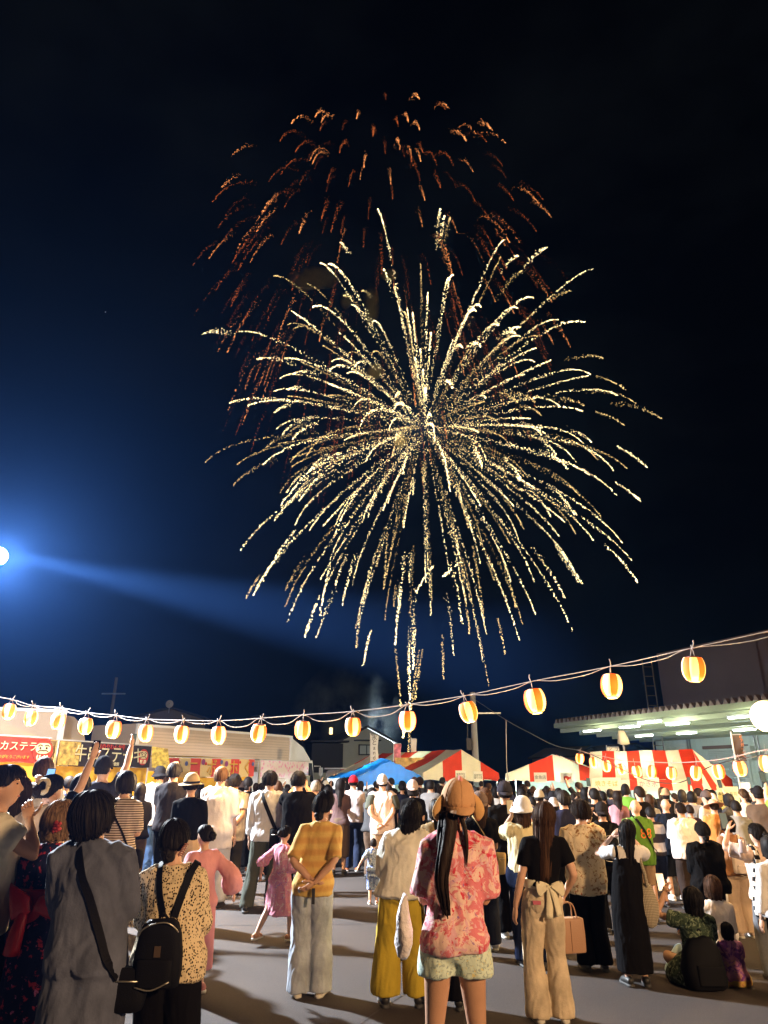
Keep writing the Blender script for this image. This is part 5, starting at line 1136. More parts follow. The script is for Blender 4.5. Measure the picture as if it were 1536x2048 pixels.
def check(key, a, b, f):
    n = NT(key); c = n.n('TexChecker', Scale=f); c.inputs['Color1'].default_value = _rgb(a); c.inputs['Color2'].default_value = _rgb(b); n.l(n.mapped((1, .001, 1.0)), c.inputs['Vector']); return n.out(c.outputs['Color'], .2, 60)
LEO = leopard(); KNIT = stripes('yellow_knit', ((.55, .30, .085), (.62, .41, .12)), 66, .35)
TANST = stripes('tan_stripe', ((.70, .60, .48), (.10, .06, .04)), 260, .08, wob=.004)
TIE = blotch('pink_tie_dye', (.66, .20, .24), [((.80, .56, .50), .49), ((.62, .05, .09), .58), ((.72, .42, .50), .56), ((.30, .16, .38), .64), ((.09, .03, .06), .685)], 7.5, dist=2.2)
MINT = blotch('mint_shorts', (.58, .70, .60), [((.30, .38, .36), .54), ((.70, .62, .28), .60)], 40.)
FLOR = blotch('brown_floral', (.66, .55, .38), [((.30, .16, .07), .56), ((.40, .09, .05), .63), ((.45, .38, .06), .66)], 24., dist=.7)
YUK = blotch('navy_yukata', (.012, .014, .045), [((.50, .04, .07), .58), ((.60, .15, .30), .64), ((.72, .5, .4), .70)], 19., dist=.4)
PINKD = blotch('pink_dress', (.70, .28, .36), [((.48, .22, .48), .58), ((.76, .54, .52), .56), ((.60, .10, .20), .63)], 16.)
BLUEP = blotch('blue_plaid', (.30, .40, .60), [((.06, .10, .28), .52), ((.7, .7, .75), .60)], 30.)
GREENP = blotch('green_foliage_print', (.035, .055, .035), [((.16, .20, .13), .53), ((.008, .014, .008), .56), ((.45, .46, .32), .67)], 14., dist=1.5)
PURP = blotch('purple_shine', (.52, .22, .38), [((.20, .06, .30), .5), ((.6, .3, .28), .6)], 12.); YELL = blotch('yellow_skirt', (.70, .45, .10), [((.55, .22, .10), .56), ((.75, .6, .3), .6)], 14.)
FLW = blotch('pale_floral', (.66, .56, .52), [((.35, .16, .16), .55), ((.2, .16, .14), .62)], 40.)
WHITE, BLACK, NAVY = cloth((.74, .73, .72)), cloth((.0065, .006, .0065)), cloth((.009, .013, .032)); CREAMC = cloth((.72, .68, .55)); PINKW = cloth((.72, .60, .58))
def denim(key, col):
    n = NT(key, .85, .1); x, y, z = n.sep(); a = n.noise(7, 5).outputs['Fac']; t = n.noise(1, 2, n.mapped((500, 500, 90))).outputs['Fac']
    c = n.ramp(a, [(.32, [q * .75 for q in col]), (.68, [min(1, q * 1.3) for q in col])]); return n.out(n.mix(n.math('MULTIPLY', t, .4), c, tuple(q * .6 for q in col)), .4, 70, .8)
JBLUE, JPALE, JBEIGE, JGREY, CHAM = denim('blue_denim', (.07, .14, .30)), denim('pale_denim', (.36, .40, .46)), denim('beige_denim', (.60, .50, .36)), denim('grey_denim', (.14, .15, .17)), denim('grey_chambray', (.10, .115, .17))
OLIVE = cloth((.055, .06, .048)); MUST = cloth((.46, .34, .035)); BROWNC = cloth((.10, .065, .045)); TANC = cloth((.42, .30, .18)); GREYB = cloth((.33, .29, .26)); LBLUE = cloth((.58, .58, .60))
STRAW = cloth((.66, .50, .30)); CAPB = cloth((.02, .018, .02)); CAPR = cloth((.50, .015, .03)); CAPG = cloth((.50, .44, .42)); BROWNCAP = cloth((.12, .085, .075)); ANIM = cloth((.58, .33, .17))
def F(px, fy): return G(px, fy).y
from mathutils.bvhtree import BVHTree
def surf_tree(info):
    V, Fc = [], []
    for ch in info['root'].children:
        if ch.name.split('.')[0] in ('shirt', 'trousers', 'skirt', 'dress', 'yukata', 'kimono', 'hoodie', 'blouse'):
            o = len(V); V += [v.co.copy() for v in ch.data.vertices]; Fc += [tuple(i + o for i in p.vertices) for p in ch.data.polygons]
    return BVHTree.FromPolygons(V, Fc)
def back_y(tr, x, z, default=-.14):
    h = tr.ray_cast(Vector((x, -1, z)), Vector((0, 1, 0))); return h[0].y if h[0] is not None and h[0].y < .05 else default
def ribbon(pts, w, th, cen=(0, 0)):
    p = catmull(np.array(pts, float), 4); T = np.gradient(p, axis=0); T /= np.linalg.norm(T, axis=1)[:, None]; N = np.c_[p[:, 0] - cen[0], p[:, 1] - cen[1], np.zeros(len(p))]; N[:, 2] += np.abs(T[:, 1]) * .2 ; N /= np.linalg.norm(N, axis=1)[:, None] + 1e-6
    B = np.cross(T, N); B /= np.linalg.norm(B, axis=1)[:, None] + 1e-6; N = np.cross(B, T)
    return loft(np.stack([p + B * w / 2 + N * th, p - B * w / 2 + N * th, p - B * w / 2 - N * th * .3, p + B * w / 2 - N * th * .3], 1))
def strap_pts(info, tr, x0, x1, z1, s):
    """band over the shoulder at x0, down across the back to (x1, z1)"""
    top = 1.0; h = tr.ray_cast(Vector((x0, -.01, 3)), Vector((0, 0, -1))); zt = h[0].z + .004 if h[0] is not None else 1.42 * s
    h2 = tr.ray_cast(Vector((x0, 1, zt - .12 * s)), Vector((0, -1, 0))); yf = h2[0].y if h2[0] is not None else .1
    pts = [(x0, yf + .008, zt - .12 * s), (x0, .03 * s, zt + .003), (x0 * .98, -.05 * s, zt - .01)]
    for q in np.linspace(.12, 1, 7): x = x0 + (x1 - x0) * q; z = zt + (z1 - zt) * q; pts.append((x, back_y(tr, x, z) - .006, z))
    return pts
def place(o, info): o.matrix_world = info['M']; return o
LEATH = mat('black_nylon', (.006, .006, .007), .7, spec=.1, bump=.2, bscale=200); ZIP = mat('zip_metal', (.5, .47, .4), .35, .8)
def sling(info, x0, x1, z1, w, label, bag=None, m=None, cat='bag'):
    s = info['s']; tr = surf_tree(info); m = m or LEATH; r = empty('shoulder_bag', label=label, category=cat); V, Fc = ribbon(strap_pts(info, tr, x0 * s, x1 * s, z1 * s, s), w * s, .004)
    link('strap', mesh_np('strap', V, Fc, [m], None, False), r)
    if bag:
        bx, by, bz, dx, dy, dz = [q * s for q in bag]; V, Fc = loft([ellring(bz + q * dz / 2, dx / 2 * k, dy / 2 * k, bx, by, 24, 4) for q, k in ((-1, .82), (-.92, .97), (-.4, 1.04), (.4, 1.), (.9, .95), (1, .8))]); V = V + .008 * np.c_[wnoise(V * 18, 0), wnoise(V * 18, 1), wnoise(V * 18, 2)]
        link('pouch', mesh_np('pouch', V, Fc, [m]), r); q = MB(); q.tube([(bx - dx * .36, by - dy * .55, bz + dz * .22), (bx + dx * .36, by - dy * .55, bz + dz * .22)], .004, 5); link('zip', mesh_np('zip', *q.arr(), [ZIP]), r)
    return place(r, info)
PHB = mat('phone_body', (.02, .02, .022), .3)
def phone(info, h, label, scr=None, ang=0., es=1.2):
    p = info['hands'][h]; r = empty('phone', label=label, category='phone'); b = MB(); b.box((0, 0, 0), (.074, .009, .152)); V, Fc = b.arr()
    bm = bmesh.new(); me = mesh_np('body', V, Fc, [PHB], None, False); bm.from_mesh(me); bmesh.ops.bevel(bm, geom=list(bm.edges), offset=.003, segments=2, affect='EDGES'); bm.to_mesh(me); bm.free(); link('body', me, r)
    q = MB(); q.add([(-.034, -.0056, -.07), (.034, -.0056, -.07), (.034, -.0056, .07), (-.034, -.0056, .07)], [(0, 1, 2, 3)]); q.build('screen', mat('screen_%s' % (scr or 'off'), (.01, .01, .012), .15, emit={'blue': (.25, .5, 1), 'amber': (.8, .5, .2), None: (0, 0, 0), 'dim': (.12, .14, .10)}[scr], es=0 if scr is None else es, sample=False), r)
    q = MB(); q.box((-.02, .006, .055), (.026, .004, .026)); q.build('camera_bump', PHB, r)
    r.location = p + Vector((.0, .05, .09)); r.rotation_euler = (R(-14), R(ang), R(0)); return r

ALL = []
def per(*a, **k):
    i = person(*a, seed=len(ALL) + 1, **k); ALL.append(i); return i
T = lambda m, **k: dict(m=m, **k)

# ------------------------------------------------------------------ nearest people
a = per('person in a loose grey chambray shirt with a black cross-body strap at the lower left', 193, 1577, 4.25, near=2, sex='m', arms=('front', 'front'), hair=('wolf', .025, .04, 'black'), look=(16, -38), fringe=62, lean=-.10,
        shirt=T(CHAM, fit=.036, hem=.54, sl=.95, r0=.088, r1=.06, flare=.06, col=.012, amp=.013, name='shirt'), bottom=T(JBEIGE, rk=.10, rh=.10), shoes=(.5, .48, .45), bulk=.96)
sling(a, -.125, .20, .80, .042, 'wide black cross-body strap with a buckle over the grey shirt', (.24, -.03, .74, .2, .1, .2))
b = per('person in a navy yukata with red flowers and a red sash', 126, 1598, 4.9, near=2, arms=('front', 'front'), hair=('bob', .05, .03, 'blond', 'lowbun'), look=(12, -15),
        shirt=T(YUK, fit=.035, hem=.80, sl=.75, r0=.085, r1=.13, amp=.008, name='kimono'), bottom=T(YUK, kind='skirt', hem=.12, w=.22, name='yukata'), shoes=(.1, .05, .03))
V, Fc = loft(rings_from([(.98, .185, .145, 0), (1.0, .19, .15, 0), (1.16, .185, .15, .0), (1.18, .18, .145, 0)], 30, 1)); o = link('obi', mesh_np('obi', V * b['s'], Fc, [mat('red_silk', (.42, .012, .015), .4, bump=.2, bscale=30)]), b['root'])
q = MB()
for sd in (-1, 1): q.add(*loft([ellring(0, .05 + .07 * k, .03, 0, 0, 14, 2.2) @ np.array([[.2, 0, sd * .9], [0, 1, 0], [-sd, 0, .3]]) + np.array((sd * (.02 + .13 * k), -.19, 1.10 + .02 * k)) for k in (0, .4, .8, 1)]))
q.add(*tube([(-.06, -.18, 1.06), (-.08, -.19, .95), (-.10, -.18, .82)], [.03, .045, .05], 10, 2)); link('bow', mesh_np('bow', q.arr()[0] * b['s'], q.arr()[1], [mat('red_silk')]), o)
q = MB(); rr = np.random.default_rng(2)
for k in range(16): c = np.array((.02 + .05 * rr.random(), -.125 - .02 * rr.random(), 1.52 + .07 * rr.random())); q.add(OCT * (.012 + .010 * rr.random()) + c, OCF)
link('flower_ornament', mesh_np('flower_ornament', q.arr()[0] * b['s'], q.arr()[1], [mat('red_petal', (.55, .06, .06), .6)]), b['root'])['kind'] = 'stuff'
c = per('person in a leopard print blouse with dark hair in a claw clip and black trousers', 351, 1636, 4.5, near=2, arms=('front', 'front'), hair=('tied', 0, .024, 'black', 'lowbun'), look=(14, -6), fringe=58, lean=-.07,
        shirt=T(LEO, fit=.045, hem=.80, sl=.58, r0=.088, r1=.085, flare=.10, amp=.010, name='blouse'), bottom=T(BLACK, rk=.12, rh=.135), shoes=(.02, .02, .02), bulk=1.06)
def backpack(info, label, w=.27, h=.34, zc=1.0, tag=True, m=None):
    s = info['s']; tr = surf_tree(info); m = m or LEATH; r = empty('backpack', label=label, category='backpack'); y0 = min(back_y(tr, x * s, z * s) for x in (-.06, 0, .06) for z in (zc - .1, zc, zc + .1)) - .012
    V, Fc = loft([ellring((zc + q * h / 2) * s, w / 2 * k * s, .062 * kd * s, 0, y0 - .062 * s, 30, 3.6) for q, k, kd in ((-1, .84, .8), (-.95, .97, 1), (-.5, 1.04, 1.12), (0, 1.02, 1.1), (.55, .95, 1.), (.85, .78, .85), (.97, .55, .6), (1, .4, .4))]); V = V + .004 * np.c_[wnoise(V * 22, 0), wnoise(V * 22, 1), wnoise(V * 22, 2)]
    link('bag_body', mesh_np('bag_body', V, Fc, [m]), r)
    V, Fc = loft([ellring((zc - h * .25 + q * h * .20) * s, w * .40 * k * s, .03 * s, 0, y0 - .125 * s, 26, 4) for q, k in ((-1, .9), (-.9, 1), (.8, 1), (1, .92))]); link('front_pocket', mesh_np('front_pocket', V, Fc, [m]), r)
    for nm, pts in (('zip', [(-w * .44, -.07, .06), (-w * .40, -.115, .12), (-w * .15, -.132, .16), (w * .2, -.132, .17), (w * .42, -.10, .12), (w * .45, -.06, .05)]), ('pocket_zip', [(-w * .36, -.158, -.155), (0, -.16, -.17), (w * .38, -.15, -.13)])):
        V, Fc = tube([(x * s, y0 + y * s, (zc + z) * s) for x, y, z in pts], .0045 * s, 6, 3); link(nm, mesh_np(nm, V, Fc, [ZIP]), r)
    for sd in (-1, 1): V, Fc = ribbon(strap_pts(info, tr, sd * .115 * s, sd * .035 * s, (zc + h * .46) * s, s), .044 * s, .005); link('shoulder_strap', mesh_np('shoulder_strap', V, Fc, [m], None, False), r)
    q = MB(); q.tube([(-.03 * s, y0 - .02, (zc + h * .47) * s), (0, y0 - .045, (zc + h * .58) * s), (.03 * s, y0 - .02, (zc + h * .47) * s)], .007, 6, 0, 3); q.build('grab_loop', m, r, True)
    if tag:
        q = MB(); q.box((.01, y0 - .134 * s, (zc + .02) * s), (.034, .004, .05)); q.build('patch', mat('brown_patch', (.07, .045, .03), .6), r)
        q = MB(); a_ = np.linspace(0, 2 * np.pi, 20, endpoint=False); q.add(*loft([[(-w * .43 * s + .021 * math.cos(t), y0 - .10 * s + d, (zc - .10) * s + .024 * math.sin(t)) for t in a_] for d in (-.02, -.028)])); q.build('yellow_charm', mat('charm_yellow', (.70, .68, .03), .4), r)
        q = MB(); q.tube([(-w * .46 * s, y0 - .11 * s, (zc - .13) * s), (-w * .48 * s, y0 - .11 * s, (zc - .16) * s)], .006, 6); q.build('charm_bead', ZIP, r)
    return place(r, info)
backpack(c, 'small black backpack with pale zips and a yellow round charm', .27, .36, .99)
q = MB()
for k in range(7): q.tube([(.015 + .006 * k, -.10, 1.50 + .012 * k), (.02 + .006 * k, -.135, 1.515 + .010 * k), (.045 + .005 * k, -.12, 1.50 + .012 * k)], .0045, 5, 0, 2)
V, Fc = q.arr(); link('claw_clip', mesh_np('claw_clip', V * c['s'], Fc, [mat('tortoise', (.30, .12, .10), .2)]), c['root'])
d = per('person in a yellow orange striped knit top with hands clasped behind and pale jeans', 652, 1580, F(612, 1990), near=2, arms=('behind', 'behind'), hair=('tied', 0, .026, 'black', 'lowbun'), look=(18, -14), lean=.12, skin='tan',
        shirt=T(KNIT, fit=.022, hem=.80, sl=.52, r0=.07, r1=.066, amp=.006), bottom=T(JPALE, rk=.105, rh=.115, hem=.035, amp=.009), shoes=(.55, .47, .33), fringe=60)
q = MB(); q.box((.03, -.205, .82), (.03, .012, .13)); V, Fc = q.arr(); o = link('folded_fan', mesh_np('folded_fan', V * d['s'], Fc, [DARK], None, False), None, label='small dark folded fan held behind the knit top', category='fan'); place(o, d)
e = per('person in a billowing white blouse and wide mustard trousers', 826, 1598, F(800, 2010), near=2, arms=('front', 'front'), hair=('long', .16, .022, 'black'), look=(16, -12), lean=.15,
        shirt=T(cloth((.76, .75, .66)), fit=.075, hem=.86, sl=.9, r0=.105, r1=.06, blouse=True, puff=.03, amp=.010, name='blouse'), bottom=T(MUST, rk=.112, rh=.135, hem=.09, amp=.010), shoes=(.02, .02, .02), stance=.15)
f = per('person in an oversized pink patterned T-shirt, mint shorts and a tan animal cap', 915, 1556, 4.45, near=2, arms=((.10, .22, 1.2), 'phone') if False else ('front', 'front'), hair=('tied', .0, .020, 'black'), look=(16, 6), hat=('animal', ANIM, 1), skin='tan',
        shirt=T(TIE, fit=.026, hem=.84, sl=.50, r0=.085, r1=.085, flare=.015, amp=.010), bottom=T(MINT, rk=.100, rh=.108, hem=.72, amp=.006), shoes=(.5, .5, .5), stance=.14, lean=.06, bulk=.92)
def strands(path, rad, n, r0, seed):
    """a hanging lock of hair made of many thin wavy strands"""
    g = np.random.default_rng(seed); mb = MB(); P0 = catmull(np.array(path, float), 4); Rr_ = np.interp(np.linspace(0, 1, len(P0)), np.linspace(0, 1, len(rad)), rad)
    for _ in range(n):
        t, u = g.uniform(0, 2 * np.pi), g.random() ** .5; end = int(len(P0) * g.uniform(.78, 1)); q_ = P0[:end].copy(); w = np.linspace(0, 1, end)
        q_[:, 0] += Rr_[:end] * u * math.cos(t) + .006 * np.sin(w * g.uniform(3, 8) + g.uniform(0, 6)) * w; q_[:, 1] += Rr_[:end] * u * math.sin(t) * .6 + .006 * np.sin(w * g.uniform(3, 8)) * w
        mb.tube(q_[::2], np.linspace(r0, r0 * .3, len(q_[::2])), 4)
    return mb.arr()
q = MB(); q.add(*strands([(-.01, -.09, 1.56), (-.02, -.125, 1.45), (-.05, -.16, 1.33), (-.075, -.165, 1.2), (-.06, -.16, 1.10), (-.045, -.155, 1.02)], [.045, .046, .042, .036, .028, .016], 110, .0055, 4)); q.add(*tube([(-.01, -.10, 1.55), (-.02, -.13, 1.45), (-.05, -.165, 1.33), (-.075, -.165, 1.2), (-.06, -.16, 1.10), (-.045, -.155, 1.02)], [.038, .036, .030, .022, .014, .002], 40, 6)); V, Fc = q.arr(); aa = np.arctan2(V[:, 1] + .14, V[:, 0] + .04); V[:, 0] += .0018 * np.sin(aa * 17); V[:, 1] += .0018 * np.cos(aa * 13)
link('long_tail', mesh_np('long_tail', V * f['s'], Fc, [HAIR['dark']]), f['root'])['kind'] = 'stuff'
q = MB()
for sd in (-1, 1): q.add(*tube([(sd * .055, -.07, 1.54), (sd * .075, -.10, 1.45), (sd * .08, -.11, 1.36), (sd * .075, -.115, 1.27)], [.014, .014, .010, .002], 14, 3))
V, Fc = q.arr(); link('loose_hair', mesh_np('loose_hair', V * f['s'], Fc, [HAIR['dark']]), f['root'])['kind'] = 'stuff'
V, Fc = loft([ellring(z, w, d_, -.29, -.02, 24, 2.5) for z, w, d_ in ((1.12, .012, .03), (1.07, .03, .05), (1.0, .05, .065), (.92, .062, .075), (.84, .066, .08), (.77, .055, .065), (.745, .02, .03))]); V = V + .010 * np.c_[wnoise(V * 30, 0), wnoise(V * 30, 1), wnoise(V * 12, 2)]
V = (V - (-.26, 0, 1.08)) * (.72, .8, .82) + (-.26, 0, 1.08); o = link('plastic_bag', mesh_np('plastic_bag', V * f['s'], Fc, [mat('bag_film', (.66, .62, .64), .6, bump=.9, bscale=28)]), None, label='white plastic bag hanging at the left side of the pink patterned T-shirt', category='bag'); place(o, f)
g = per('person in black seen only by the trousers between the mustard trousers and mint shorts', 885, 1606, 6.6, near=1, arms=('front', 'front'), hair=('bob', .04, .02, 'black'), shirt=T(BROWNC, fit=.03), bottom=T(BLACK, rk=.09, rh=.10), shoes=(.02, .02, .02))
h = per('person with long brown hair, black crop top and a white bow on jeans', 1096, 1601, F(1098, 2040), near=2, arms=('down', 'bag'), hair=('long', .46, .024, 'brown'), look=(12, -4), fringe=55, lean=.10,
        shirt=T(BLACK, fit=.018, hem=1.02, sl=.36, r0=.068, r1=.066, amp=.004), bottom=T(JBEIGE, rk=.088, rh=.104, hem=.03, amp=.009, waist=1.0, hip=.004), shoes=(.4, .35, .3), stance=.105)
q = MB(); q.add(*loft(rings_from([(1.0, .148, .112, 0), (1.01, .152, .116, 0), (1.06, .145, .11, 0), (1.07, .14, .106, 0)], 30, 1)))
for sd in (-1, 1): q.add(*loft([np.c_[np.cos(t_) * (.012 + .04 * k) * .6 + .05 + sd * (.012 + .085 * k), np.sin(t_) * .02 - .15, np.sin(t_ * 1) * (.012 + .05 * k) + 1.03 - .02 * k * k] for k in (0, .3, .6, .9, 1.0) for t_ in [np.linspace(0, 2 * np.pi, 14, endpoint=False)]]))
for x1, x2, z2 in ((.05, .02, .78), (.06, .11, .80)): q.add(*ribbon([(x1, -.145, 1.03), ((x1 + x2) / 2, -.165, .93), (x2, -.168, z2)], .06, .004))
V, Fc = q.arr(); link('waist_bow', mesh_np('waist_bow', V * h['s'], Fc, [cloth((.78, .72, .52))]), h['root'])
q = MB(); tr = surf_tree(h)
for x, w, z0, z1 in ((-.075, .11, .77, .92),):
    P4 = [(x - w / 2, z1), (x + w / 2, z1), (x + w / 2, z0 + .03), (x, z0), (x - w / 2, z0 + .03)]; q.add([(xx * h['s'], back_y(tr, xx * h['s'], zz_ * h['s']) - .006, zz_ * h['s']) for xx, zz_ in P4], [tuple(range(5))])
link('back_pocket', mesh_np('back_pocket', *q.arr(), [JGREY if False else JBEIGE]), h['root'])
q = MB(); q.add([(xx * h['s'], back_y(tr, xx * h['s'], zz_ * h['s']) - .010, zz_ * h['s']) for xx, zz_ in ((-.11, .885), (-.045, .885), (-.045, .915), (-.11, .915))], [(0, 1, 2, 3)]); link('pink_patch', mesh_np('pink_patch', *q.arr(), [mat('pink_stitch', (.65, .16, .22), .7)]), h['root'])
def handbag(info, hnd, label, w=.26, h_=.24, dp=.11, m=None):
    p = info['hands'][hnd]; r = empty('handbag', label=label, category='handbag'); m = m or mat('tan_leather', (.40, .23, .14), .45, bump=.1, bscale=90)
    V, Fc = loft([ellring(z, w / 2 * k, dp / 2 * k, 0, 0, 28, 7) for z, k in ((-h_, .97), (-h_ + .008, 1), (-h_ * .5, 1.02), (-.01, .98), (0, .95))]); link('bag_body', mesh_np('bag_body', V, Fc, [m]), r)
    for sd in (-1, 1): q = MB(); q.tube([(-.07, sd * dp * .4, -.02), (-.045, sd * dp * .2, .10), (.045, sd * dp * .2, .10), (.07, sd * dp * .4, -.02)], .006, 6, 0, 4); q.build('handle', m, r, True)
    q = MB(); q.box((0, -dp / 2 - .004, -h_ * .5), (.004, .004, h_ * .9)); q.build('seam', m, r); r.location = p + Vector((0, 0, -.17)); r.rotation_euler = (0, 0, R(14)); return r
handbag(h, 1, 'tan leather handbag held beside the white bow')
i_ = per('person in a white bucket hat and pale yellow T-shirt raising a phone', 1050, 1591, F(1035, 1932), near=2, arms=('phone', (.05, .30, 1.55)), hair=('long', .20, .02, 'brown'), hat=('bucket', WHITE), look=(14, 4), lean=.0,
          shirt=T(cloth((.70, .63, .38)), fit=.05, hem=.92, sl=.42, r0=.085, r1=.085, amp=.011), bottom=T(NAVY, rk=.105, rh=.10, amp=.012), shoes=(.05, .05, .06))
i_['M']
tr = surf_tree(i_); me = text_mesh('ANG', .13 * i_['s'], .0006); V, _n = get_vn(me); V2 = V.copy(); zc = 1.0 * i_['s']
for k, v in enumerate(V): x, z = v[0] + .02, v[1] + zc - .25 * max(0, v[0]) ; V2[k] = (x, back_y(tr, x, z) - .004 - v[2] * .5, z)
set_v(me, V2); me.materials.clear(); me.materials.append(INK); link('lettering', me, i_['root'])
V, Fc = loft(rings_from([(.80, .19, .15, 0), (.84, .205, .165, 0), (.92, .205, .165, 0), (.97, .18, .14, 0)], 36, 2)); V = V + .02 * np.c_[wnoise(V * 14, 0), wnoise(V * 14, 1), wnoise(V * 14, 2)]; o = link('tied_jacket', mesh_np('tied_jacket', V * i_['s'], Fc, [NAVY]), i_['root'])
phone(i_, 0, 'phone held up beside the white bucket hat', 'amber', 0, .8)
j = per('person in a brown floral shirt and black trousers with messy dark hair', 1168, 1597, F(1185, 1940), near=2, sex='m', arms=('front', 'front'), hair=('short', 0, .034, 'dark'), look=(14, 8), shirt=T(FLOR, fit=.055, hem=.74, sl=.5, r0=.095, r1=.095, col=.008, amp=.010), bottom=T(BLACK, rk=.10, rh=.10), shoes=(.05, .045, .045))
k_ = per('person in a long black sleeveless dress over a white top with straight black hair', 1266, 1638, F(1268, 1970), near=2, arms=((.12, .22, 1.5), (.14, .22, 1.48)), hair=('long', .34, .018, 'black'), look=(12, 2), fringe=58, lean=.12,
         shirt=T(WHITE, fit=.016, hem=1.05, sl=.36, r0=.072, r1=.075), bottom=T(BLACK, kind='skirt', hem=.13, w=.20, waist=1.30, name='dress', amp=.008), shoes=(.015, .015, .015))
tr = surf_tree(k_)
for sd in (-1, 1):
    V, Fc = ribbon(strap_pts(k_, tr, sd * .09 * k_['s'], sd * .09 * k_['s'], 1.24 * k_['s'], k_['s']), .03, .003); link('dress_strap', mesh_np('dress_strap', V, Fc, [BLACK]), k_['root'])
def knitbag(info, label):
    s = info['s']; r = empty('knit_bag', label=label, category='bag'); n = NT('ecru_knit', .9, .2); x, y, z = n.sep(); w = n.math('MULTIPLY', n.math('SINE', n.math('MULTIPLY', n.math('ADD', x, z), 240.)), n.math('SINE', n.math('MULTIPLY', n.math('SUBTRACT', x, z), 240.)))
    m = n.out(n.ramp(w, [(.1, (.22, .18, .12)), (.5, (.52, .46, .34))]), .3, 60)
    V, Fc = loft([ellring(z, w_, d_, .22, -.03, 26, 2.4) for z, w_, d_ in ((1.02, .06, .04), (.95, .09, .07), (.82, .115, .09), (.70, .115, .09), (.60, .08, .07), (.565, .02, .02))]); cr_ = .008 * np.sin((V[:, 0] + V[:, 2]) * 150) * np.sin((V[:, 0] - V[:, 2]) * 150); V = V + np.c_[cr_, -cr_, 0 * cr_] ; link('bag_body', mesh_np('bag_body', V * s, Fc, [m]), r)
    V, Fc = tube([(.20, .05, 1.0), (.165, .03, 1.3), (.15, -.0, 1.43), (.17, -.05, 1.35), (.20, -.10, 1.15), (.22, -.09, 1.0)], .02, 10, 4); V[:, 0] += .004 * np.sin(V[:, 2] * 120); link('strap', mesh_np('strap', V * s, Fc, [m]), r); return place(r, info)
knitbag(k_, 'ecru knitted shoulder bag hanging over the black dress')
phone(k_, 1, 'phone raised in front of the person in the black dress', 'dim')
# children
l_ = per('child in a pink kimono with short black hair facing left beyond the leopard blouse', 412, 1648, 7.0, near=1, arms=('wide', 'wide'), yaw=45, hair=('crop', 0, .022, 'black', 'bun'), look=(10, 10), shirt=T(cloth((.66, .30, .32)), fit=.03, hem=.62, sl=.95, r0=.08, r1=.12, amp=.01, name='kimono'), bottom=T(cloth((.62, .26, .30)), kind='skirt', hem=.22, w=.21), shoes=(.5, .2, .2))
m_ = per('running child in a pink and purple dress with sandals', 573, 1651, F(545, 1885), near=2, arms=('wide', 'front'), yaw=-35, lean=.06, legs=[(-.11, -.42, .12), (.10, .16, .10)], hair=('tied', 0, .022, 'black', 'bun'), look=(6, 0), shirt=T(PINKD, fit=.028, hem=.85, sl=.6, r0=.075, r1=.11, amp=.01), bottom=T(PINKD, kind='skirt', hem=.40, w=.27, amp=.014), shoes=(.45, .22, .12))
n_ = per('small child in a blue plaid outfit beside the white blouse', 747, 1676, F(745, 1808), near=1, arms=('wide', 'front'), hair=('bob', .02, .02, 'black'), shirt=T(BLUEP, fit=.03, hem=.7, sl=.5), bottom=T(BLUEP, rk=.10, rh=.11, hem=.36), shoes=(.6, .35, .3))
# middle row, left to right
per('person in profile at the left edge resting a hand at the chin', 18, 1528, 4.9, near=2, yaw=-62, arms=('down', 'chin'), hair=('tied', 0, .03, 'black', 'lowbun'), look=(10, -14), face=True, fringe=62, shirt=T(CREAMC, fit=.05, hem=.8, sl=.3, r0=.09, r1=.09), bottom=T(BLACK), skin='tan')
p = per('long-haired person in a greyish white T-shirt holding up a blue-lit phone', 44, 1551, 6.3, near=2, arms=('down', (.06, .26, 1.62)), hair=('long', .22, .022, 'dark'), shirt=T(cloth((.62, .56, .56)), fit=.05, hem=.80, sl=.45, r0=.09, r1=.09), bottom=T(BLACK, rk=.09, rh=.09), yaw=-10)
phone(p, 1, 'phone with a bright blue screen held up at the left', 'blue', 0, 1.6)
p = per('person in a black T-shirt with hair in a bun and cream scrunchie raising a phone', 108, 1548, 6.6, near=2, arms=((.26, .02, .84), (.26, .20, 1.95)), yaw=-14, hair=('tied', 0, .024, 'black', 'bun'), shirt=T(BLACK, fit=.022, hem=.95, sl=.42, r0=.075, r1=.072), bottom=T(BLACK, kind='skirt', hem=.3, w=.22), fringe=60, look=(14, -14))
phone(p, 1, 'dark phone held high over the person with the scrunchie', None, 0)
aa = np.linspace(0, 2 * np.pi, 26); bc = p['root'].children; V, Fc = tube([(.058 * math.cos(t), -.115 + .03 * math.sin(t) * .2, 1.625 + .055 * math.sin(t)) for t in aa], .018, 8, 0, False); V = V + .006 * np.c_[wnoise(V * 60, 0), wnoise(V * 60, 1), wnoise(V * 60, 2)]; link('scrunchie', mesh_np('scrunchie', V * p['s'], Fc, [cloth((.70, .60, .42))]), p['root'])
per('person in a mustard tan shirt seen between the raised phone and the dark cap', 166, 1546, 8.2, near=1, sex='m', arms=('front', 'front'), hair=('short', 0, .022, 'black'), shirt=T(TANC, fit=.03), bottom=T(BLACK))
per('broad person in a white shirt with short brown hair under the castella daruma', 92, 1513, 8.6, near=1, sex='m', arms=('front', 'front'), hair=('short', 0, .018, 'brown'), shirt=T(WHITE, fit=.04, col=.01), bottom=T(NAVY))
p = per('person in a dark navy T-shirt and dark cap raising a phone before the skewer banner', 211, 1513, 9.6, near=1, sex='m', arms=('front', (.20, .24, 1.86)), hair=('crop', 0, .014, 'black'), hat=('cap', CAPB, 0), shirt=T(cloth((.03, .03, .045)), fit=.03, sl=.35), bottom=T(BLACK))
phone(p, 1, 'phone with a pale case held up against the skewer banner', 'dim')
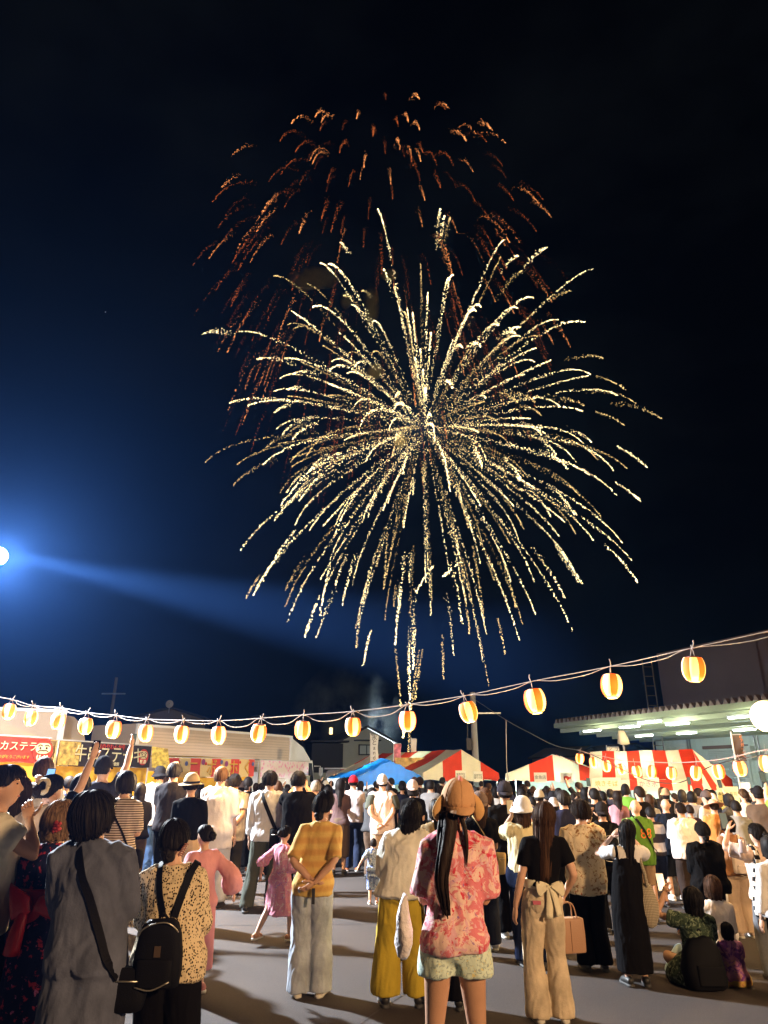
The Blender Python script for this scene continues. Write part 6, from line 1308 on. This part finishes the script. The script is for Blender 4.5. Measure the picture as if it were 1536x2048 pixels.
p = per('person in a brown and tan striped T-shirt with a black shoulder bag', 256, 1540, F(250, 1795) if False else 8.4, near=1, arms=('front', 'front'), yaw=-12, hair=('bob', .03, .022, 'black'), shirt=T(TANST, fit=.03, hem=.84, sl=.5), bottom=T(cloth((.55, .48, .45)), rk=.085, rh=.085), shoes=(.5, .3, .3))
sling(p, -.11, .20, .92, .02, 'black shoulder bag on the striped T-shirt', (.21, -.05, .86, .22, .10, .17))
per('person in a white T-shirt and wide blue jeans under a black bucket hat', 322, 1532, F(300, 1752), near=2, sex='m', arms=('front', 'down'), hair=('short', 0, .02, 'black'), hat=('bucket', cloth((.03, .032, .04))), lean=-.05, shirt=T(cloth((.70, .72, .76)), fit=.06, hem=.78, sl=.48, r0=.10, r1=.10, amp=.012), bottom=T(JBLUE, rk=.13, rh=.15, hem=.03, amp=.013), shoes=(.35, .25, .25), stance=.13)
per('person in a black T-shirt with a line of white lettering beside the black bucket hat', 351, 1523, 11.4, near=1, sex='m', arms=('front', 'front'), hair=('short', 0, .024, 'black'), shirt=T(cloth((.03, .027, .03)), fit=.04), bottom=T(BLACK))
p = per('person in a straw hat with a dark band, black top and long beige skirt', 386, 1543, 9.7, near=2, arms=('front', 'front'), hair=('tied', 0, .018, 'black'), hat=('straw', STRAW), shirt=T(BLACK, fit=.035, hem=.95, sl=.5), bottom=T(cloth((.55, .40, .26)), kind='skirt', hem=.15, w=.26), shoes=(.2, .15, .1))
per('tall person with reddish brown hair in a loose white long shirt', 444, 1532, 11.2, near=1, sex='m', arms=('front', 'down'), hair=('short', 0, .02, 'brown'), shirt=T(cloth((.74, .68, .66)), fit=.055, hem=.68, sl=.55, r0=.09, r1=.09), bottom=T(cloth((.6, .6, .62)), rk=.1, rh=.1))
per('person in a grey brown polo with hands clasped behind and dark trousers', 471, 1547, F(485, 1790), near=2, sex='m', arms=('behind', 'behind'), hair=('short', 0, .018, 'black'), skin='tan', shirt=T(GREYB, fit=.04, hem=.74, sl=.42, r0=.08, r1=.08, col=.01), bottom=T(cloth((.03, .028, .025)), rk=.085, rh=.08), shoes=(.03, .03, .03), bulk=1.05)
per('slim person in a long sleeveless black dress beside the grey brown polo', 497, 1553, F(510, 1745), near=1, arms=('front', 'front'), hair=('tied', 0, .02, 'black', 'lowbun'), shirt=T(BLACK, fit=.015, hem=.9, sl=.12, r0=.06, r1=.06), bottom=T(BLACK, kind='skirt', hem=.12, w=.17), shoes=(.2, .1, .08))
p = per('person in a light blue grey shirt with a black sling bag and olive trousers', 541, 1540, F(505, 1822), near=2, sex='m', arms=('down', 'front'), hair=('short', 0, .022, 'black'), legs=[(-.20, -.12, .08), (.09, .05, .08)], shirt=T(LBLUE, fit=.04, hem=.83, sl=.9, r0=.08, r1=.055, col=.012, amp=.010), bottom=T(OLIVE, rk=.088, rh=.08, amp=.010), shoes=(.02, .02, .02))
sling(p, -.10, .17, .90, .05, 'black sling bag hanging on the light blue grey shirt', (.17, -.14, .86, .22, .11, .26))
p = per('person in a black polo shirt taking a picture next to the light shirt', 598, 1541, 10.6, near=2, sex='m', arms=('phone', 'phone'), hair=('short', 0, .018, 'black'), shirt=T(BLACK, fit=.04, hem=.80, sl=.45, col=.01), bottom=T(BLACK))
phone(p, 1, 'phone held before the face of the person in the black polo', 'dim')
per('person in a salmon T-shirt with short grey hair beyond the black polo', 632, 1560, 12.4, near=1, sex='m', arms=('front', 'front'), hair=('crop', 0, .014, 'grey'), shirt=T(cloth((.50, .28, .22)), fit=.03), bottom=T(cloth((.3, .05, .04))))
per('long-haired person in a dark top and brown skirt beside the red cap', 681, 1556, 14.6, near=1, arms=('front', 'front'), hair=('long', .30, .024, 'black'), shirt=T(cloth((.10, .06, .06)), fit=.02), bottom=T(BROWNC, kind='skirt', hem=.3, w=.2))
per('person in a red cap, white long sleeved shirt and dark jeans', 707, 1551, F(705, 1742), near=2, arms=('front', 'front'), sex='m', hair=('crop', 0, .014, 'black'), hat=('cap', CAPR, 0), shirt=T(PINKW, fit=.03, hem=.86, sl=.9, r0=.075, r1=.06), bottom=T(denim('dark_denim', (.02, .028, .06)), rk=.085, rh=.085), shoes=(.55, .16, .06))
p = per('person in a white raglan T-shirt with dark sleeves and a backwards pale grey cap', 765, 1549, 13.2, near=2, sex='m', arms=('behind', 'behind'), hair=('crop', 0, .014, 'black'), hat=('cap', CAPG, 1), shirt=T(PINKW, fit=.045, hem=.78, sl=.05, r0=.085, r1=.08), bottom=T(cloth((.45, .33, .24)), rk=.1, rh=.1, hem=.45), shoes=(.5, .45, .4))
q = MB()
s_ = p['s']
for sd in (-1, 1): q.add(*tube([(sd * .16, -.01, 1.385), (sd * .20, -.03, 1.30), (sd * .235, -.06, 1.16)], [.085, .088, .085], 14, 2))
V, Fc = q.arr(); link('sleeves', remesh(V * s_, Fc, .018), p['root'])['kind'] = 'stuff'; bpy.data.objects['sleeves'].data.materials.append(cloth((.07, .075, .06)))
per('person in a grey tan cap and brown jacket left of the animal cap', 872, 1596, 8.4, near=1, arms=('front', 'front'), hair=('bob', .05, .02, 'black'), shirt=T(cloth((.22, .15, .07)), fit=.05), bottom=T(BLACK))
per('person in a pale pink cap looking up behind the white blouse', 825, 1560, 12.8, near=1, arms=('front', 'front'), hair=('bob', .05, .02, 'black'), hat=('cap', cloth((.50, .40, .38)), 1), shirt=T(BLACK, fit=.03), bottom=T(BLACK))
p = per('long-haired person in a dark brown cap right of the tan animal cap', 963, 1583, 8.6, near=2, arms=('front', 'front'), hair=('long', .24, .022, 'brown'), hat=('cap', BROWNCAP, 1), shirt=T(BLACK, fit=.03, sl=.42), bottom=T(denim('dark_denim2', (.02, .025, .045)), rk=.09, rh=.09), shoes=(.5, .5, .5))
sling(p, -.1, .2, .95, .012, 'small tan pouch on a thin pale strap beside the pink patterned T-shirt', (.21, -.06, .92, .14, .08, .24), cloth((.60, .44, .20)))
per('tall person in a black cap and black T-shirt left of the white bucket hat', 1014, 1563, 9.2, near=2, sex='m', arms=('front', 'front'), hair=('crop', 0, .014, 'black'), hat=('cap', cloth((.02, .02, .03)), 1), shirt=T(BLACK, fit=.04), bottom=T(BLACK, rk=.085, rh=.085), shoes=(.5, .5, .5))
per('person with wavy brown hair and a floral top behind the brown cap', 975, 1574, 11.6, near=1, arms=('front', 'front'), hair=('wolf', .03, .036, 'brown'), shirt=T(FLW, fit=.03), bottom=T(BLACK))
per('person in a dark navy polo with short black hair behind the floral shirt', 1134, 1579, 9.6, near=1, sex='m', arms=('front', 'front'), hair=('short', 0, .02, 'black'), look=(14, 16), shirt=T(cloth((.018, .02, .045)), fit=.04, col=.01), bottom=T(BLACK))
p = per('person in a black T-shirt with a black cap and backpack lifting a camera', 1212, 1604, 9.4, near=1, sex='m', arms=('phone', 'phone'), hair=('crop', 0, .016, 'black'), hat=('cap', CAPB, 1), shirt=T(BLACK, fit=.03), bottom=T(BLACK))
backpack(p, 'black backpack worn over the black T-shirt behind the floral shirt', .28, .40, 1.12, False)
p = per('bald person in a green T-shirt with orange 88 on the back and a black strap', 1281, 1600, F(1305, 1846), near=2, sex='m', arms=('front', 'front'), hair=('bald', 0, 0, ''), shirt=T(cloth((.10, .22, .03)), fit=.045, hem=.78, col=.015), bottom=T(cloth((.30, .20, .12)), rk=.1, rh=.1, hem=.5), shoes=(.05, .04, .04))
tr = surf_tree(p); me = text_mesh('88', .17, .0006); V, _n = get_vn(me); V2 = V.copy()
for k, v in enumerate(V): x, z = v[0] + .07, v[1] + 1.22 * p['s']; V2[k] = (x, back_y(tr, x, z) - .004 - v[2] * .5, z)
set_v(me, V2); me.materials.clear(); me.materials.append(mat('orange_number', (.75, .17, .03), .7)); link('lettering', me, p['root'])
sling(p, -.06, .22, .95, .04, 'black cross-body strap over the green T-shirt')
per('young person in a dark pale-striped T-shirt just right of the green T-shirt', 1312, 1613, 11.2, near=1, arms=('front', 'front'), sex='m', hair=('crop', 0, .02, 'black'), shirt=T(stripes('dark_stripe', ((.03, .025, .03), (.5, .45, .42)), 26, .04), fit=.035), bottom=T(NAVY, rk=.1, rh=.1, hem=.45), skin='tan', shoes=(.05, .03, .03))
p = per('bald person in a black T-shirt with a small white square print and black knee-length shorts', 1343, 1598, F(1338, 1800), near=2, sex='m', arms=('front', 'front'), hair=('bald', 0, 0, ''), shirt=T(cloth((.014, .018, .03)), fit=.045, hem=.74), bottom=T(cloth((.012, .014, .022)), rk=.105, rh=.11, hem=.38), shoes=(.6, .55, .5))
tr = surf_tree(p); q = MB()
for x0, z0, w, hh in [(.03, 1.02, .11, .006), (.03, .93, .11, .006)] + [(.035 + .034 * i, .96 + .022 * jj, .024, .014) for i in range(3) for jj in range(3)] + [(.05, 1.10, .03, .008), (.065, 1.085, .008, .035)]:
    q.add([(x * p['s'], back_y(tr, x * p['s'], z * p['s']) - .004, z * p['s']) for x, z in ((x0, z0), (x0 + w, z0), (x0 + w, z0 + hh), (x0, z0 + hh))], [(0, 1, 2, 3)])
q.build('back_print', WHT, p['root'])['kind'] = 'stuff'
per('broad person in a white T-shirt and dark brown trousers with cropped hair', 1374, 1605, F(1372, 1820), near=2, sex='m', arms=('front', 'front'), hair=('crop', 0, .010, 'dark'), skin='tan', shirt=T(cloth((.72, .66, .64)), fit=.055, hem=.80, sl=.5, r0=.095, r1=.09, amp=.012), bottom=T(cloth((.035, .025, .022)), rk=.1, rh=.09), shoes=(.03, .03, .03), bulk=1.1)
per('person in a dark purple T-shirt behind the broad white T-shirt', 1393, 1609, 12.6, near=1, sex='m', arms=('front', 'front'), hair=('crop', 0, .014, 'dark'), shirt=T(cloth((.05, .025, .05)), fit=.04), bottom=T(BLACK))
per('person in a loose black hoodie with hair tied low in front of the orange T-shirt', 1417, 1642, 8.2, near=2, arms=('front', 'front'), hair=('tied', 0, .024, 'black', 'lowbun'), shirt=T(BLACK, fit=.075, hem=.80, sl=.95, r0=.11, r1=.08, name='hoodie', amp=.012), bottom=T(BLACK), bulk=1.1)
p = per('person in an orange T-shirt and a tilted orange sun hat', 1441, 1596, 12.0, near=2, sex='m', arms=('front', 'front'), hair=('crop', 0, .012, 'dark'), hat=('wide', cloth((.72, .40, .26))), shirt=T(cloth((.68, .27, .07)), fit=.05, hem=.78), bottom=T(cloth((.10, .07, .05))))
sling(p, .12, -.1, .98, .014, 'thin pale strap over the orange T-shirt', None, cloth((.72, .45, .25)))
p = per('person with bobbed black hair in a rust brown T-shirt carrying a pale backpack', 1470, 1631, 9.2, near=2, arms=('front', 'front'), hair=('bob', .03, .026, 'black'), shirt=T(cloth((.35, .17, .08)), fit=.035, hem=.85), bottom=T(cloth((.50, .38, .28)), rk=.10, rh=.09), shoes=(.5, .4, .35))
backpack(p, 'small pale backpack on the rust brown T-shirt', .24, .30, 1.05, False, cloth((.70, .60, .55)))
p = per('person in a pale pink T-shirt and grey jeans raising a phone at the right edge', 1528, 1646, F(1515, 1958), near=2, arms=((.24, .24, 1.62), (.25, .24, 1.15)), hair=('tied', 0, .026, 'black', 'bun'), look=(14, 12), yaw=8, shirt=T(cloth((.72, .55, .46)), fit=.045, hem=.84, sl=.45, r0=.09, r1=.088), bottom=T(JGREY, rk=.115, rh=.13, hem=.04), shoes=(.03, .03, .03))
phone(p, 0, 'black phone raised by the person in pale pink', 'dim')
def tote(info, label):
    s = info['s']; r = empty('tote_bag', label=label, category='bag'); m = check('check_cloth', (.78, .74, .68), (.012, .012, .014), 26.); tr = surf_tree(info)
    V, Fc = loft([ellring(z, w_, d_, -.17, -.15, 28, 3) for z, w_, d_ in ((.93, .125, .035), (.86, .135, .055), (.76, .135, .06), (.68, .12, .05), (.66, .05, .02))]); V = V + .008 * np.c_[wnoise(V * 18, 0), wnoise(V * 18, 1), wnoise(V * 18, 2)]; link('bag_body', mesh_np('bag_body', V * s, Fc, [m]), r)
    for x0 in (-.10, -.13): V, Fc = ribbon(strap_pts(info, tr, x0 * s, (x0 - .06) * s, .92 * s, s), .034, .004); link('strap', mesh_np('strap', V, Fc, [m]), r)
    return place(r, info)
tote(p, 'black and white checked tote bag on the pale pink T-shirt')
can = P(1485, 1692, p['D'] - .1); r = root_at('drink_can', Matrix.Translation(can), label='pale drink can held up by the person in pale pink', category='can'); q = MB(); q.lathe([(.001, .06), (.024, .06), (.029, .052), (.031, .045), (.031, -.055), (.027, -.06), (.001, -.06)], 20); q.build('can_body', mat('can_paint', (.62, .50, .48), .3, .4), r, True); q = MB(); q.lathe([(.001, .064), (.022, .063), (.025, .059)], 16); q.build('can_lid', STEEL, r, True)
per('person in a white sleeve cut off by the right edge', 1556, 1668, 6.6, near=1, arms=('down', 'down'), hair=('bob', .06, .022, 'black'), shirt=T(WHITE, fit=.05, sl=.9), bottom=T(BLACK))
# seated group on the ground at the right, and low figures at the left
p = per('seated person in a dark green patterned dress lifting a phone', 1396, 1764, F(1400, 1972), near=2, seated=True, arms=((.22, .22, 1.62), 'front'), yaw=12, hair=('bob', .10, .022, 'black'), look=(16, 4), skin='tan', shirt=T(GREENP, fit=.045, hem=.78, sl=.35, r0=.09, r1=.09, amp=.011), bottom=T(GREENP, kind='skirt'))
phone(p, 0, 'phone showing the firework lifted by the seated person in green', 'dim', 0, 2.)
bp = G(1412, 1978); r = empty('backpack', (bp.x, bp.y, 0), 0, label='black backpack standing on the ground behind the seated person in green', category='backpack')
V, Fc = loft([ellring(z, w_, d_, 0, 0, 30, 2.8) for z, w_, d_ in ((.0, .15, .09), (.03, .18, .12), (.16, .185, .125), (.30, .15, .11), (.38, .09, .07), (.40, .03, .03))]); V = V + .01 * np.c_[wnoise(V * 16, 0), wnoise(V * 16, 1), wnoise(V * 16, 2)] * (V[:, 2:] > .02); link('bag_body', mesh_np('bag_body', V, Fc, [LEATH]), r)
V, Fc = loft([ellring(z, .12, .03, .02, -.115, 20, 4) for z in (.05, .06, .19, .20)]); link('front_pocket', mesh_np('front_pocket', V, Fc, [LEATH]), r); q = MB(); q.tube([(-.05, .0, .39), (0, -.02, .46), (.05, 0, .39)], .008, 6, 0, 3); q.build('grab_loop', LEATH, r, True)
bc_ = G(1362, 1950); V, Fc = loft([ellring(z, w_, d_, 0, 0, 22, 2.4) for z, w_, d_ in ((.0, .13, .10), (.05, .14, .11), (.16, .09, .07), (.24, .03, .03))]); V = V + .015 * np.c_[wnoise(V * 16, 0), wnoise(V * 16, 1), wnoise(V * 16, 2)] * (V[:, 2:] > .02)
o = link('plastic_bag', mesh_np('plastic_bag', V, Fc, [mat('blue_film', (.40, .58, .66), .35)]), None, label='pale blue bag on the ground beside the green dress', category='bag'); o.location = bc_
per('seated person with brown hair and a white top beyond the green dress', 1437, 1742, 8.0, near=2, seated=True, arms=('front', 'front'), hair=('bob', .07, .024, 'brown'), shirt=T(cloth((.72, .62, .52)), fit=.035, hem=.80, sl=.6), bottom=T(JBEIGE))
per('seated person in a white top with a hairband and dark hair', 1428, 1706, 8.6, near=2, seated=True, yaw=22, arms=('front', 'front'), hair=('tied', 0, .022, 'black', 'lowbun'), shirt=T(WHITE, fit=.04, hem=.80), bottom=T(NAVY), face=True)
p = per('seated child in a shiny purple top and yellow skirt with a bob haircut', 1468, 1838, F(1475, 1972), near=2, seated=True, arms=('front', 'front'), hair=('bob', .07, .024, 'black'), shirt=T(PURP, fit=.05, hem=.80, sl=.4, puff=.02), bottom=T(YELL, kind='skirt'), bulk=1.1)
p = per('person in dark clothing sitting low at the left edge and holding a phone', 12, 1702, 5.4, near=2, seated=True, arms=('phone', (.12, .3, 1.3)), yaw=-25, hair=('tied', 0, .024, 'black', 'bun'), shirt=T(BLACK, fit=.04, hem=.8, sl=.8), bottom=T(BLACK), Hfix=None)
phone(p, 1, 'phone with a bluish screen held by the low person at the left edge', 'blue', 0, .8)
print('named people', len(ALL), time.time() - t0)

# ------------------------------------------------------------------ the crowd beyond: one of each kind, then copies
VAR = []
rc = np.random.default_rng(77)
VS = [('f', ('bob', .04, .022), ('front', 'front'), None), ('m', ('short', 0, .02), ('front', 'front'), None), ('f', ('long', .22, .022), ('front', 'front'), None), ('m', ('crop', 0, .014), ('down', 'down'), None), ('f', ('tied', 0, .022, 'bun'), ('front', 'front'), None),
      ('m', ('short', 0, .026), ('phone', 'phone'), None), ('f', ('long', .14, .02), ('phone', 'front'), None), ('m', ('crop', 0, .012), ('front', 'front'), 'cap'), ('f', ('tied', 0, .02, 'pony'), ('down', 'front'), None), ('f', ('bob', .08, .022), ('front', 'high'), None), ('m', ('wolf', .02, .03), ('front', 'front'), None), ('f', ('bob', .05, .02), ('front', 'front'), 'bucket'), ('m', ('short', 0, .02), ('high', 'front'), None), ('f', ('tied', 0, .022, 'lowbun'), ('front', 'front'), None)]
HW_ = {'bob': 'bobbed', 'short': 'short', 'long': 'long', 'crop': 'cropped', 'tied': 'tied up', 'wolf': 'tousled'}
TOPS = [('white', (.70, .68, .67)), ('black', (.015, .014, .016)), ('navy', (.02, .026, .06)), ('cream', (.62, .52, .40)), ('grey', (.28, .27, .27)), ('pink', (.60, .28, .30)), ('pale blue', (.36, .44, .55)), ('beige', (.45, .34, .24)), ('dark green', (.04, .08, .05)), ('lime green', (.20, .42, .05)), ('brown', (.13, .08, .05)), ('maroon', (.16, .02, .03)), ('charcoal', (.05, .05, .055))]
TW = np.array([10, 32, 15, 5, 7, 3, 3, 5, 4, 2, 7, 3, 12], float); TW /= TW.sum()
HC_ = [('black', 'black'), ('dark', 'dark'), ('brown', 'brown'), ('grey', 'grey')]
def zone(az):
    px = 768 + az * FOC * 1.045
    for lim, far, near, nm in ((110, 13.6, 8.6, 'the red castella stall'), (310, 16.6, 9.6, 'the black skewer stall'), (515, 20.5, 13.2, 'the orange lettered stall'), (630, 24.5, 13.6, 'the pale pink stall'), (715, 26, 14.6, 'the dark van'), (850, 24, 13.6, 'the blue canopy'), (1015, 25, 12.6, 'the leftmost striped tent'), (1170, 24, 12, 'the middle striped tent'), (1410, 18.6, 11.8, 'the near striped tent'), (1475, 16.8, 11, 'the yellow sign board')):
        if px < lim: return far, near, nm
    return 15.8, 10, 'the small red stall'
NAMED = [(i['root'].location.x, i['root'].location.y) for i in ALL]
pos = [np.array(q) for q in NAMED]; CR = []; used = set(); tries = 0
while len(CR) < 205 and tries < 30000:
    tries += 1; az = rc.uniform(-.58, .575); far, near, nm = zone(az); D = near + (far - near) * rc.random() ** .85; q = np.array((az * D, D))
    if min(np.hypot(*(q - p_)) for p_ in pos) < .56: continue
    # keep the view of the named people clear
    if any(abs(az - i['az']) < .018 and D < i['D'] for i in ALL): continue
    pos.append(q); CR.append((az, D, nm))
CR.sort(key=lambda t: t[1])
def crowd_one(v):
    sx, hr, ar, ht = VS[v]; hair = (hr[0], hr[1], hr[2], 'black') + tuple(hr[3:])
    i = person('x', 768, 1552, 14, near=0, sex=sx, arms=ar, hair=hair, hat=(ht, CAPB) if ht else None, shirt=T(WHITE, fit=.04, sl=.45), bottom=T(NAVY, rk=.085, rh=.08), Hfix=1.70, seed=300 + v); return i['root'], i['s'], i
protos = {}; HANDS = {}; nph = 0
for k, (az, D, nm) in enumerate(CR):
    v = int(rc.integers(0, len(VS))); tn, tc_ = TOPS[rc.choice(len(TOPS), p=TW)]; hn = ['black', 'dark', 'black', 'brown', 'dark', 'grey'][rc.choice(6, p=[.36, .28, .14, .14, .05, .03])]; bn = [BLACK, NAVY, JBLUE, OLIVE, JBEIGE, BROWNC][rc.integers(0, 6)]
    if v not in protos: root, s, info = crowd_one(v); protos[v] = root; o = root; root['x0'] = float(root.location.x); HANDS[v] = [root.matrix_world.inverted() @ h_ if False else h_ - Vector((0, 14, 0)) for h_ in info['hands']]; kids = list(root.children)
    else:
        o = protos[v].copy(); COL.objects.link(o); kids = []
        for ch in protos[v].children: c = ch.copy(); COL.objects.link(c); c.parent = o; kids.append(c)
    sc = (1.61 if VS[v][0] == 'm' else 1.51) / 1.70 * rc.normal(1, .045) * (.96 if az > .17 else 1); o.location = (az * D, D, 0); o.rotation_euler = (0, 0, R(rc.normal(0, 24))); o.scale = (sc,) * 3
    for c in kids:
        b = c.name.split('.')[0]; m = {'shirt': cloth(tc_), 'trousers': bn, 'hair': HAIR[hn], 'hat': [CAPB, CAPG, cloth((.6, .57, .5)), BROWNCAP][k % 4]}.get(b)
        if m: c.material_slots[0].link = 'OBJECT'; c.material_slots[0].material = m
    if v in (5, 6, 9, 12) and nph < 18:
        nph += 1; hl = HANDS[v][0 if v == 12 else 1] - Vector((protos[v]['x0'], 0, 0)); hw_ = Matrix.Rotation(o.rotation_euler.z, 4, 'Z') @ (hl * sc) + Vector(o.location)
        ph_ = phone({'hands': [hw_]}, 0, ('amber', 'blue', 'dim')[nph % 3] + ' lit phone raised in the crowd before ' + nm, ('amber', 'blue', 'dim')[nph % 3], rc.normal(0, 8), 1.5); ph_['group'] = 'phones raised in the crowd'
    side = 'right' if az > 0 else 'left'; near_i = min(ALL, key=lambda i: abs(i['az'] - az) + (0 if i['D'] < D else 9))
    hw = {'black': 'black', 'dark': 'dark', 'brown': 'brown', 'grey': 'grey'}[hn]
    who = near_i['label']; who = ' '.join(who.replace('seated ', '').split()[:5]); who = who.rstrip(',')
    while who.split()[-1] in ('a', 'an', 'in', 'with', 'and', 'of', 'the', 'on', 'by', 'at', 'over', 'between', 'black', 'white', 'short', 'very', 'beside', 'beyond', 'behind', 'next', 'to', 'under', 'hair', 'dark', 'wide', 'loose', 'left', 'small', 'pale', 'bright', 'light', 'lower'): who = ' '.join(who.split()[:-1])
    lab = '%s top and %s %s hair before %s' % (tn, hw if not VS[v][3] else 'capped', HW_[VS[v][1][0]], nm)
    for cand in (lab, 'taller ' + lab if sc > .97 else 'shorter ' + lab, ('nearer ' if D < 15 else 'farther ') + lab, ('taller nearer ' if D < 15 else 'taller farther ') + lab if sc > .95 else ('shorter nearer ' if D < 15 else 'shorter farther ') + lab, '%s top, %s hair, rising behind the %s' % (tn, hw, who), '%s top and %s %s hair behind the %s' % (tn, hw, HW_[VS[v][1][0]], who)):
        if cand not in used: break
    if cand in used: cand = lab
    used.add(cand); w_ = cand.split(); na_ = 0
    while w_[na_] in ('taller', 'shorter', 'nearer', 'farther'): na_ += 1
    o['label'] = ' '.join(w_[:na_] + ['spectator', 'in'] + w_[na_:]); o['category'] = 'person'; o['group'] = 'spectators packed before the stalls'
for o in protos.values():
    del o['x0']
for o in bpy.data.objects:
    if 'x0' in o.keys(): del o['x0']
print('crowd', len(CR), time.time() - t0)
def haze():
    m = bpy.data.materials.new('haze_air'); m.use_nodes = True; t = m.node_tree; t.nodes.remove(t.nodes['Principled BSDF']); v = t.nodes.new('ShaderNodeVolumePrincipled')
    v.inputs['Color'].default_value = (.11, .32, 1, 1); v.inputs['Density'].default_value = .00038; v.inputs['Anisotropy'].default_value = .75
    t.links.new(v.outputs[0], t.nodes['Material Output'].inputs['Volume'])
    mb = MB(); mb.box((0, 215, 74), (860, 600, 150)); mb.build('haze', m, kind='stuff')
haze()
print('setting', time.time() - t0)
bpy.data.scenes.remove(TMP)
